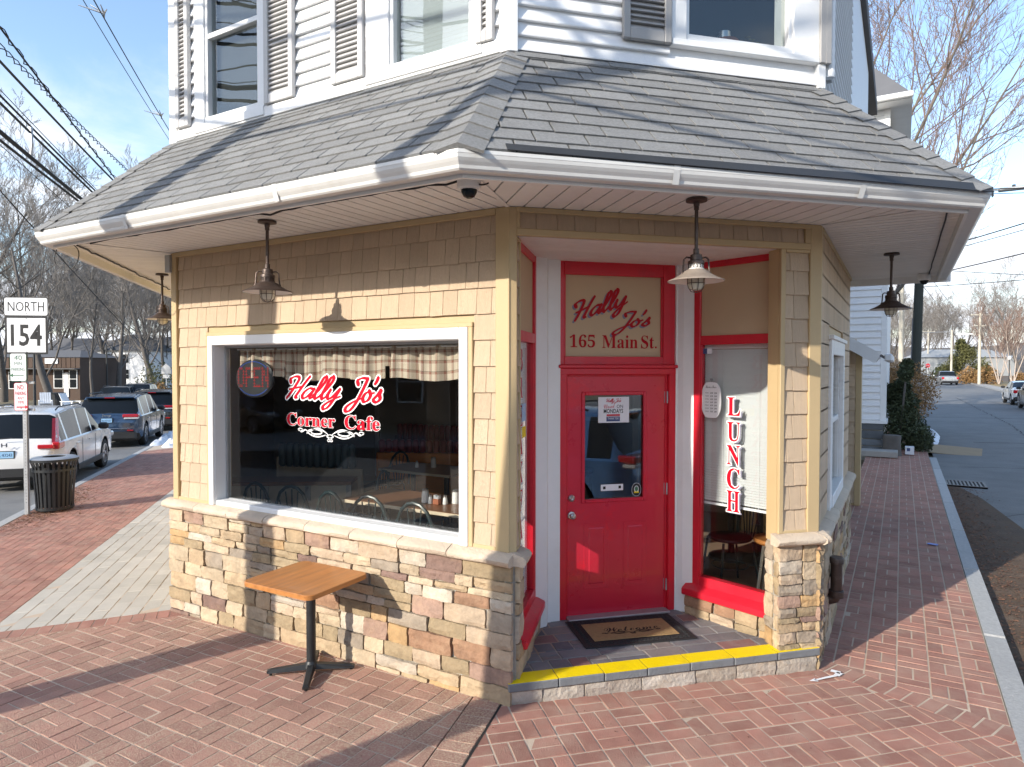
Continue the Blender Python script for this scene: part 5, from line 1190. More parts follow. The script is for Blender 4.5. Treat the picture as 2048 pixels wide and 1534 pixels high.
# ------------------------------------------------------------------ inside the cafe
inside = P_('interior_shell', MB().box(-9.4, 1.6, 6.0, 6.1, -.1, 3.1).box(1.50, 1.55, 2.2, 6, -.1, 3.1), 'interior_wall')
P_('interior_floor', MB().prism([(-3.5, .15), (-.1, .15), (.3, 1.5), (1.0, 2.0), (1.5, 2.1), (1.5, 6), (-9.4, 6), (-3.58, .18)], -.02, -.002), 'interior_floor')
P_('interior_ceiling', MB().prism([(-3.5, .16), (-.05, .16), (1.6, 1.85), (1.5, 6), (-9.4, 6), (-3.55, .16)], 2.99, 3.03), 'interior_ceiling')
for x0 in (-6.5, -4.6, -1.3): P_('wall_panel', MB().cbox(x0, x0+.10, 5.95, 6.0, 0, 2.99), 'white_trim')
P_('wall_panel', MB().cbox(-3.1, -1.3, 5.93, 5.99, 1.25, 1.32).cbox(-3.1, -1.3, 5.93, 5.99, 2.1, 2.16), 'white_trim')
# curtain valance
def valance():
    a0, a1 = LL-2.96, LL-.47; n = 340; vs = []; uv = []; r = random.Random(8); ph = [r.uniform(0, 6) for _ in range(6)]
    rows = [(2.262, 0), (2.235, .3), (2.19, .7), (2.10, .9), (2.005, 1)]
    for j, (z, amp) in enumerate(rows):
        for i in range(n+1):
            a = a0+(a1-a0)*i/n; f = sin(a*42+ph[0]+1.2*sin(a*5))*.022+sin(a*71+ph[1])*.009+sin(a*19+ph[2])*.012
            dip = .012*sin(a*9+ph[3])-(.02 if .62 < (a-a0) < 1.05 else 0)
            hole = 0
            vs.append(FL.pt(a, .19+f*(.35+.65*amp), z+(dip*amp if j > 2 else 0))); uv.append((a*1.35+f*.5, z))
    fs = [(j*(n+1)+i, j*(n+1)+i+1, (j+1)*(n+1)+i+1, (j+1)*(n+1)+i) for j in range(len(rows)-1) for i in range(n) if not (j == 3 and i in (83, 84, 236, 237, 238))]
    t = thing('curtain_valance', 'gathered checked cloth valance across the top of big window', 'curtain', FL.pt(a0, .19, 2.0))
    o = MB().add(vs, fs).build('cloth', 'curtain', t, smooth=True, sharp=180)
    at = o.data.attributes.new('cloth', 'FLOAT_VECTOR', 'POINT'); at.data.foreach_set('vector', [c for u, v in uv for c in (u, v, 0)])
    MB().tube([FL.pt(a0-.02, .19, 2.255), FL.pt(a1+.1, .19, 2.255)], .009, 8).build('rod', 'white_trim', t)
valance()
# oval OPEN sign of unlit dots
def open_sign():
    F = FL.at(LL-2.73, .17, 1.995); t = thing('open_sign', 'oval black sign of small red dots spelling OPEN, unlit', 'sign', F.pt(0, 0, -.17)); n = 40
    Fp = Fr(F.pt(0, 0, 0), F.ex, F.ez, -F.ey)
    MB().prism([(.25*cos(2*pi*k/n), .172*sin(2*pi*k/n)) for k in range(n)], -.012, .012, Fp, ch=.01).build('panel', 'screen_dark', t); L = {'O': ['0110', '1001', '1001', '1001', '1001', '1001', '0110'], 'P': ['1110', '1001', '1001', '1110', '1000', '1000', '1000'], 'E': ['1111', '1000', '1000', '1110', '1000', '1000', '1111'], 'N': ['1001', '1101', '1101', '1011', '1011', '1001', '1001']}
    mb = MB()
    for q, ch in enumerate('OPEN'):
        for j, row in enumerate(L[ch]):
            for i, b in enumerate(row):
                if b == '1':
                    for sx, sz in ((0, 0), (.012, .0), (.006, .012)):
                        x = -.205+q*.107+i*.023+sx; z = .085-j*.026+sz; mb.box(x-.0035, x+.0035, -.0155, -.0125, z-.0035, z+.0035, F)
    mb.build('lettering', 'led_red', t); mb = MB()
    for s in (1, -1):
        for k in range(26): a = radians(40+100*k/25); x, z = .222*cos(a), s*.15*sin(a); mb.box(x-.0035, x+.0035, -.0155, -.0125, z-.0035, z+.0035, F)
    mb.build('border_dots', 'led_blue', t)
    for s in (-.1, .1): MB().tube([F.pt(s, 0, .13), F.pt(s, .01, .27)], .002, 4).build('chain', 'steel', t)
open_sign()
# bow back chairs
def chair_proto():
    t = thing('bow_back_chair', 'chair', 'chair', (0, 0, 0), 'black bow backed metal chairs in the cafe'); m = 'chair_metal'
    MB().lathe([(0, .45), (.19, .45), (.205, .462), (.2, .48), (.0, .485)], W0, 18).build('seat', 'black_plastic', t, smooth=True)
    bow = [(x, -.2-.05*(z-.46), z) for x, z in ((-.2, .44), (-.205, .6), (-.19, .74), (-.14, .85), (-.07, .905), (0, .92), (.07, .905), (.14, .85), (.19, .74), (.205, .6), (.2, .44))]
    bk = MB().tube(bow, .0165, 8).build('back_frame', m, t, smooth=True)
    for k in range(5):
        x = (k-2)*.05; MB().tube([(x*.7, -.2, .455), (x*1.5, -.2-.05*.4, .46+.43*sqrt(max(0, 1-(x*1.5/.22)**2)))], .0065, 6).build('spindle', m, bk)
    for sx in (1, -1):
        for sy in (1, -1): MB().tube([(sx*.15, sy*.15, .45), (sx*.19, sy*.2, 0)], .0115, 8).build('leg', m, t)
    MB().tube([(.17*cos(a), .17*sin(a), .2) for a in [2*pi*k/16 for k in range(17)]], .006, 5).build('ring_stretcher', m, t); return t
CG = 'black bow backed metal chairs in the cafe'
ch0 = chair_proto()
spots = [(-3.40, .93, 0, 'black bow backed chair behind the window sill, furthest left of its row'), (-2.97, .98, .15, 'black bow backed chair behind the sill, second from left end'), (-2.36, .95, -.1, 'black bow backed chair behind the sill below the scroll ornament'), (-1.95, .98, .1, 'black bow backed chair behind the sill near the left table edge'), (-1.38, .95, 0, 'black bow backed chair behind the sill nearest the condiments'),
         (-.72, .93, .2, 'black bow backed chair at the right end of the window row'), (-3.02, 1.9, 1.9, 'black bow backed chair at the far end of the dark table'), (-3.98, 3.42, 1.5, 'black bow backed chair standing against the orange booth panel'), (-1.95, 2.3, 3.0, 'black bow backed chair behind the condiment jars'), (-2.6, 3.4, 2.4, 'black bow backed chair on the far side of the smaller table')]
for i, (x, y, rz, lab) in enumerate(spots):
    if i == 0: ch0.location = (x, y, 0); ch0['label'] = lab; ch0.rotation_euler = (0, 0, rz)
    else: copy_tree(ch0, (x, y, 0), rz, lab)
copy_tree(ch0, (.85, 2.75, 0), 2.3, 'black bow backed chair seen low through the LUNCH window')
def table(name, x0, x1, y0, y1, label, z=.76):
    t = thing(name, label, 'table', ((x0+x1)/2, (y0+y1)/2, 0)); MB().cbox(x0, x1, y0, y1, z-.035, z, W0, .006).build('table_top', 'dark_wood', t)
    MB().cbox(x0-.003, x1+.003, y0-.003, y0+.0, z-.034, z-.002, W0, .001).build('edge_band', 'tan_panel', t)
    for x in (x0+.3, x1-.3): MB().tube([(x, (y0+y1)/2, 0), (x, (y0+y1)/2, z-.035)], .035, 10).lathe([(.25, 0), (.24, .02), (.03, .05)], Fr((x, (y0+y1)/2, 0), (1, 0, 0), (0, 1, 0)), 16).build('pedestal', 'black_metal', t)
    return t
table('dining_table', -2.65, -.35, 1.15, 1.86, 'long dark wood table behind the big window with condiments on it'); table('dining_table', -3.70, -2.55, 2.90, 3.60, 'smaller dark table in front of the orange booth')
table('dining_table', .35, 1.25, 3.3, 4.2, 'small table with jar inside, seen through the door glass', .95)
def lathe_thing(name, prof, loc, mat, label, cat, lid=None, group=None):
    t = thing(name, label, cat, loc, group); F = Fr(loc, (1, 0, 0), (0, 1, 0)); MB().lathe(prof, F, 16).build('body', mat, t, smooth=True)
    if lid: MB().lathe(lid[0], F, 14).build('lid', lid[1], t, smooth=True)
    return t
jarp = [(0, .001), (.036, .001), (.038, .01), (.035, .1), (.032, .118)]; jl = ([(.034, .116), (.034, .128), (.02, .14), (0, .142)], 'steel')
TZ = .761
lathe_thing('sugar_pourer', jarp, (-1.79, 1.42, TZ), 'white_glaze', 'tall white sugar pourer at left of the condiment group', 'jar', jl)
lathe_thing('sugar_pourer', jarp, (-1.50, 1.53, TZ), 'white_glaze', 'tall white sugar pourer at right of the condiment group', 'jar', jl)
sp = [(0, .001), (.024, .001), (.025, .01), (.02, .06), (.014, .07)]; spl = ([(.015, .068), (.016, .085), (0, .094)], 'steel')
lathe_thing('salt_shaker', sp, (-1.72, 1.41, TZ), 'white_glaze', 'small white shaker next to the left sugar pourer', 'shaker', spl); lathe_thing('salt_shaker', sp, (-1.57, 1.45, TZ), 'white_glaze', 'small white shaker next to the right sugar pourer', 'shaker', spl)
cd_ = thing('packet_caddy', 'orange brown caddy holding white sweetener packets', 'caddy', (-1.64, 1.41, TZ)); MB().cbox(-1.675, -1.605, 1.385, 1.435, TZ, TZ+.055, W0, .004).build('holder', 'pot', cd_)
r = random.Random(6)
for k in range(6): x = -1.665+k*.01; MB().box(x, x+.004, 1.39, 1.43, TZ+.01, TZ+.085+r.uniform(-.01, .01)).build('packet', 'paper', cd_)
cr = thing('creamer_dish', 'short pale creamer dish among the condiments', 'dish', (-1.68, 1.45, TZ)); MB().lathe([(0, 0), (.03, 0), (.034, .05), (.03, .05), (.026, .01), (0, .01)], Fr((-1.685, 1.47, TZ), (1, 0, 0), (0, 1, 0)), 14).build('dish', 'white_glaze', cr)
lathe_thing('sugar_pourer', jarp, (-3.1, 3.3, TZ), 'white_glaze', 'white sugar pourer on the smaller table by the booth', 'jar', jl); lathe_thing('salt_shaker', sp, (-3.3, 3.2, TZ), 'white_glaze', 'small shaker on the smaller table by the booth', 'shaker', spl)
lathe_thing('sugar_pourer', jarp, (.62, 3.5, .951), 'white_glaze', 'white jar on the table seen through door glass', 'jar', jl)
lathe_thing('salt_shaker', sp, (.74, 3.5, .951), 'white_glaze', 'small shaker on the table seen through door glass', 'shaker', spl)
def booth(loc, rz, L, label, back, panel, hgt, ch=.33):
    t = thing('booth_bench', label, 'booth', loc, 'padded booth benches'); F = Fr(loc, (cos(rz), sin(rz), 0), (-sin(rz), cos(rz), 0)); n = int(L/.105)
    for k in range(n): MB().cbox(k*.105+.002, (k+1)*.105-.002, -.05, .05, hgt-ch, hgt, F, .03).build('back_cushion', back, t, smooth=True, sharp=60)
    MB().cbox(0, L, -.035, .035, 0, hgt-ch, F, .005).build('panel', panel, t); MB().cbox(-.03, .0, -.04, .35, 0, hgt-.2, F, .01).build('end_panel', panel, t)
    MB().cbox(0, L, .04, .5, .38, .48, F, .03).build('seat_cushion', back, t); MB().cbox(.02, L-.02, .06, .46, 0, .38, F, .004).build('seat_box', panel, t)
booth((-4.60, 3.92, 0), .42, 2.6, 'maroon padded booth with orange wood panel behind the smaller table', 'maroon', 'orange_ply', 1.0, .2)
booth((-5.2, 2.55, 0), .3, 1.25, 'dark green padded booth along the left of the room', 'dark_green', 'tan_panel', 1.05)
booth((-5.3, 5.2, 0), .1, 3.4, 'maroon booth furthest back in the room', 'maroon', 'dark_wood', 1.12)
ct = thing('low_counter', 'low tan counter with stone patterned panels at left of room', 'counter', (-4, 1.7, 0)); FC = Fr((-4.6, 1.2, 0), (.84, .54, 0), (-.54, .84, 0))
MB().cbox(0, 1.5, 0, .4, .70, .745, FC, .006).build('top', 'dark_wood', ct); MB().box(0, 1.5, .03, .38, 0, .7, FC).build('panel', 'tan_panel', ct)
for a in (0, .47, .96, 1.44): MB().cbox(a, a+.06, -.0, .03, 0, .7, FC, .003).build('stile', 'concrete', ct)
ws = thing('wood_stool', 'wooden seated stool inside, seen through the LUNCH window', 'stool', (1.28, 2.75, 0)); MB().lathe([(0, .52), (.19, .52), (.2, .535), (.19, .56), (0, .565)], Fr((1.3, 2.55, 0), (1, 0, 0), (0, 1, 0)), 20).build('seat', 'table_wood', ws, smooth=True)
for k in range(4): a = pi/4+k*pi/2; MB().tube([(1.3+.13*cos(a), 2.55+.13*sin(a), .52), (1.3+.2*cos(a), 2.55+.2*sin(a), 0)], .014, 6).build('leg', 'steel', ws)
# plant stand behind the upper right window
fp = thing('potted_plant', 'terracotta saucer and jar with small plant behind the upper right window', 'plant', FD.pt(1.75, .35, 4.5)); Fq = Fr(FD.pt(1.78, .33, 4.56), FD.ex, FD.ey)
MB().cbox(-.22, .35, -.08, .12, -.02, .0, Fq, .004).build('shelf', 'dark_wood', fp); MB().lathe([(0, .001), (.09, .001), (.11, .025), (.1, .025), (.08, .012), (0, .012)], Fq, 18).build('saucer', 'pot', fp, smooth=True); MB().lathe([(0, .012), (.05, .012), (.055, .05), (.05, .1), (.045, .1), (0, .09)], Fq, 16).build('jar', 'steel', fp, smooth=True)
mb = MB(); r = random.Random(3)
for k in range(26):
    c = Fq.pt(.2+r.uniform(-.05, .1), r.uniform(-.03, .03), .02+r.uniform(0, .06)); a = r.uniform(0, 6); mb.add([c, c+Vector((cos(a)*.012, sin(a)*.012, .012)), c+Vector((cos(a)*.024, sin(a)*.024, .006)), c+Vector((sin(a)*.01, -cos(a)*.01, .004))], [(0, 1, 2, 3)])
mb.build('foliage', 'leaf_olive', fp)
# ------------------------------------------------------------------ places out in the street
def AT(pxx, D):
    """ground position under a column of the picture (2048 wide) at distance D along the view axis"""
    q = CAM+FW*D+RT*((pxx-1022)/FPX*D); return Vector((q.x, q.y))
def HZ(py, D): return CAM.z+(766.7-py)/FPX*D+FW.z*D
def box_house(name, label, F, w, d, h, wall, roofm, rise=2.0, wins=(), over=.35, planks=0, group=None, gable=False, base=-1.0, door=None):
    """house: front along a (0..w), depth b, height c; wins (a0,a1,c0,c1)"""
    t = thing(name, label, 'house' if 'house' in name else 'building', F.P, group)
    MB().box(0, w, .0, d, base, h, F).build('wall', wall, t)
    if planks:
        k = 0; z = .0; me = MB().add([F.pt(0, -.02, 0), F.pt(w, -.02, 0), F.pt(w, -.004, planks), F.pt(0, -.004, planks), F.pt(0, 0, 0), F.pt(w, 0, 0)], [(0, 1, 2, 3), (0, 4, 5, 1)]).mesh('siding_plank', wall)
        while z < h-.02: link('siding_plank', me, t, mw=Matrix.Translation((0, 0, z))); z += planks
    if gable: vs = [F.pt(-over, -over, h-.1), F.pt(w+over, -over, h-.1), F.pt(w+over, d+over, h-.1), F.pt(-over, d+over, h-.1), F.pt(w/2, -over, h+rise), F.pt(w/2, d+over, h+rise)]; fs = [(0, 4, 5, 3), (1, 2, 5, 4), (0, 1, 4), (2, 3, 5), (0, 3, 2, 1)]
    else: vs = [F.pt(-over, -over, h), F.pt(w+over, -over, h), F.pt(w+over, d+over, h), F.pt(-over, d+over, h), F.pt(min(d, w)*.3, d/2, h+rise), F.pt(w-min(d, w)*.3, d/2, h+rise)]; fs = [(0, 1, 5, 4), (2, 3, 4, 5), (1, 2, 5), (3, 0, 4), (0, 3, 2, 1)]
    MB().add(vs, fs, F.flip).build('roof', roofm, t)
    for a0, a1, c0, c1 in wins:
        f = MB().box(a0, a1, -.06, 0, c0, c1, F).build('window', 'white_trim', t); e_ = .07
        MB().box(a0+e_, a1-e_, -.075, -.058, c0+e_, (c0+c1)/2-.025, F).build('pane', 'car_glass', f); MB().box(a0+e_, a1-e_, -.075, -.058, (c0+c1)/2+.025, c1-e_, F).build('pane', 'car_glass', f)
    if door:
        f = MB().box(door[0], door[1], -.07, 0, 0, 2.1, F).build('door', 'white_trim', t); MB().box(door[0]+.2, door[1]-.2, -.085, -.068, .9, 1.9, F).build('pane', 'car_glass', f)
    return t
# white house on the side street: lapped siding, fieldstone footing
FH = Fr((-6.2, 16.2, 0), (1, 0, 0), (0, 1, 0)); HW = 8.1; HH = 9.0
wh = thing('white_house', 'tall white clapboard house beyond the cafe on the side street', 'house', (-2, 16.2, 0))
MB().box(0, HW, 0, 7, .7, HH, FH).build('wall', 'white_siding', wh)
me = MB().add([FH.pt(0, -.034, .72), FH.pt(HW-.12, -.034, .72), FH.pt(HW-.12, -.004, .90), FH.pt(0, -.004, .90), FH.pt(0, 0, .72), FH.pt(HW-.12, 0, .72)], [(0, 1, 2, 3), (0, 4, 5, 1)]).mesh('siding_plank', 'white_siding')
for k in range(46): link('siding_plank', me, wh, mw=Matrix.Translation((0, 0, k*.18)))
MB().cbox(HW-.12, HW+.02, -.035, .1, .7, HH, FH, .006).build('corner_post', 'white_trim', wh)
MB().box(-.1, HW+.05, -.08, 7, .62, .7, FH).build('sill_board', 'white_trim', wh)
MB().box(0, HW-.08, .0, 6.9, -.5, .64, FH).build('footing', 'stone_mortar', wh)
r = random.Random(12); out_ = []; split(5.5, HW-.02, -.2, .63, r, out_, .7, .3)
for x0, x1, y0, y1 in out_: g_ = r.uniform(.7, 1.5); rock(FH, x0, x1, y0, y1, r, .05, .012).build('footing_stone', 'foundation', wh, smooth=True, color=(.13*g_, .14*g_, .15*g_))
MB().add([FH.pt(-.5, -.55, HH-.1), FH.pt(HW+.5, -.55, HH-.1), FH.pt(HW+.5, 7.5, HH-.1), FH.pt(-.5, 7.5, HH-.1), FH.pt(2.5, 3.5, HH+4.2), FH.pt(HW-2.5, 3.5, HH+4.2)], [(0, 1, 5, 4), (1, 2, 5), (2, 3, 4, 5), (3, 0, 4)]).build('roof', 'roof_grey', wh)
MB().box(-.5, HW+.5, -.55, 7.5, HH-.22, HH-.105, FH).build('soffit', 'white_trim', wh); MB().cbox(-.5, HW+.52, -.67, -.55, HH-.2, HH-.07, FH, .02).build('gutter', 'white_trim', wh)
# shake sided annex at the back of the cafe
FA = Fr((-1.0, 8.42, 0), (1, 0, 0), (0, 1, 0)); an = thing('annex_shed', 'low shake sided shed with sloping white eave behind the cafe', 'shed', (.5, 8.4, 0)); AW = 2.68
MB().prism([(0, -.3), (AW, -.3), (AW, 2.42), (0, 4.1)], 0, .2, Fr(FA.P, FA.ex, FA.ez, FA.ey)).build('wall', 'tan_trim', an)
shakes(FA, 1.6, AW-.06, an, rows=14, z0=-.12, ex=.19, seed=31, wmin=.14, wmax=.24)
MB().cbox(AW-.07, AW+.015, -.03, .2, -.15, 2.40, FA, .004).build('corner_post', 'tan_trim', an)
sl_ = (4.1-2.42)/AW; FS_ = Fr(FA.pt(0, -.3, 4.12), Vector((1, 0, -sl_)), (0, 1, 0), Vector((sl_, 0, 1)))
MB().box(0, AW*1.18+.35, 0, 3, 0, .04, FS_).build('roof', 'roof_grey', an); MB().box(0, AW*1.18+.32, -.02, .0, -.13, .045, FS_).build('rake_board', 'white_trim', an); MB().box(AW*1.18-.0, AW*1.18+.33, .0, .3, -.10, -.002, FS_).build('soffit', 'white_trim', an)
gx = FA.pt(AW+.34, 0, 2.42-.30); MB().cbox(gx.x-.0, gx.x+.11, 8.1, 11, gx.z+.07, gx.z+.19, W0, .02).build('gutter', 'white_trim', an)
# ------------------------------------------------------------------ vehicles
def car(name, label, paint, pos, fwd, L=4.6, W=1.86, H=1.68, wb=2.68, wr=.36, cat='car', z=None, rear='cross', plate=None, badge=None, pickup=False, sedan=False, cx=0.0):
    fwd = Vector((fwd[0], fwd[1], 0)).normalized(); zz = gz(pos[0])-.135 if z is None else z
    F = Fr((pos[0], pos[1], zz), fwd, (-fwd.y, fwd.x, 0)); t = thing(name, label, cat, F.P); k = L/4.6; hw = W/2
    if pickup: prof = [(-2.30, .75, .70), (-2.28, 1.05, .93), (-2.2, 1.08, .96), (-.62, 1.10, .97), (-.6, 1.15, .9), (-.42, 1.72, .78), (-.2, 1.78, .80), (.4, 1.76, .8), (1.0, 1.16, .88), (1.1, 1.12, .93), (2.1, 1.0, .88), (2.26, .85, .8), (2.32, .6, .7)]; glass_r = (-.6, -.42); glass_f = (.4, 1.0); cab = (-.45, .95)
    elif sedan: prof = [(-2.32, .65, .72), (-2.28, .98, .86), (-2.1, 1.06, .9), (-1.75, 1.1, .9), (-1.0, 1.40, .72), (-.5, 1.46, .74), (.2, 1.45, .74), (.95, 1.05, .86), (1.1, 1.0, .9), (2.1, .82, .86), (2.28, .68, .78), (2.33, .5, .65)]; glass_r = (-1.75, -1.0); glass_f = (.2, .95); cab = (-1.45, .85)
    else: prof = [(-2.32, .62, .74), (-2.295, .84, .84), (-2.22, 1.02, .885), (-2.14, 1.10, .86), (-1.80, 1.575, .74), (-1.74, 1.615, .725), (-1.0, 1.675, .74), (-.4, 1.685, .75), (.3, 1.645, .745), (1.08, 1.12, .86), (1.22, 1.07, .9), (2.05, .95, .88), (2.24, .8, .8), (2.32, .58, .68)]; glass_r = (-2.14, -1.80); glass_f = (.3, 1.08); cab = (-2.0, 1.02)
    hs = H/1.68 if not (pickup or sedan) else H/(1.78 if pickup else 1.46)
    def ip(a, j):
        a /= k
        for i in range(len(prof)-1):
            if prof[i][0] <= a <= prof[i+1][0]: f = (a-prof[i][0])/(prof[i+1][0]-prof[i][0]); return prof[i][j]+(prof[i+1][j]-prof[i][j])*f
        return prof[0][j] if a < prof[0][0] else prof[-1][j]
    A = sorted(set([round(p[0]*k, 4) for p in prof]+[round(-L/2+L*i/56, 4) for i in range(1, 56)]+[round(q*k, 4) for q in (-1.62, -1.54, -.62, -.54, .28)]))
    A = [a for a in A if -2.32*k <= a <= 2.32*k]; aw = (-wb/2+cx, wb/2+cx); R = wr+.065
    belt = (1.03 if not sedan else .97)*hs; rings = []
    for a in A:
        zt = ip(a, 1)*hs; wt = ip(a, 2)*W/1.86; end = min(1, max(0, (L/2-abs(a))/(.35)))**.5; w = hw*(.80+.20*end); zl = .24; ar = zl
        for c in aw:
            if abs(a-c) < R: ar = max(ar, wr+sqrt(R*R-(a-c)**2)-.0)
        zl2 = zl+(.14 if a < -2.1*k or a > 2.1*k else 0); ar = max(ar, zl2); zb = min(belt, zt-.03); wt2 = min(wt, w)
        inc = zt-belt > .12
        zm = max(min(.68*hs, zb-.06), ar+.015)
        P = [(0, zl2), (w*.86, ar), (w*.985, max(zl2+.13, ar+.005) if zb > zl2+.3 else max(ar+.004, zl2+.05)), (w, zm), (w*.985, max(zb*.97, zm+.01)), (w*.955, max(zb, zm+.015)), (wt2 if inc else w*.9, zt-(.055 if inc else .02)), (wt2*.86, zt-.008), (0, zt+.012)]
        rings.append(P)
    body, trimm, wind, rearw = MB(), MB(), MB(), MB(); sg_ = {}; n = len(rings[0]); mid = [(a0+a1)/2/k for a0, a1 in zip(A, A[1:])]
    for i in range(len(A)-1):
        for s in (1, -1):
            for j in range(n-1):
                q = [F.pt(A[i], s*rings[i][j][0], rings[i][j][1]), F.pt(A[i+1], s*rings[i+1][j][0], rings[i+1][j][1]), F.pt(A[i+1], s*rings[i+1][j+1][0], rings[i+1][j+1][1]), F.pt(A[i], s*rings[i][j+1][0], rings[i][j+1][1])]
                m = mid[i]; tgt = body
                if j <= 1: tgt = trimm
                elif j == 5 and cab[0] < m < cab[1] and not any(abs(m-p) < .045 for p in ((-1.58, -.58, .3) if not (sedan or pickup) else (-.3,))): tgt = sg_.setdefault((s, sum(m > p for p in ((-1.58, -.58, .3) if not (sedan or pickup) else (-.3,)))), MB())
                elif j >= 6 and glass_f[0] < m < glass_f[1]: tgt = wind
                elif j >= 6 and glass_r[0] < m < glass_r[1]: tgt = rearw
                tgt.add(q, [(0, 1, 2, 3)], s > 0)
    for idx, ed in ((0, True), (len(A)-1, False)):
        P = rings[idx]; vs = [F.pt(A[idx], x, z_) for x, z_ in P]+[F.pt(A[idx], -x, z_) for x, z_ in P[::-1]]; body.add(vs, [tuple(range(len(vs)))], ed)
    def weld(mb, nm, mat, par=t):
        if not mb.f: return None
        o = mb.build(nm, mat, par); b = bmesh.new(); b.from_mesh(o.data); bmesh.ops.remove_doubles(b, verts=b.verts, dist=.0008); bmesh.ops.recalc_face_normals(b, faces=b.faces); b.to_mesh(o.data); b.free()
        o.data.polygons.foreach_set('use_smooth', [True]*len(o.data.polygons)); o.data.set_sharp_from_angle(angle=radians(32)); return o
    weld(body, 'body', paint); weld(trimm, 'sill_trim', 'car_trim'); [weld(q_, 'side_window', 'car_glass') for q_ in sg_.values()]; weld(wind, 'windscreen', 'car_glass'); weld(rearw, 'rear_window', 'car_glass')
    for c in aw:
        for s in (1, -1):
            Fw_ = Fr(F.pt(c, s*(hw-.105), wr), F.ex, F.ez, F.ey*s)
            w_ = MB().lathe([(wr*.62, -.10), (wr*.93, -.10), (wr, -.06), (wr, .06), (wr*.95, .095), (wr*.66, .10), (wr*.62, .085)], Fw_, 26).build('wheel', 'tyre', t, smooth=True)
            MB().lathe([(wr*.66, .08), (wr*.63, .09), (wr*.6, .055), (0, .03)], Fw_, 26).build('rim_dish', 'car_trim', w_, smooth=True); sp_ = MB()
            for q in range(5):
                for dq in (-.16, .16):
                    an_ = 2*pi*q/5+dq; Fs = Fw_.rot(an_); sp_.cbox(wr*.1, wr*.64, -.02, .02, .05, .085, Fs, .006)
            sp_.lathe([(wr*.67, .078), (wr*.67, .1), (wr*.6, .1), (wr*.6, .06)], Fw_, 26).build('rim', 'rim', w_, smooth=True)
            MB().lathe([(wr+.055, .075), (wr+.085, .085), (wr+.085, .045), (wr+.05, .04)], Fw_, 26).build('arch_trim', 'car_trim', t) if False else None
    # glazing lines, mirrors, handles, rails
    for s in (1, -1):
        mi = MB().cbox(.72*k, .90*k, (hw-.02) if s > 0 else -(hw+.20), (hw+.20) if s > 0 else -(hw-.02), belt+.0, belt+.16, F, .045).build('mirror', 'car_trim', t)
        for a in ((-.95, .02) if not pickup else (-.1,)): MB().cbox(a*k-.1, a*k+.1, s*hw*1.0-.012, s*hw*1.0+.012, .86*hs, .89*hs, F, .006).build('door_handle', paint, t)
        for a in ((-.62, .42) if not pickup else (.35, )): MB().box(a*k-.004, a*k+.004, s*hw*1.003-.003, s*hw*1.003+.003, .38, .96*hs, F).build('door_seam', 'car_trim', t)
        MB().cbox(-.75*wb/2, .75*wb/2, s*hw-.02, s*hw+.012, .27, .40, F, .01).build('rocker_cladding', 'car_trim', t)
        if not (sedan or pickup): MB().tube([F.pt(-1.55*k, s*hw*.72, H-.03), F.pt(-1.4*k, s*hw*.73, H+.03), F.pt(.0, s*hw*.74, H+.035), F.pt(.2*k, s*hw*.73, H-.01)], .016, 6).build('roof_rail', 'car_trim', t)
        hd = MB().cbox(2.02*k, 2.24*k, s*hw*.80-.18, s*hw*.80+.12, .72*hs, .86*hs, F, .03).build('headlight', 'tail_clear', t)
    re = -L/2
    MB().cbox(re-.03, re+.2, -hw*.86, hw*.86, .30, .56*hs, F, .05).build('rear_bumper', 'car_trim', t)
    if rear == 'cross':
        for s in (1, -1):
            # upright blade beside the window running out into a horizontal lamp wrapping the corner
            MB().add([F.pt(-2.15*k-.03, s*hw*.90, 1.02*hs), F.pt(-1.84*k-.02, s*hw*.815, 1.50*hs), F.pt(-1.87*k-.03, s*hw*.765, 1.50*hs), F.pt(-2.18*k-.03, s*hw*.845, 1.02*hs), F.pt(-2.05*k, s*hw*.94, 1.02*hs), F.pt(-1.76*k, s*hw*.84, 1.50*hs)], [(0, 1, 2, 3), (0, 4, 5, 1)], s < 0).build('tail_light_blade', 'tail_red', t)
            MB().cbox(re-.01, re+.16, min(s*hw*.60, s*hw*.92), max(s*hw*.60, s*hw*.92), .90*hs, .985*hs, F, .015).cbox(re+.05, re+.42, min(s*hw*.86, s*hw*1.004), max(s*hw*.86, s*hw*1.004), .88*hs, 1.03*hs, F, .02).build('tail_light', 'tail_red', t)
    elif rear == 'wide':
        for s in (1, -1):
            tl = MB().cbox(re-.012, re+.25, min(s*hw*.46, s*hw*.94), max(s*hw*.46, s*hw*.94), .985*hs, 1.085*hs, F, .02).build('tail_light', 'tail_red', t); MB().cbox(re-.01, re+.24, min(s*hw*.5, s*hw*.93), max(s*hw*.5, s*hw*.93), .93*hs, .98*hs, F, .012).build('reverse_light', 'tail_clear', tl)
            MB().cbox(re-.045, re+.05, min(s*hw*.6, s*hw*.78), max(s*hw*.6, s*hw*.78), .56*hs, .60*hs, F, .008).build('reflector', 'tail_red', t)
        MB().cbox(re-.05, re+.02, -hw*.7, hw*.7, .635*hs, .655*hs, F, .005).build('chrome_strip', 'chrome', t)
        MB().cbox(-1.92*k, -1.7*k, -hw*.72, hw*.72, 1.57*hs, 1.62*hs, F, .015).build('spoiler', paint, t); MB().cbox(-1.94*k, -1.9*k, -.15, .15, 1.575*hs, 1.60*hs, F, .004).build('brake_light', 'tail_red', t)
    else:
        for s in (1, -1): MB().cbox(re-.01, re+.22, min(s*hw*.70, s*hw*.97), max(s*hw*.70, s*hw*.97), .74*hs, (1.02 if pickup else .93)*hs, F, .02).build('tail_light', 'tail_red', t)
    FB = Fr(F.pt(re, 0, 0), -F.ey, F.ex)                     # seen from behind: a to the right, b into the car
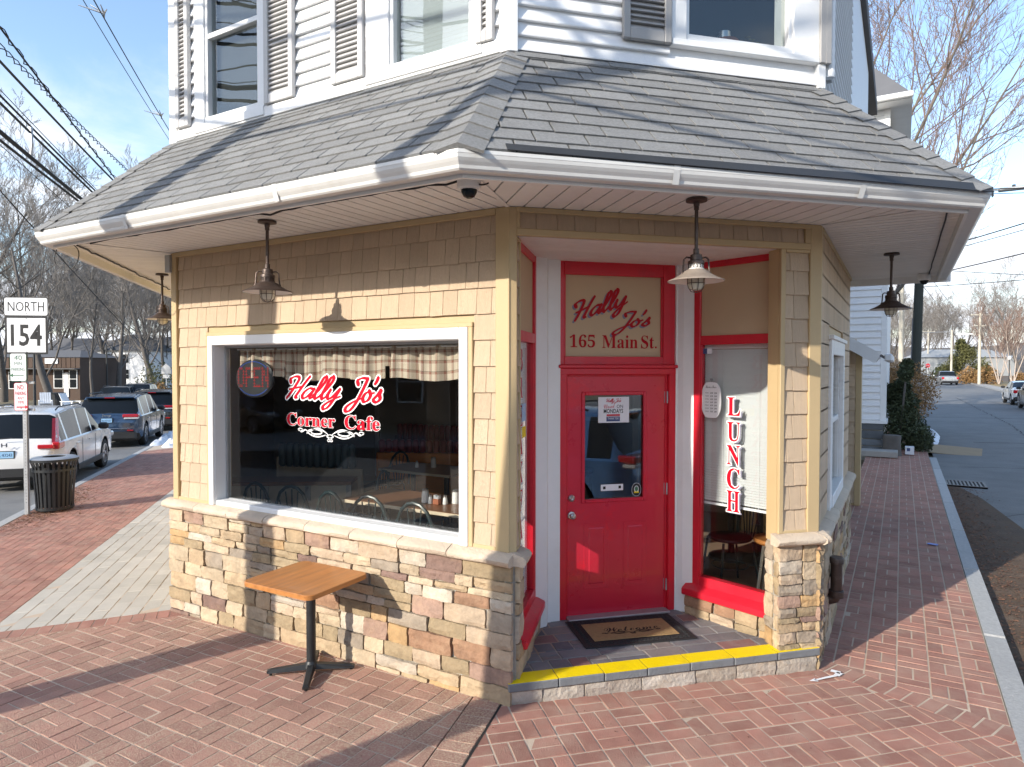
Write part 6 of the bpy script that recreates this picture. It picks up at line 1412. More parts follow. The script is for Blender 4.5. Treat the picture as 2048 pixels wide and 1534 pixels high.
    if rear in ('cross', 'wide'):
        MB().tube([FB.pt(-.16, .02, 1.12*hs), FB.pt(.12, .03, 1.135*hs)], .011, 5).build('wiper', 'car_trim', t)
    if plate:
        zc_ = .80*hs if rear == 'cross' else .90*hs; ca_ = 0 if rear != 'cross' else 0; dd = .015 if rear == 'cross' else .04
        p_ = MB().cbox(-.17, .17, -dd, .05, zc_-.08, zc_+.08, FB, .006).build('number_plate', 'car_trim', t); MB().box(-.152, .152, -dd-.003, -dd+.003, zc_-.066, zc_+.066, FB).build('plate_face', 'plate_blue', p_) if True else None
        mb_ = MB(); text(mb_, plate, FB, -.13, .13, zc_-.035, zc_+.03, dd+.0045, res=1); mb_.build('lettering', 'plate_ink', p_)
    if badge:
        mb_ = MB(); text(mb_, badge[0], FB, -badge[1]/2, badge[1]/2, badge[2]-badge[3]/2, badge[2]+badge[3]/2, badge[4], res=2, offset=.03); mb_.build('badge', 'chrome', t)
    return t
def on_kerb(s, o): q = K0+DK*s+NK*o; return (q.x, q.y)
car('parked_suv', 'white compact SUV parked at the kerb behind the wire waste bin', 'car_white', on_kerb(6.25, 1.25), DK, 4.7, 1.87, 1.69, 2.7, .365, rear='cross', plate='BL\u00b783243', badge=('H', .10, 1.005, .075, .03), cat='SUV')
car('parked_suv', 'dark blue SUV with yellow paint marks parked ahead of the white one', 'car_blue', on_kerb(15.0, 1.40), DK, 4.85, 1.94, 1.76, 2.92, .39, rear='wide', plate='BA\u00b787037', badge=('Jeep', .26, 1.10, .085, .05), cat='SUV')
car('parked_suv', 'black SUV parked beyond the dark blue one by the cafe corner', 'car_black', on_kerb(21.6, 1.30), DK, 4.8, 1.92, 1.76, 2.8, .38, rear='wide', cat='SUV')
p_ = AT(233, 41); car('parked_car', 'grey car facing us across the road, left of two behind blue SUV', 'car_silver', (p_.x, p_.y), (.75, -.66), 4.6, 1.85, 1.62, 2.7, .35, rear='plain')
p_ = AT(276, 43); car('parked_car', 'silver SUV across the road, right of two behind blue SUV', 'car_silver', (p_.x, p_.y), (.75, -.66), 4.6, 1.85, 1.75, 2.7, .35, rear='plain')
car('pickup_truck', 'silver pickup truck driving away up the side street', 'car_silver', (7.6, 106), (-.12, 1), 5.6, 2.0, 1.85, 3.5, .40, rear='plain', pickup=True, cat='pickup', z=-.28)
car('white_car', 'white sedan parked along the far side of side street', 'car_white', (9.15, 50.5), (-.03, 1), 4.7, 1.84, 1.5, 2.75, .34, rear='plain', sedan=True, z=-.28)
car('dark_offroader', 'black off-road vehicle cut off by the right edge of photo', 'car_black', (9.15, 43.6), (-.03, 1), 4.3, 1.86, 1.8, 2.6, .42, rear='plain', z=-.28)
car('blue_suv', 'bright blue SUV parked on the side street, mirrored in the door glass', 'car_bright_blue', (4.45, -2.05), (0, -1), 4.9, 1.95, 1.78, 2.9, .38, rear='wide', z=-.28, cat='SUV')
# ------------------------------------------------------------------ street furniture on the left
def sign_plate(F, w, h, c0, rad, mat, parent, name, border=None, b=0.0):
    o = MB().prism([(x, y) for x, y in rrect(w/2, h/2, rad, 4)], -.002, .002, Fr(F.pt(0, b, c0), F.ex, F.ez, -F.ey)).build(name, mat, parent)
    return o
SP = Vector((-9.90, 1.50)); fsz = gz(SP.x)
SF = Fr((SP.x, SP.y, fsz), Vector((.80, .60, 0)), Vector((-.60, .80, 0)))
sp_t = thing('sign_post', 'galvanised post with NORTH 154 and parking plates beside the bin', 'sign', (SP.x, SP.y, fsz))
def zpx(py): return HZ(py, 10.72)-fsz
pm = MB().box(-.025, .025, -.004, .0, -.2, zpx(600), SF).box(-.045, -.025, .018, .022, -.2, zpx(600), SF).box(.025, .045, .018, .022, -.2, zpx(600), SF); pm.add([SF.pt(a, b, c) for c in (-.2, zpx(600)) for a, b in ((-.025, 0), (-.027, .02), (.027, .02), (.025, 0))], [(0, 1, 5, 4), (2, 3, 7, 6)]); pm.build('post', 'galvanised', sp_t)
hl = MB()
for k in range(70): hl.lathe([(0, .0), (.006, 0)], Fr(SF.pt(0, -.0045, .2+k*.05), SF.ex, SF.ez, -SF.ey), 6)
hl.build('bolt_holes', 'sign_black', sp_t)
def plate(w, h, cz, rad, name, fn, border='sign_black', bw=.012, b=-.012, ca=.05):
    F = SF.at(ca, 0, 0); o = sign_plate(F, w, h, cz, rad, border, sp_t, name, b=b); sign_plate(F, w-2*bw, h-2*bw, cz, max(rad-bw, .006), 'sign_white', o, 'face', b=b-.0022)
    FF = F.at(0, b-.0046, cz)
    for mat, f in fn: mb = MB(); f(mb, FF); mb.build('lettering', mat, o)
    for c in (h/2-.04, -h/2+.04): MB().lathe([(0, .006), (.008, .005), (.009, 0)], Fr(FF.pt(0, 0, c), FF.ex, FF.ez, -FF.ey), 8).build('bolt', 'steel', o)
def zpx(py): return HZ(py, 10.72)-fsz
def arrow(mb, F, c, w, left, th=.012):
    s = -1 if left else 1; mb.box(-w/2, w/2, -.001, 0, c-th/2, c+th/2, F); mb.add([F.pt(s*w/2+s*.0, -.001, c+.032), F.pt(s*(w/2+.045), -.001, c), F.pt(s*w/2, -.001, c-.032)], [(0, 1, 2)])
plate(.66, .30, zpx(614), .04, 'direction_plate', [('sign_black', lambda m, F: text(m, 'NORTH', F, -.27, .27, -.078, .078, .001))], bw=.011)
plate(.635, .61, zpx(671), .02, 'route_plate', [('sign_black', lambda m, F: text(m, '154', F, -.225, .225, -.165, .165, .001, offset=.02))], bw=.032)
plate(.245, .45, zpx(735), .03, 'parking_plate', [('sign_green', lambda m, F: [text(m, '40', F, -.06, .06, .115, .19, .001), text(m, 'MIN', F, -.055, .055, .035, .085, .001), text(m, 'PARKING', F, -.10, .10, -.06, -.005, .001), arrow(m, F, -.13, .16, True)])], 'sign_green', .007, ca=-.08)
plate(.20, .45, zpx(794), .03, 'parking_plate', [('sign_red', lambda m, F: [text(m, 'NO', F, -.045, .045, .115, .185, .001, offset=.02), text(m, 'PARKING', F, -.08, .08, .025, .085, .001, offset=.01), text(m, 'ANY', F, -.05, .05, -.045, .0, .001), text(m, 'TIME', F, -.05, .05, -.11, -.065, .001), arrow(m, F, -.165, .13, False, .02)])], 'sign_red', .007, ca=-.05)
for c in (zpx(820), zpx(766)): MB().cbox(.03, .13, .02, .05, c-.02, c+.02, SF, .004).build('bracket', 'galvanised', sp_t)
# slatted waste bin
bn = Vector((-9.86, 1.90)); bz = gz(bn.x); FBn = Fr((bn.x, bn.y, bz), (1, 0, 0), (0, 1, 0)); tb_ = thing('waste_bin', 'black slatted steel waste bin standing by the sign post', 'bin', FBn.P)
bp = [(.262, .03), (.275, .3), (.297, .6), (.306, .74), (.333, .83), (.343, .855)]
for k in range(26):
    F = FBn.rot(2*pi*k/26); mb = MB(); vs = []
    for rr, z in bp: vs += [F.pt(rr, -.019, z), F.pt(rr, .019, z), F.pt(rr-.008, .019, z), F.pt(rr-.008, -.019, z)]
    m = len(bp); mb.add(vs, [(i*4+j, i*4+(j+1) % 4, (i+1)*4+(j+1) % 4, (i+1)*4+j) for i in range(m-1) for j in range(4)]); mb.build('slat', 'black_metal', tb_)
for z, rr in ((.06, .27), (.69, .31), (.855, .346)): MB().lathe([(rr-.01, z-.02), (rr+.004, z-.02), (rr+.004, z+.02), (rr-.01, z+.02), (rr-.01, z-.02)], FBn, 30).build('ring', 'black_metal', tb_, smooth=True)
MB().lathe([(.342, .87), (.348, .875), (.31, .895), (.18, .905), (.165, .90), (.17, .89), (.31, .875)], FBn, 30).build('lid', 'galvanised', tb_, smooth=True); MB().lathe([(0, .08), (.20, .08), (.225, .74)], FBn, 24).build('liner', 'black_plastic', tb_)
# snow banks along the kerb
def snow(name, label, pts, w, h, seed):
    r = random.Random(seed); nx, ny = 26, 9; vs = []; P = [Vector(p) for p in pts]
    for i in range(nx+1):
        t = i/nx*(len(P)-1); j = min(int(t), len(P)-2); c = P[j].lerp(P[j+1], t-j); d = (P[j+1]-P[j]).normalized(); nn = Vector((-d.y, d.x))
        e_ = max(0.0, sin(pi*i/nx))**.6
        for q in range(ny+1):
            u = q/ny*2-1; x = c+nn*(u*w*(.6+.5*e_+r.uniform(-.1, .1))); vs.append((x.x, x.y, gz(x.x)-.06+max(0, (1-u*u))*h*e_*(.7+.6*r.random())))
    fs = [(i*(ny+1)+q, i*(ny+1)+q+1, (i+1)*(ny+1)+q+1, (i+1)*(ny+1)+q) for i in range(nx) for q in range(ny)]
    tag(MB().add(vs, fs).build(name, 'snow', None, smooth=True, sharp=60), label, 'snow pile')
snow('snow_bank', 'long dirty snow bank on the kerb beside the blue SUV', [on_kerb(11.2, -.1), on_kerb(14.5, -.35), on_kerb(17.5, -.3)], .3, .30, 1); snow('snow_bank', 'low dirty snow heap on the brick walk near the kerb', [on_kerb(10.6, -.7), on_kerb(12.0, -.75)], .3, .26, 2)
snow('snow_bank', 'snow bank along the kerb near the black SUV', [on_kerb(17.6, -.3), on_kerb(21, -.25)], .35, .35, 3)
# ------------------------------------------------------------------ trees
def branchy(seed, H, r0, levels=4, first=.28, kids_=(9, 8, 7, 5), ang=(.75, .7, .65, .6), lenf=(.62, .5, .45, .42), up=.10, wob=.16, lean=(0, 0), split_trunk=0, rmin=.004, seg0=8, bl=.45):
    """bare tree: tapered limbs (trunk mesh) and fine twigs (crown mesh)"""
    r = random.Random(seed); T, Cr = MB(), MB()
    def grow(p, d, L, rad, lev):
        n = (9, 6, 5, 4, 3)[min(lev, 4)]; pts = [p.copy()]; rs = [rad]; q = p.copy(); dd = d.normalized()
        for i in range(n):
            dd = (dd+Vector((r.gauss(0, wob), r.gauss(0, wob), r.gauss(0, wob)+up*(lev > 0)))*(.6 if lev == 0 else 1)).normalized(); q = q+dd*(L/n); pts.append(q.copy()); rs.append(max(rad*(1-.82*(i+1)/n), rmin*.7))
        (T if lev <= 1 else Cr).tube(pts, rs, (seg0, 5, 4, 3, 3)[min(lev, 4)], cap=False)
        if lev >= levels: return
        k = kids_[min(lev, len(kids_)-1)]; f0 = first if lev == 0 else .22
        for c in range(k):
            t = f0+(1-f0)*(c+r.random())/k; i = min(int(t*n), n-1); f = t*n-i; P = pts[i].lerp(pts[i+1], f); ax = (pts[i+1]-pts[i]).normalized()
            o = ax.orthogonal().normalized(); o = Matrix.Rotation(r.uniform(0, 2*pi) if lev else 2.4*c+r.uniform(-.5, .5), 3, ax) @ o; an = ang[min(lev, 3)]*r.uniform(.7, 1.25)
            grow(P, ax*cos(an)+o*sin(an), L*lenf[min(lev, 3)]*r.uniform(.75, 1.2)*(1.15-.5*t if lev == 0 else 1-.35*t), max(rs[i]*(.5 if lev else bl), rmin), lev+1)
    if split_trunk:
        for s in range(split_trunk): a = 2*pi*s/split_trunk+.4; grow(Vector((cos(a)*r0*.5, sin(a)*r0*.5, 0)), Vector((cos(a)*.28, sin(a)*.28, 1)), H*r.uniform(.85, 1), r0*.7, 0)
    else: grow(Vector((0, 0, -.1)), Vector((lean[0], lean[1], 1)), H, r0, 0)
    return T, Cr
def tree_thing(name, label, TC, loc, rz, sc, bark, twig, group, cat='tree'):
    t = thing(name, label, cat, (0, 0, 0), group); TC[0].build('trunk', bark, t, smooth=True, sharp=180); TC[1].build('crown', twig, t); t.location = loc; t.rotation_euler = (0, 0, rz); t.scale = (sc, sc, sc); return t
# big maple behind the white house
tree_thing('maple_tree', 'large bare maple with reddish buds rising behind the white house', branchy(11, 15, .32, 4, .10, (18, 12, 9, 6), (.85, .62, .6, .6), (.80, .52, .46, .42), .11, .10, (.12, -.02), rmin=.0085, bl=.36), (.2, 27.5, -.2), 0, 1.08, 'bark', 'twig_red', None)
# leafless tree standing on the corner pavement, out of frame: its branches shade the facade
st_ = branchy(23, 9.8, .19, 3, .60, (8, 5, 4), (.6, .6, .6), (.42, .5, .45), .12, .05, rmin=.007); ST0 = Vector((-1.95, -4.85, -.17))
def seen(rz):
    R = Matrix.Rotation(rz, 3, 'Z'); return sum(1 for v in st_[0].v[::3]+st_[1].v[::3] if in_view(ST0+R @ Vector(v), 20))
strot = min((k*.2 for k in range(32)), key=seen)
tree_thing('street_tree', 'bare street tree on the corner pavement in front of the cafe', st_, ST0, strot, 1.0, 'bark', 'twig', None)
GT = 'bare trees across the main street'
t_a = branchy(5, 12, .28, 4, .16, (12, 10, 8, 6), (.8, .7, .65, .6), (.66, .5, .46, .42), .10, .12, rmin=.011, bl=.34)
ta = tree_thing('bare_tree', 'big bare tree with dark trunk right of the 154 sign', t_a, (*AT(101, 43), -.55), .3, .92, 'bark_dark', 'twig_grey', GT)
t_b = branchy(8, 11, .24, 4, .18, (11, 10, 8, 6), (.75, .7, .65, .6), (.62, .52, .46, .42), .11, .12, rmin=.012, bl=.34)
tb2 = tree_thing('bare_tree', 'bare spreading tree behind the two grey cars across the road', t_b, (*AT(238, 62), -.6), 1.3, 1.05, 'bark_dark', 'twig_grey', GT)
t_c = branchy(14, 12, .15, 4, .25, (12, 9, 8, 6), (.6, .6, .6, .6), (.5, .5, .46, .42), .13, .10, rmin=.011)
tc_ = tree_thing('bare_tree', 'slim bare tree standing between the two larger ones', t_c, (*AT(184, 48), -.55), 2.0, .75, 'bark_dark', 'twig_grey', GT)
GW = 'bare woodland trees far across the main street'; r = random.Random(77)
for i in range(44):
    pxx = r.uniform(-160, 420); D = r.uniform(72, 150); q_ = AT(pxx, D); src = r.choice((ta, tb2, tc_, tc_))
    copy_tree(src, (q_.x, q_.y, -.6+(D-66)*.05), r.uniform(0, 6), 'bare woodland tree in the distant mass across the main street', GW, sc=r.uniform(.8, 1.3)*(1.35 if src is tc_ else 1))
for (pxx, D, s, lab) in ((8, 52, .95, 'bare tree behind the 154 sign at the left edge'), (-60, 46, 1.25, 'bare tree leaning in from the left picture edge'), (300, 75, .9, 'bare tree showing just left of the cafe wall')):
    q_ = AT(pxx, D); copy_tree(r.choice((ta, tb2)), (q_.x, q_.y, -.55), r.uniform(0, 6), lab, GT, sc=s)
GR = 'bare trees along the side street'
for i, (pxx, D, s) in enumerate(((1815, 150, 1.3), (1850, 165, 1.5), (1880, 140, 1.25), (1925, 170, 1.6), (1905, 190, 1.5), (1965, 150, 1.3), (2040, 120, 1.5), (2075, 105, 1.4), (2020, 165, 1.4), (1780, 120, 1.1), (1790, 75, .9), (1798, 95, 1.0), (1770, 70, .7), (1840, 200, 1.5), (1870, 210, 1.4), (1990, 200, 1.6), (1945, 220, 1.5))):
    q_ = AT(pxx, D); copy_tree((ta, tb2, tc_)[i % 3], (q_.x, q_.y, -.2+(.03*(D-110) if D > 110 else 0)), r.uniform(0, 6), 'bare tree in the distant line along the side street', GR, sc=s*.85)
GB = 'pale multi-stemmed birches on the lawn'
bt = tree_thing('birch_tree', 'pale multi stemmed birch on the lawn, left of the pair', branchy(31, 10, .11, 3, .3, (9, 8, 7), (.5, .5, .5), (.4, .5, .45), .12, .05, split_trunk=4, rmin=.02), (*AT(1998, 92), -.2), 0, .95, 'birch', 'twig_red', GB)
q_ = AT(2026, 86); copy_tree(bt, (q_.x, q_.y, -.2), 2.1, 'pale multi stemmed birch on the lawn, right of the pair', GB, sc=.9)
# leafy shrubs: many small leaves through the volume
def leafy(n, fn, size, seed, up=0.0):
    r = random.Random(seed); mb = MB()
    for _ in range(n):
        p = Vector(fn(r)); a, b = r.uniform(0, 2*pi), r.uniform(-1.1, 1.1); s = size*r.uniform(.5, 1.4)
        d = Vector((cos(a)*cos(b), sin(a)*cos(b), sin(b)+up)).normalized(); o = d.orthogonal().normalized(); o = Matrix.Rotation(r.uniform(0, 6), 3, d) @ o
        mb.add([p, p+d*s*.5+o*s*.22, p+d*s, p+d*s*.5-o*s*.22], [(0, 1, 2, 3)])
    return mb
def clumps(cs, r):
    """a point near the shell of one of several lobes"""
    c = r.choice(cs); a = r.uniform(0, 2*pi); z = r.uniform(-1, 1); k = sqrt(1-z*z); f = c[4]*(r.random()**.4) if len(c) > 4 else r.random()**.35
    return (c[0]+c[3]*f*k*cos(a), c[1]+c[3]*f*k*sin(a), c[2]+c[3]*f*z*1.15)
def shrub(name, label, base, lobes, n, size, leaf, seed, cat='shrub', group=None, stem=True, up=.1):
    t = thing(name, label, cat, base, group); B = Vector(base)
    L = [(B.x+x, B.y+y, B.z+z, q) for x, y, z, q in lobes]
    leafy(n, lambda r: clumps(L, r), size, seed, up).build('foliage', leaf, t)
    if stem:
        mb = MB()
        for (x, y, z, q) in L: mb.tube([B, (B+Vector((x, y, z)))*.5+Vector((.03, .02, 0)), Vector((x, y, z))], [.04, .03, .012], 5)
        mb.build('stem', 'bark_dark', t)
    return t
r = random.Random(41); lob = [(r.uniform(-.3, .3), r.uniform(-.4, .7), .35+.24*k+r.uniform(-.1, .1), .5-.045*k) for k in range(9)]+[(.5, -.3, .35, .35), (.55, .2, .2, .3)]
shrub('evergreen_shrub', 'dark conifer shrub with drooping sprays at the house corner', (2.18, 17.6, -.15), lob, 21000, .075, 'leaf_dark', 5, up=-.35)
shrub('brown_hedge', 'rounded brown clipped hedge behind the dark conifer shrub', (2.3, 22.5, -.15), [(0, 0, 1.3, .9), (.2, 1.2, 1.4, .95), (-.5, .5, 1.7, .8), (.1, 2.4, 1.3, .9)], 12000, .08, 'leaf_brown', 6)
q_ = AT(1928, 104); lob = [(random.Random(k).uniform(-2.6, 2.6)*(1-.08*k), random.Random(k+9).uniform(-1.5, 1.5), 1.0+.62*k, 1.75-.13*k) for k in range(9)]
shrub('holly_tree', 'broad dark green evergreen tree on the lawn before grey house', (q_.x, q_.y, -.2), lob+[(2.6, 0, 1.5, 1.2), (-2.6, 0, 1.4, 1.1)], 12000, .28, 'leaf_olive', 7, cat='tree')
for k, (pxx, D, w, lf, lab) in enumerate(((1938, 96, 1.3, 'leaf_brown', 'twiggy brown bush on the lawn left of the pale pole'), (1975, 94, 1.4, 'leaf_brown', 'twiggy brown bush on the lawn right of the pale pole'), (1885, 112, 1.6, 'leaf_dark', 'low dark bush near the stop sign'), (2040, 88, .9, 'leaf_brown', 'straw coloured clump at right end of lawn'), (1940, 101, .7, 'leaf_olive', 'small green cone shrub on the lawn'))):
    q_ = AT(pxx, D); shrub('bush', lab, (q_.x, q_.y, -.2), [(-w*.5, 0, w*.6, w*.7), (w*.5, .2, w*.6, w*.75), (0, 0, w, w*.75)], 1600, .26, lf, 20+k)
for k, (pxx, D, w, lf, lab) in enumerate(((314, 58, 1.7, 'leaf_olive', 'yellow green shrub behind the school crossing sign'), (318, 50, .75, 'leaf_brown', 'low orange brown bush below the school crossing sign'), (205, 66, 1.6, 'leaf_dark', 'dark evergreen bush beyond the brown shop'))):
    q_ = AT(pxx, D); shrub('bush', lab, (q_.x, q_.y, -.6), [(-w*.6, 0, w*.7, w*.7), (w*.6, .2, w*.7, w*.7), (0, 0, w*1.15, w*.75)], 1500, .2, lf, 30+k)
# planter stump, carton, board, drain, blue scrap
stp = thing('tree_stump', 'rough grey tree stump under the dark conifer shrub', 'stump', (2.06, 16.0, -.15)); MB().lathe([(.26, -.1), (.22, .05), (.2, .3), (.215, .46), (.2, .5), (0, .5)], Fr((2.06, 16.0, -.15), (1, 0, 0), (0, 1, 0)), 14).build('trunk', 'bark_dark', stp, smooth=True)
ctn = thing('carton', 'small white carton with blue label by the stump', 'box', (2.45, 16.3, -.15)); MB().cbox(2.36, 2.56, 16.15, 16.4, -.148, .05, W0, .004).build('box', 'paper', ctn); MB().box(2.40, 2.47, 16.147, 16.15, -.06, .02).build('label_print', 'paper_blue', ctn)
MB().cbox(1.2, 2.2, 15.2, 15.75, -.148, .0, W0, .01).build('door_step', 'concrete', wh)
bd = tag(MB().cbox(-.75, .75, -.5, .5, 0, .02, Fr((3.45, 18.6, -.24), (.97, -.1, -.04), (.1, .97, .13), (.04, -.13, 1)), .003).build('plywood_board', 'cardboard'), 'flat plywood board lying across the kerb by the shrub', 'board')
dg = thing('storm_drain', 'rusty slotted storm drain grate at the side street kerb', 'drain', (3.35, 12.6, -.27)); MB().box(3.06, 3.75, 12.2, 12.9, -.30, -.272).build('pit', 'joint_tar', dg); MB().box(3.06, 3.1, 12.2, 12.9, -.3, -.262).box(3.71, 3.75, 12.2, 12.9, -.3, -.262).box(3.1, 3.71, 12.2, 12.24, -.3, -.262).box(3.1, 3.71, 12.86, 12.9, -.3, -.262).build('frame', 'bronze', dg)
for k in range(9): MB().box(3.12+k*.065, 3.15+k*.065, 12.24, 12.86, -.29, -.263).build('bar', 'bronze', dg)
q_ = (2.62, 6.2); tag(MB().prism([(q_[0]-.06, q_[1]-.02), (q_[0]+.05, q_[1]-.05), (q_[0]+.07, q_[1]+.03), (q_[0]-.04, q_[1]+.05)], gz(1)+.001, gz(1)+.004).build('paper_scrap', 'led_blue'), 'small blue scrap lying on the side street bricks', 'scrap')
# white painted utility mark by the step
mk = MB(); FMk = Fr(FD.pt(2.28, -.14, gz(1)+.0028), FD.ex, -FD.ey)
for a0, b0, a1, b1, w_ in ((.16, -.02, .20, .03, .022), (.20, .03, .14, .06, .02), (.14, .06, .04, .07, .012), (.04, .07, -.06, .085, .010)): d_ = Vector((a1-a0, b1-b0)).normalized()*w_; mk.add([FMk.pt(a0-d_.y, b0+d_.x, 0), FMk.pt(a1-d_.y, b1+d_.x, 0), FMk.pt(a1+d_.y, b1-d_.x, 0), FMk.pt(a0+d_.y, b0-d_.x, 0)], [(0, 1, 2, 3)])
mk.add([FMk.pt(-.11, .085, .0), FMk.pt(-.05, .11, .0), FMk.pt(-.045, .06, 0)], [(0, 1, 2)]); mk.build('painted_arrow', 'white_paint_mark', None, kind='structure')
# ------------------------------------------------------------------ poles and wires
def pole(name, label, x, y, h, rr, mat, z0=-.3, lean=(0, 0), cat='utility pole', group=None):
    t = thing(name, label, cat, (x, y, z0), group); MB().tube([(x, y, z0-.3), (x+lean[0]*.5, y+lean[1]*.5, z0+h*.5), (x+lean[0], y+lean[1], z0+h)], [rr, rr*.88, rr*.72], 14).build('shaft', mat, t, smooth=True); return t
PN = Vector((-4.0, -4.42)); tp = pole('utility_pole', 'wooden utility pole on the corner pavement carrying the street wires', PN.x, PN.y, 12.4, .19, 'pole_wood', -.2)
def arm(t, x, y, z, L, d, mat='pole_wood'): F = Fr((x, y, z), (d[0], d[1], 0), (-d[1], d[0], 0)); MB().cbox(-L/2, L/2, -.05, .05, -.06, .06, F, .008).build('cross_arm', mat, t); [MB().lathe([(.02, .06), (.04, .09), (.025, .12), (.04, .15), (.02, .18), (0, .19)], F.at(a, 0, 0), 10).build('insulator', 'white_glaze', t) for a in (-L/2+.1, 0, L/2-.1)]
arm(tp, PN.x, PN.y, 11.6, 2.2, NK)
def span(s, z0, s1, z1, sag, off, x):
    """height along the wire through two observed heights"""
    return z0+(z1-z0)*(x-s)/(s1-s)
def wire(name, label, zA, sB, zB, rr, off=0.0, s0=0.0, s1=42.0, twist=0.0, group='overhead wires along the main street', n=40, ph=0):
    pts = []
    for i in range(n+1):
        s = s0+(s1-s0)*i/n; z = zA+(zB-zA)*(s-8.5)/(sB-8.5)+.0012*(s-8.5)*(s-sB); p = PN+DK*s+NK*off
        a = s*9+ph; pts.append((p.x+NK.x*twist*cos(a), p.y+NK.y*twist*cos(a), z+twist*sin(a)))
    return tag(MB().tube(pts, rr, 5).build(name, 'wire', None, smooth=True), label, 'wire', group)
wire('overhead_wire', 'twisted service wire reaching the roof hip, upper of the street wires', 7.86, 17.5, 7.34, .018); wire('overhead_wire', 'thin strand twisted round the upper service wire', 7.84, 17.5, 7.34, .010, twist=.045, n=300, s1=40)
wire('overhead_wire', 'loose twisted pair crossing the upper service wire', 7.62, 19.6, 8.2, .010, .15, twist=.04, n=300, s1=38); wire('overhead_wire', 'second strand of the loose twisted pair', 7.62, 19.6, 8.2, .010, .15, twist=.04, n=300, s1=38, ph=pi)
wire('overhead_wire', 'single thick dark cable in the middle of the street wires', 7.24, 17.5, 7.26, .024); wire('overhead_wire', 'cable with clamp and drop wire below the middle cable', 6.68, 15.4, 6.50, .020); wire('overhead_wire', 'heavier cable paired just beneath the clamped one', 6.55, 15.4, 6.40, .024); wire('overhead_wire', 'thin messenger wire above the clamped cable pair', 6.78, 15.6, 6.56, .008)
wire('overhead_wire', 'thickest black cable bundle low in the street wires', 6.05, 14.2, 6.02, .040); wire('overhead_wire', 'thick cable hanging just under the black bundle', 5.90, 14.2, 5.92, .026); wire('overhead_wire', 'thin wire trailing below the black cable bundle', 5.86, 13.0, 5.62, .007); wire('overhead_wire', 'lowest dark wire ending at the left gutter corner', 5.18, 10.5, 4.76, .012, s1=24)
wire('overhead_wire', 'high power line with clamps at the top of photo, lower of two', 11.15, 26.3, 11.76, .016); wire('overhead_wire', 'high power line with clamps at the top of photo, upper of two', 11.5, 26.3, 12.1, .012, .45)
for s in (16.1, 24.5):
    p = PN+DK*s; z = 11.15+.61*(s-8.5)/17.8; t = thing('line_spacer', 'grey spacer clamp gripping the high power lines, '+('upper' if s < 20 else 'lower')+' of two', 'clamp', (p.x, p.y, z))
    for k in range(5): a = k*1.3; MB().tube([(p.x, p.y, z+.03), (p.x+NK.x*.45*(k % 2)+.14*cos(a), p.y+.14*sin(a)+NK.y*.45*(k % 2), z+.1+.16*sin(a*1.7))], [.03, .012], 5).build('clamp_arm', 'galvanised', t)
p = PN+DK*10.6; tag(MB().tube([(p.x, p.y, 6.6), (p.x+.03, p.y, 6.3), (p.x-.02, p.y, 6.05)], [.035, .025, .03], 6).build('wire_clamp', 'galvanised'), 'small grey clamp and drop tail hanging from the cable', 'clamp')
pf = PN+DK*42; tq = pole('utility_pole', 'far utility pole down the main street behind the cafe', pf.x, pf.y, 13, .17, 'pole_wood', -.6); arm(tq, pf.x, pf.y, 12, 2.2, NK)
# side street poles
GP = 'utility poles along the side street'
q_ = AT(1828, 26); G1 = (q_.x, q_.y); tg = pole('utility_pole', 'dark green stained utility pole by the house corner, leaning slightly', q_.x, q_.y, 10.2, .185, 'pole_green', -.2, (.22, .15), group=GP)
MB().tube([(q_.x-.15, q_.y-.17, -.2), (q_.x-.08, q_.y-.12, 4)], .022, 6).build('conduit', 'wire_grey', tg)
for z in (5.6, 6.3, 9.6): MB().cbox(q_.x+.2, q_.x+.42, q_.y-.1, q_.y+.1, z-.18, z+.22, W0, .02).build('splice_case', 'black_plastic', tg)
lampa = MB().tube([(q_.x+.2, q_.y, 8.3), (q_.x+1.6, q_.y-.3, 8.55), (q_.x+2.6, q_.y-.5, 8.5)], .03, 6).build('lamp_arm', 'galvanised', tg); MB().cbox(q_.x+2.5, q_.x+3.3, q_.y-.75, q_.y-.4, 8.42, 8.52, W0, .03).build('lamp_head', 'galvanised', lampa); MB().cbox(q_.x+2.9, q_.x+3.0, q_.y-.6, q_.y-.5, 8.52, 8.62, W0, .01).build('photo_cell', 'black_plastic', lampa)
for (pxx, D, h, rr, lab) in ((1801, 42, 9.3, .17, 'pale utility pole just left of the dark green one'), (1958, 92, 9.8, .19, 'pale utility pole with cross arms on the lawn'), (1855, 130, 9.5, .16, 'thin distant pole beside the stop sign'), (1838, 165, 9, .16, 'thin distant pole at the top of the side street')):
    q_ = AT(pxx, D); t = pole('utility_pole', lab, q_.x, q_.y, h, rr, 'pole_pale', -.25, group=GP); arm(t, q_.x, q_.y, h-.5, 2.4 if D > 60 else 1.0, (.9, .42), 'pole_pale')
    if D == 92: arm(t, q_.x, q_.y, h-2.0, 1.6, (.9, .42), 'pole_pale')
q_ = AT(1902, 102); t = pole('utility_pole', 'pale pole with two street lamp arms near the pickup truck', q_.x, q_.y, 8.0, .17, 'pole_pale', -.25, group=GP); MB().tube([(q_.x, q_.y, 7.5), (q_.x-4.5, q_.y-1.5, 7.4)], .05, 6).build('lamp_arm', 'galvanised', t); MB().cbox(q_.x+.5, q_.x+2.6, q_.y-.2, q_.y+.3, 7.0, 7.2, W0, .05).build('lamp_head', 'white_trim', t)
def rwire(name, label, a, b, rr, sag=.25, n=24, mat='wire'):
    A_, B_ = Vector(a), Vector(b); return tag(MB().tube([A_.lerp(B_, i/n)-Vector((0, 0, sag*4*(i/n)*(1-i/n))) for i in range(n+1)], rr, 5).build(name, mat, None), label, 'wire', 'overhead wires over the side street')
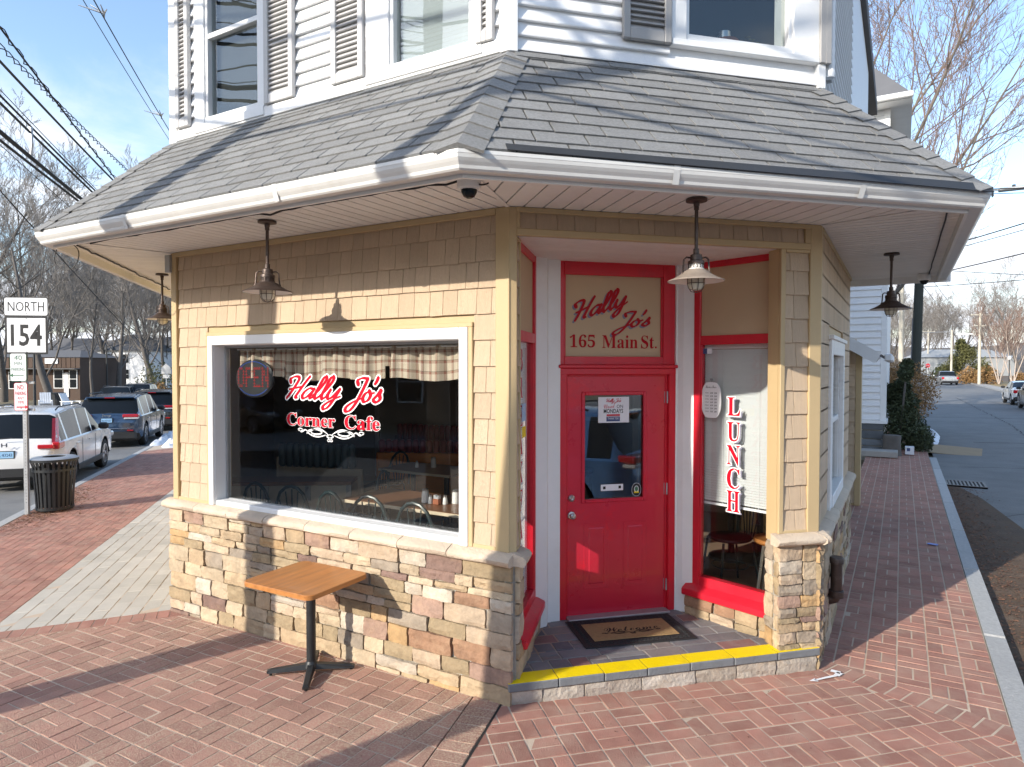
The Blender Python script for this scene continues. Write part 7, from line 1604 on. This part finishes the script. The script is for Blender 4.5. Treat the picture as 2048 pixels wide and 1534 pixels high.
def A3(pxx, py, D): q = CAM+FW*D+RT*((pxx-1022)/FPX*D)-UP*((py-766.7)/FPX*D); return q
for (z, e1, lab, rr) in ((8.9, (2048, 372), 'wire leaving the right eave corner, highest of the side street wires', .016), (8.75, (2048, 382), 'wire second from top at the right eave corner', .012), (6.5, (2048, 443), 'wire rising to the right above the side street', .02), (6.35, (2048, 456), 'thin wire just under the rising one above the side street', .012), (5.6, (2048, 503), 'middle wire over the side street, nearly level', .018), (5.9, (2048, 546), 'wire dropping to the right over the side street', .010), (5.2, (2048, 556), 'lowest wire over the side street', .012)):
    b_ = A3(e1[0], e1[1], 20); a_ = Vector((G1[0]+.2, G1[1], z)); rwire('overhead_wire', lab, a_, a_+(b_-a_)*1.8, rr, .05)
a_ = Vector((*AT(1958, 92), 9.0))
for k, lab in enumerate(('upper far wire running to the pale lawn pole', 'middle far wire running to the pale lawn pole', 'lower far wire running to the pale lawn pole')): rwire('overhead_wire', lab, (G1[0], G1[1], 7.2-.8*k), (a_.x, a_.y, 9.0-1.3*k), .012, .8, mat='wire_grey')
for k, (z0, z1, rr, y1, lab) in enumerate(((5.75, 6.3, .028, -7.6, 'lowest cable from the corner pole across the side street, behind the photographer'), (6.15, 6.6, .020, -7.9, 'second cable from the corner pole across the side street'), (6.7, 7.0, .030, -7.4, 'thick middle cable from the corner pole across the side street'), (7.3, 7.5, .022, -8.0, 'fourth cable from the corner pole across the side street'), (8.3, 8.4, .026, -7.7, 'highest cable from the corner pole across the side street'))):
    rwire('overhead_wire', lab, (PN.x, PN.y, z0), (16.5, y1-k*.3, z1), rr, .12)
tx_ = pole('utility_pole', 'wooden utility pole across the side street, behind the photographer', 16.5, -8.0, 11, .17, 'pole_wood', -.3)
# back of a street sign beside the green pole
q_ = AT(1822, 24); t = thing('street_sign', 'back of small grey parking signs on a post by green pole', 'sign', (q_.x, q_.y, -.2)); MB().box(q_.x-.03, q_.x+.03, q_.y-.02, q_.y+.02, -.2, 2.1).build('post', 'galvanised', t); MB().cbox(q_.x-.22, q_.x+.20, q_.y-.03, q_.y-.025, 1.1, 1.65, W0, .001).build('plate', 'galvanised', t); MB().cbox(q_.x+.03, q_.x+.36, q_.y+.03, q_.y+.036, 1.2, 1.68, W0, .001).build('plate', 'galvanised', t)
# far side: stop sign, lamp, grey house, fence, snow on verge
q_ = AT(1855, 122); t = thing('stop_sign', 'small red stop sign at the far junction', 'sign', (q_.x, q_.y, -.2)); Fq = Fr((q_.x, q_.y, 2.4), (.9, .43, 0), (0, 0, 1), (.43, -.9, 0)); MB().box(q_.x-.04, q_.x+.04, q_.y, q_.y+.05, -.2, 2.2).build('post', 'galvanised', t); pl = MB().prism([(.40*cos(pi/8+k*pi/4), .40*sin(pi/8+k*pi/4)) for k in range(8)], 0, .02, Fq).build('plate', 'sign_red', t); mb = MB(); text(mb, 'STOP', Fr(Fq.P, Fq.ex, -Fq.ez, Fq.ey), -.28, .28, -.1, .1, .03, res=1); mb.build('lettering', 'sign_white', pl)
q_ = AT(2018, 74); t = thing('lamp_post', 'thin black lamp post on the lawn behind white sedan', 'lamp post', (q_.x, q_.y, -.2)); MB().tube([(q_.x, q_.y, -.2), (q_.x, q_.y, 2.9)], .05, 8).build('shaft', 'black_metal', t); MB().lathe([(.05, 2.9), (.16, 2.95), (.2, 3.15), (.14, 3.3), (0, 3.35)], Fr((q_.x, q_.y, 0), (1, 0, 0), (0, 1, 0)), 12).build('lantern', 'tail_clear', t)
q_ = AT(1925, 128); box_house('grey_house', 'long grey house behind the broad evergreen on the lawn', Fr((q_.x-6, q_.y-3, -.2), (.9, .43, 0), (-.43, .9, 0)), 16, 8, 4.2, 'grey_wall', 'grey_wall', 1.6, [(1.5, 3, .9, 2.4), (5, 6.4, .9, 2.4), (10, 12, .9, 2.4)], planks=.35)
q_ = AT(1872, 150); box_house('white_cottage', 'small white house at the far junction', Fr((q_.x-4, q_.y, .3), (.9, .43, 0), (-.43, .9, 0)), 7, 7, 3.2, 'white_siding', 'roof_grey', 2.4, [(1, 2.2, .9, 2.3), (4, 5.2, .9, 2.3)], gable=True)
t = thing('picket_fence', 'low white fence along the far junction', 'fence', (*AT(1880, 118), -.2)); a_, b_ = AT(1862, 124), AT(1905, 118); d_ = (b_-a_); Fq = Fr((a_.x, a_.y, -.2), (d_.x, d_.y, 0), (-d_.y, d_.x, 0)); MB().box(0, d_.length, 0, .05, .3, .4, Fq).box(0, d_.length, 0, .05, .7, .8, Fq).build('rail', 'white_trim', t)
pk = MB().box(-.05, .05, -.03, 0, 0, .95, Fq).mesh('picket', 'white_trim')
for k in range(int(d_.length/.35)): link('picket', pk, t, mw=Matrix.Translation(Fq.ex*(k*.35+.1)))
# main street, far side: brown shop and neighbours
q_ = AT(-28, 58); FSh = Fr((q_.x, q_.y, -.55), (RT.x, RT.y, 0), (-RT.y, RT.x, 0)); shop = box_house('brown_shop', 'dark brown wooden shop with white door and windows across main street', FSh, 8.15, 7, 3.45, 'shop_brown', 'roof_grey', .7, [(.4, 1.5, .7, 2.2), (2.0, 3.2, .7, 2.2), (5.9, 6.75, .75, 2.4), (7.25, 7.95, .75, 2.4)], over=.1, door=(6.8, 7.2))
for k in range(20): MB().box(.05+k*.41, .40+k*.41, -.03, 0, 2.55, 3.43, FSh).build('vertical_board', 'shop_brown', shop)
MB().box(5.2, 6.3, -.1, 0, 2.9, 3.35, FSh).build('shop_sign', 'sign_white', shop); MB().box(-.2, 8.2, -.8, 0, 2.42, 2.5, FSh).build('canopy', 'roof_grey', shop)
for (pxx, D, w, lab, wall) in ((196, 84, 6, 'pale grey house glimpsed behind the slim bare tree', 'white_siding'), (268, 92, 9, 'pale building glimpsed behind the two grey cars', 'grey_wall'), (60, 96, 10, 'pale house among the bare trees behind brown shop', 'white_siding')):
    q_ = AT(pxx, D); box_house('far_house', lab, Fr((q_.x, q_.y, -.5), (RT.x, RT.y, 0), (-RT.y, RT.x, 0)), w, 7, 4.6, wall, 'roof_grey', 2.2, [(.8, 1.8, 1, 2.3), (3, 4, 1, 2.3), (.8, 1.8, 3, 4.2), (3, 4, 3, 4.2)])
for (pxx, D, h, lab) in ((69, 42, 4.6, 'black street lamp post left of the big bare tree'), (214, 60, 4.6, 'black street lamp post behind the blue SUV')):
    q_ = AT(pxx, D); t = thing('street_lamp', lab, 'lamp post', (q_.x, q_.y, -.5), 'black street lamps on the main street'); MB().tube([(q_.x, q_.y, -.6), (q_.x, q_.y, h-.6)], [.09, .06], 8).build('shaft', 'black_metal', t); MB().tube([(q_.x, q_.y, h-.8), (q_.x+.3*RT.x, q_.y+.3*RT.y, h-.55), (q_.x+.55*RT.x, q_.y+.55*RT.y, h-.65)], .03, 6).build('lamp_arm', 'black_metal', t)
    MB().lathe([(.02, h-.66), (.1, h-.75), (.26, h-.98), (.27, h-1.02), (0, h-1.0)], Fr((q_.x+.58*RT.x, q_.y+.58*RT.y, 0), (1, 0, 0), (0, 1, 0)), 14).build('lamp_shade', 'black_metal', t)
q_ = AT(333, 52); t = thing('crossing_sign', 'back of a pentagon school crossing sign left of cafe wall', 'sign', (q_.x, q_.y, -.55)); FQ = Fr((q_.x, q_.y, 0), (RT.x, RT.y, 0), (0, 0, 1), (RT.y, -RT.x, 0)); MB().tube([(q_.x, q_.y, -.6), (q_.x, q_.y, 2.2)], .035, 6).build('post', 'galvanised', t); MB().prism([(-.36, 1.55), (.36, 1.55), (.36, 2.0), (0, 2.36), (-.36, 2.0)], .04, .05, FQ).prism([(-.25, 1.2), (.25, 1.2), (.25, 1.48), (-.25, 1.48)], .04, .05, FQ).build('plate', 'galvanised', t)
q_ = AT(117, 42); F = Fr((q_.x, q_.y, -.5), (1, 0, 0), (0, 1, 0)); t = thing('waste_bin', 'distant black waste bin beside the big bare tree', 'bin', F.P); MB().lathe([(.3, 0), (.38, .85), (.42, .95), (.3, .97), (0, .97)], F, 18).build('body', 'black_metal', t)
def adk(pxx, D, lab, rz):
    q_ = AT(pxx, D); F = Fr((q_.x, q_.y, -.5), (cos(rz), sin(rz), 0), (-sin(rz), cos(rz), 0)); t = thing('garden_chair', lab, 'chair', F.P, 'white garden chairs under the trees')
    MB().add([F.pt(-.3, .0, .25), F.pt(.3, 0, .25), F.pt(.3, -.55, .38), F.pt(-.3, -.55, .38), F.pt(-.3, 0, .22), F.pt(.3, 0, .22), F.pt(.3, -.55, .35), F.pt(-.3, -.55, .35)], [(0, 1, 2, 3), (7, 6, 5, 4), (0, 4, 5, 1), (2, 6, 7, 3)]).build('seat', 'white_trim', t)
    for k in range(5): a = -.26+k*.115; MB().add([F.pt(a, 0, .25), F.pt(a+.1, 0, .25), F.pt(a+.1, .35, 1.0), F.pt(a, .35, 1.0), F.pt(a, .03, .24), F.pt(a+.1, .03, .24), F.pt(a+.1, .38, .99), F.pt(a, .38, .99)], [(0, 1, 2, 3), (7, 6, 5, 4), (0, 3, 7, 4), (1, 5, 6, 2)]).build('back_slat', 'white_trim', t)
    for s in (-.34, .3): MB().box(s, s+.05, -.6, .25, .5, .54, F).box(s, s+.05, -.55, -.48, 0, .5, F).box(s, s+.05, .1, .17, 0, .5, F).build('arm', 'white_trim', t)
adk(135, 40, 'white slatted garden chair right of the distant bin', 2.0); adk(90, 41, 'white slatted garden chair left of the big bare tree', 1.2)
for k, (pxx, D, w, lab) in enumerate(((150, 39, 1.6, 'snow patch beside the white garden chair across the road'), (178, 41, 1.3, 'snow patch below the slim bare tree'), (20, 40, 1.5, 'snow patch at the left edge across the road'))):
    q_ = AT(pxx, D); snow('snow_patch', lab, [(q_.x-w*.8, q_.y-w*.4), (q_.x+w*.8, q_.y+w*.5)], .7, .38, 50+k)
snow('snow_bank', 'melting snow bank on the side street kerb by the green pole', [(3.12, 20), (3.22, 23), (3.15, 26)], .16, .12, 60)
# what the windows mirror: the house across the main street
FX = Fr((3.5, -17.5, -.3), (-1, 0, 0), (0, -1, 0)); ah = box_house('tan_house', 'tan clapboard house across the main street, mirrored in the big window', FX, 12, 8, 6.2, 'tan_siding', 'roof_grey', 2.4, [(1.5, 2.9, 1, 2.7), (4.5, 5.9, 1, 2.7), (8.5, 9.9, 1, 2.7), (1.5, 2.9, 3.8, 5.4), (8.5, 9.9, 3.8, 5.4)], planks=.2, base=-.5)
MB().cbox(-.02, .2, -.05, .1, -.3, 6.2, FX, .01).cbox(11.8, 12.02, -.05, .1, -.3, 6.2, FX, .01).cbox(6.6, 6.8, -.05, .1, -.3, 6.2, FX, .01).build('corner_post', 'white_trim', ah)
car('black_car', 'black car parked across the main street, mirrored in the window', 'car_black', (-21.5, -14.8), (1, 0.02), 4.6, 1.85, 1.5, 2.7, .35, rear='plain', sedan=True)

FX2 = Fr((-13, -19.5, -.5), (-1, 0, 0), (0, -1, 0)); box_house('unseen_dark_house', 'unseen dark brown boarded house added across the main street to darken window reflections', FX2, 26, 9, 7.5, 'shop_brown', 'roof_grey', 2.2, [(3, 4.4, 1, 2.8), (9, 10.4, 1, 2.8), (16, 17.4, 1, 2.8)], base=-.5)  # unseen dark house, added to darken what the big window reflects
for k, (x, y, s_, lab) in enumerate(((-33, -15.5, .95, 'unseen bare tree added before the brown boarded house across the main street'), (9, -14.8, .9, 'unseen bare tree added right of the tan house across the main street'), (14, -10, 1.0, 'unseen bare tree added across the side street behind the photographer'), (-44, -17, 1.1, 'unseen bare tree added beyond the brown boarded house'))): copy_tree((ta, tb2, tc_)[k % 3], (x, y, -.4), k*1.3, lab, GT, sc=s_)  # unseen trees added with the dark house to darken the reflections
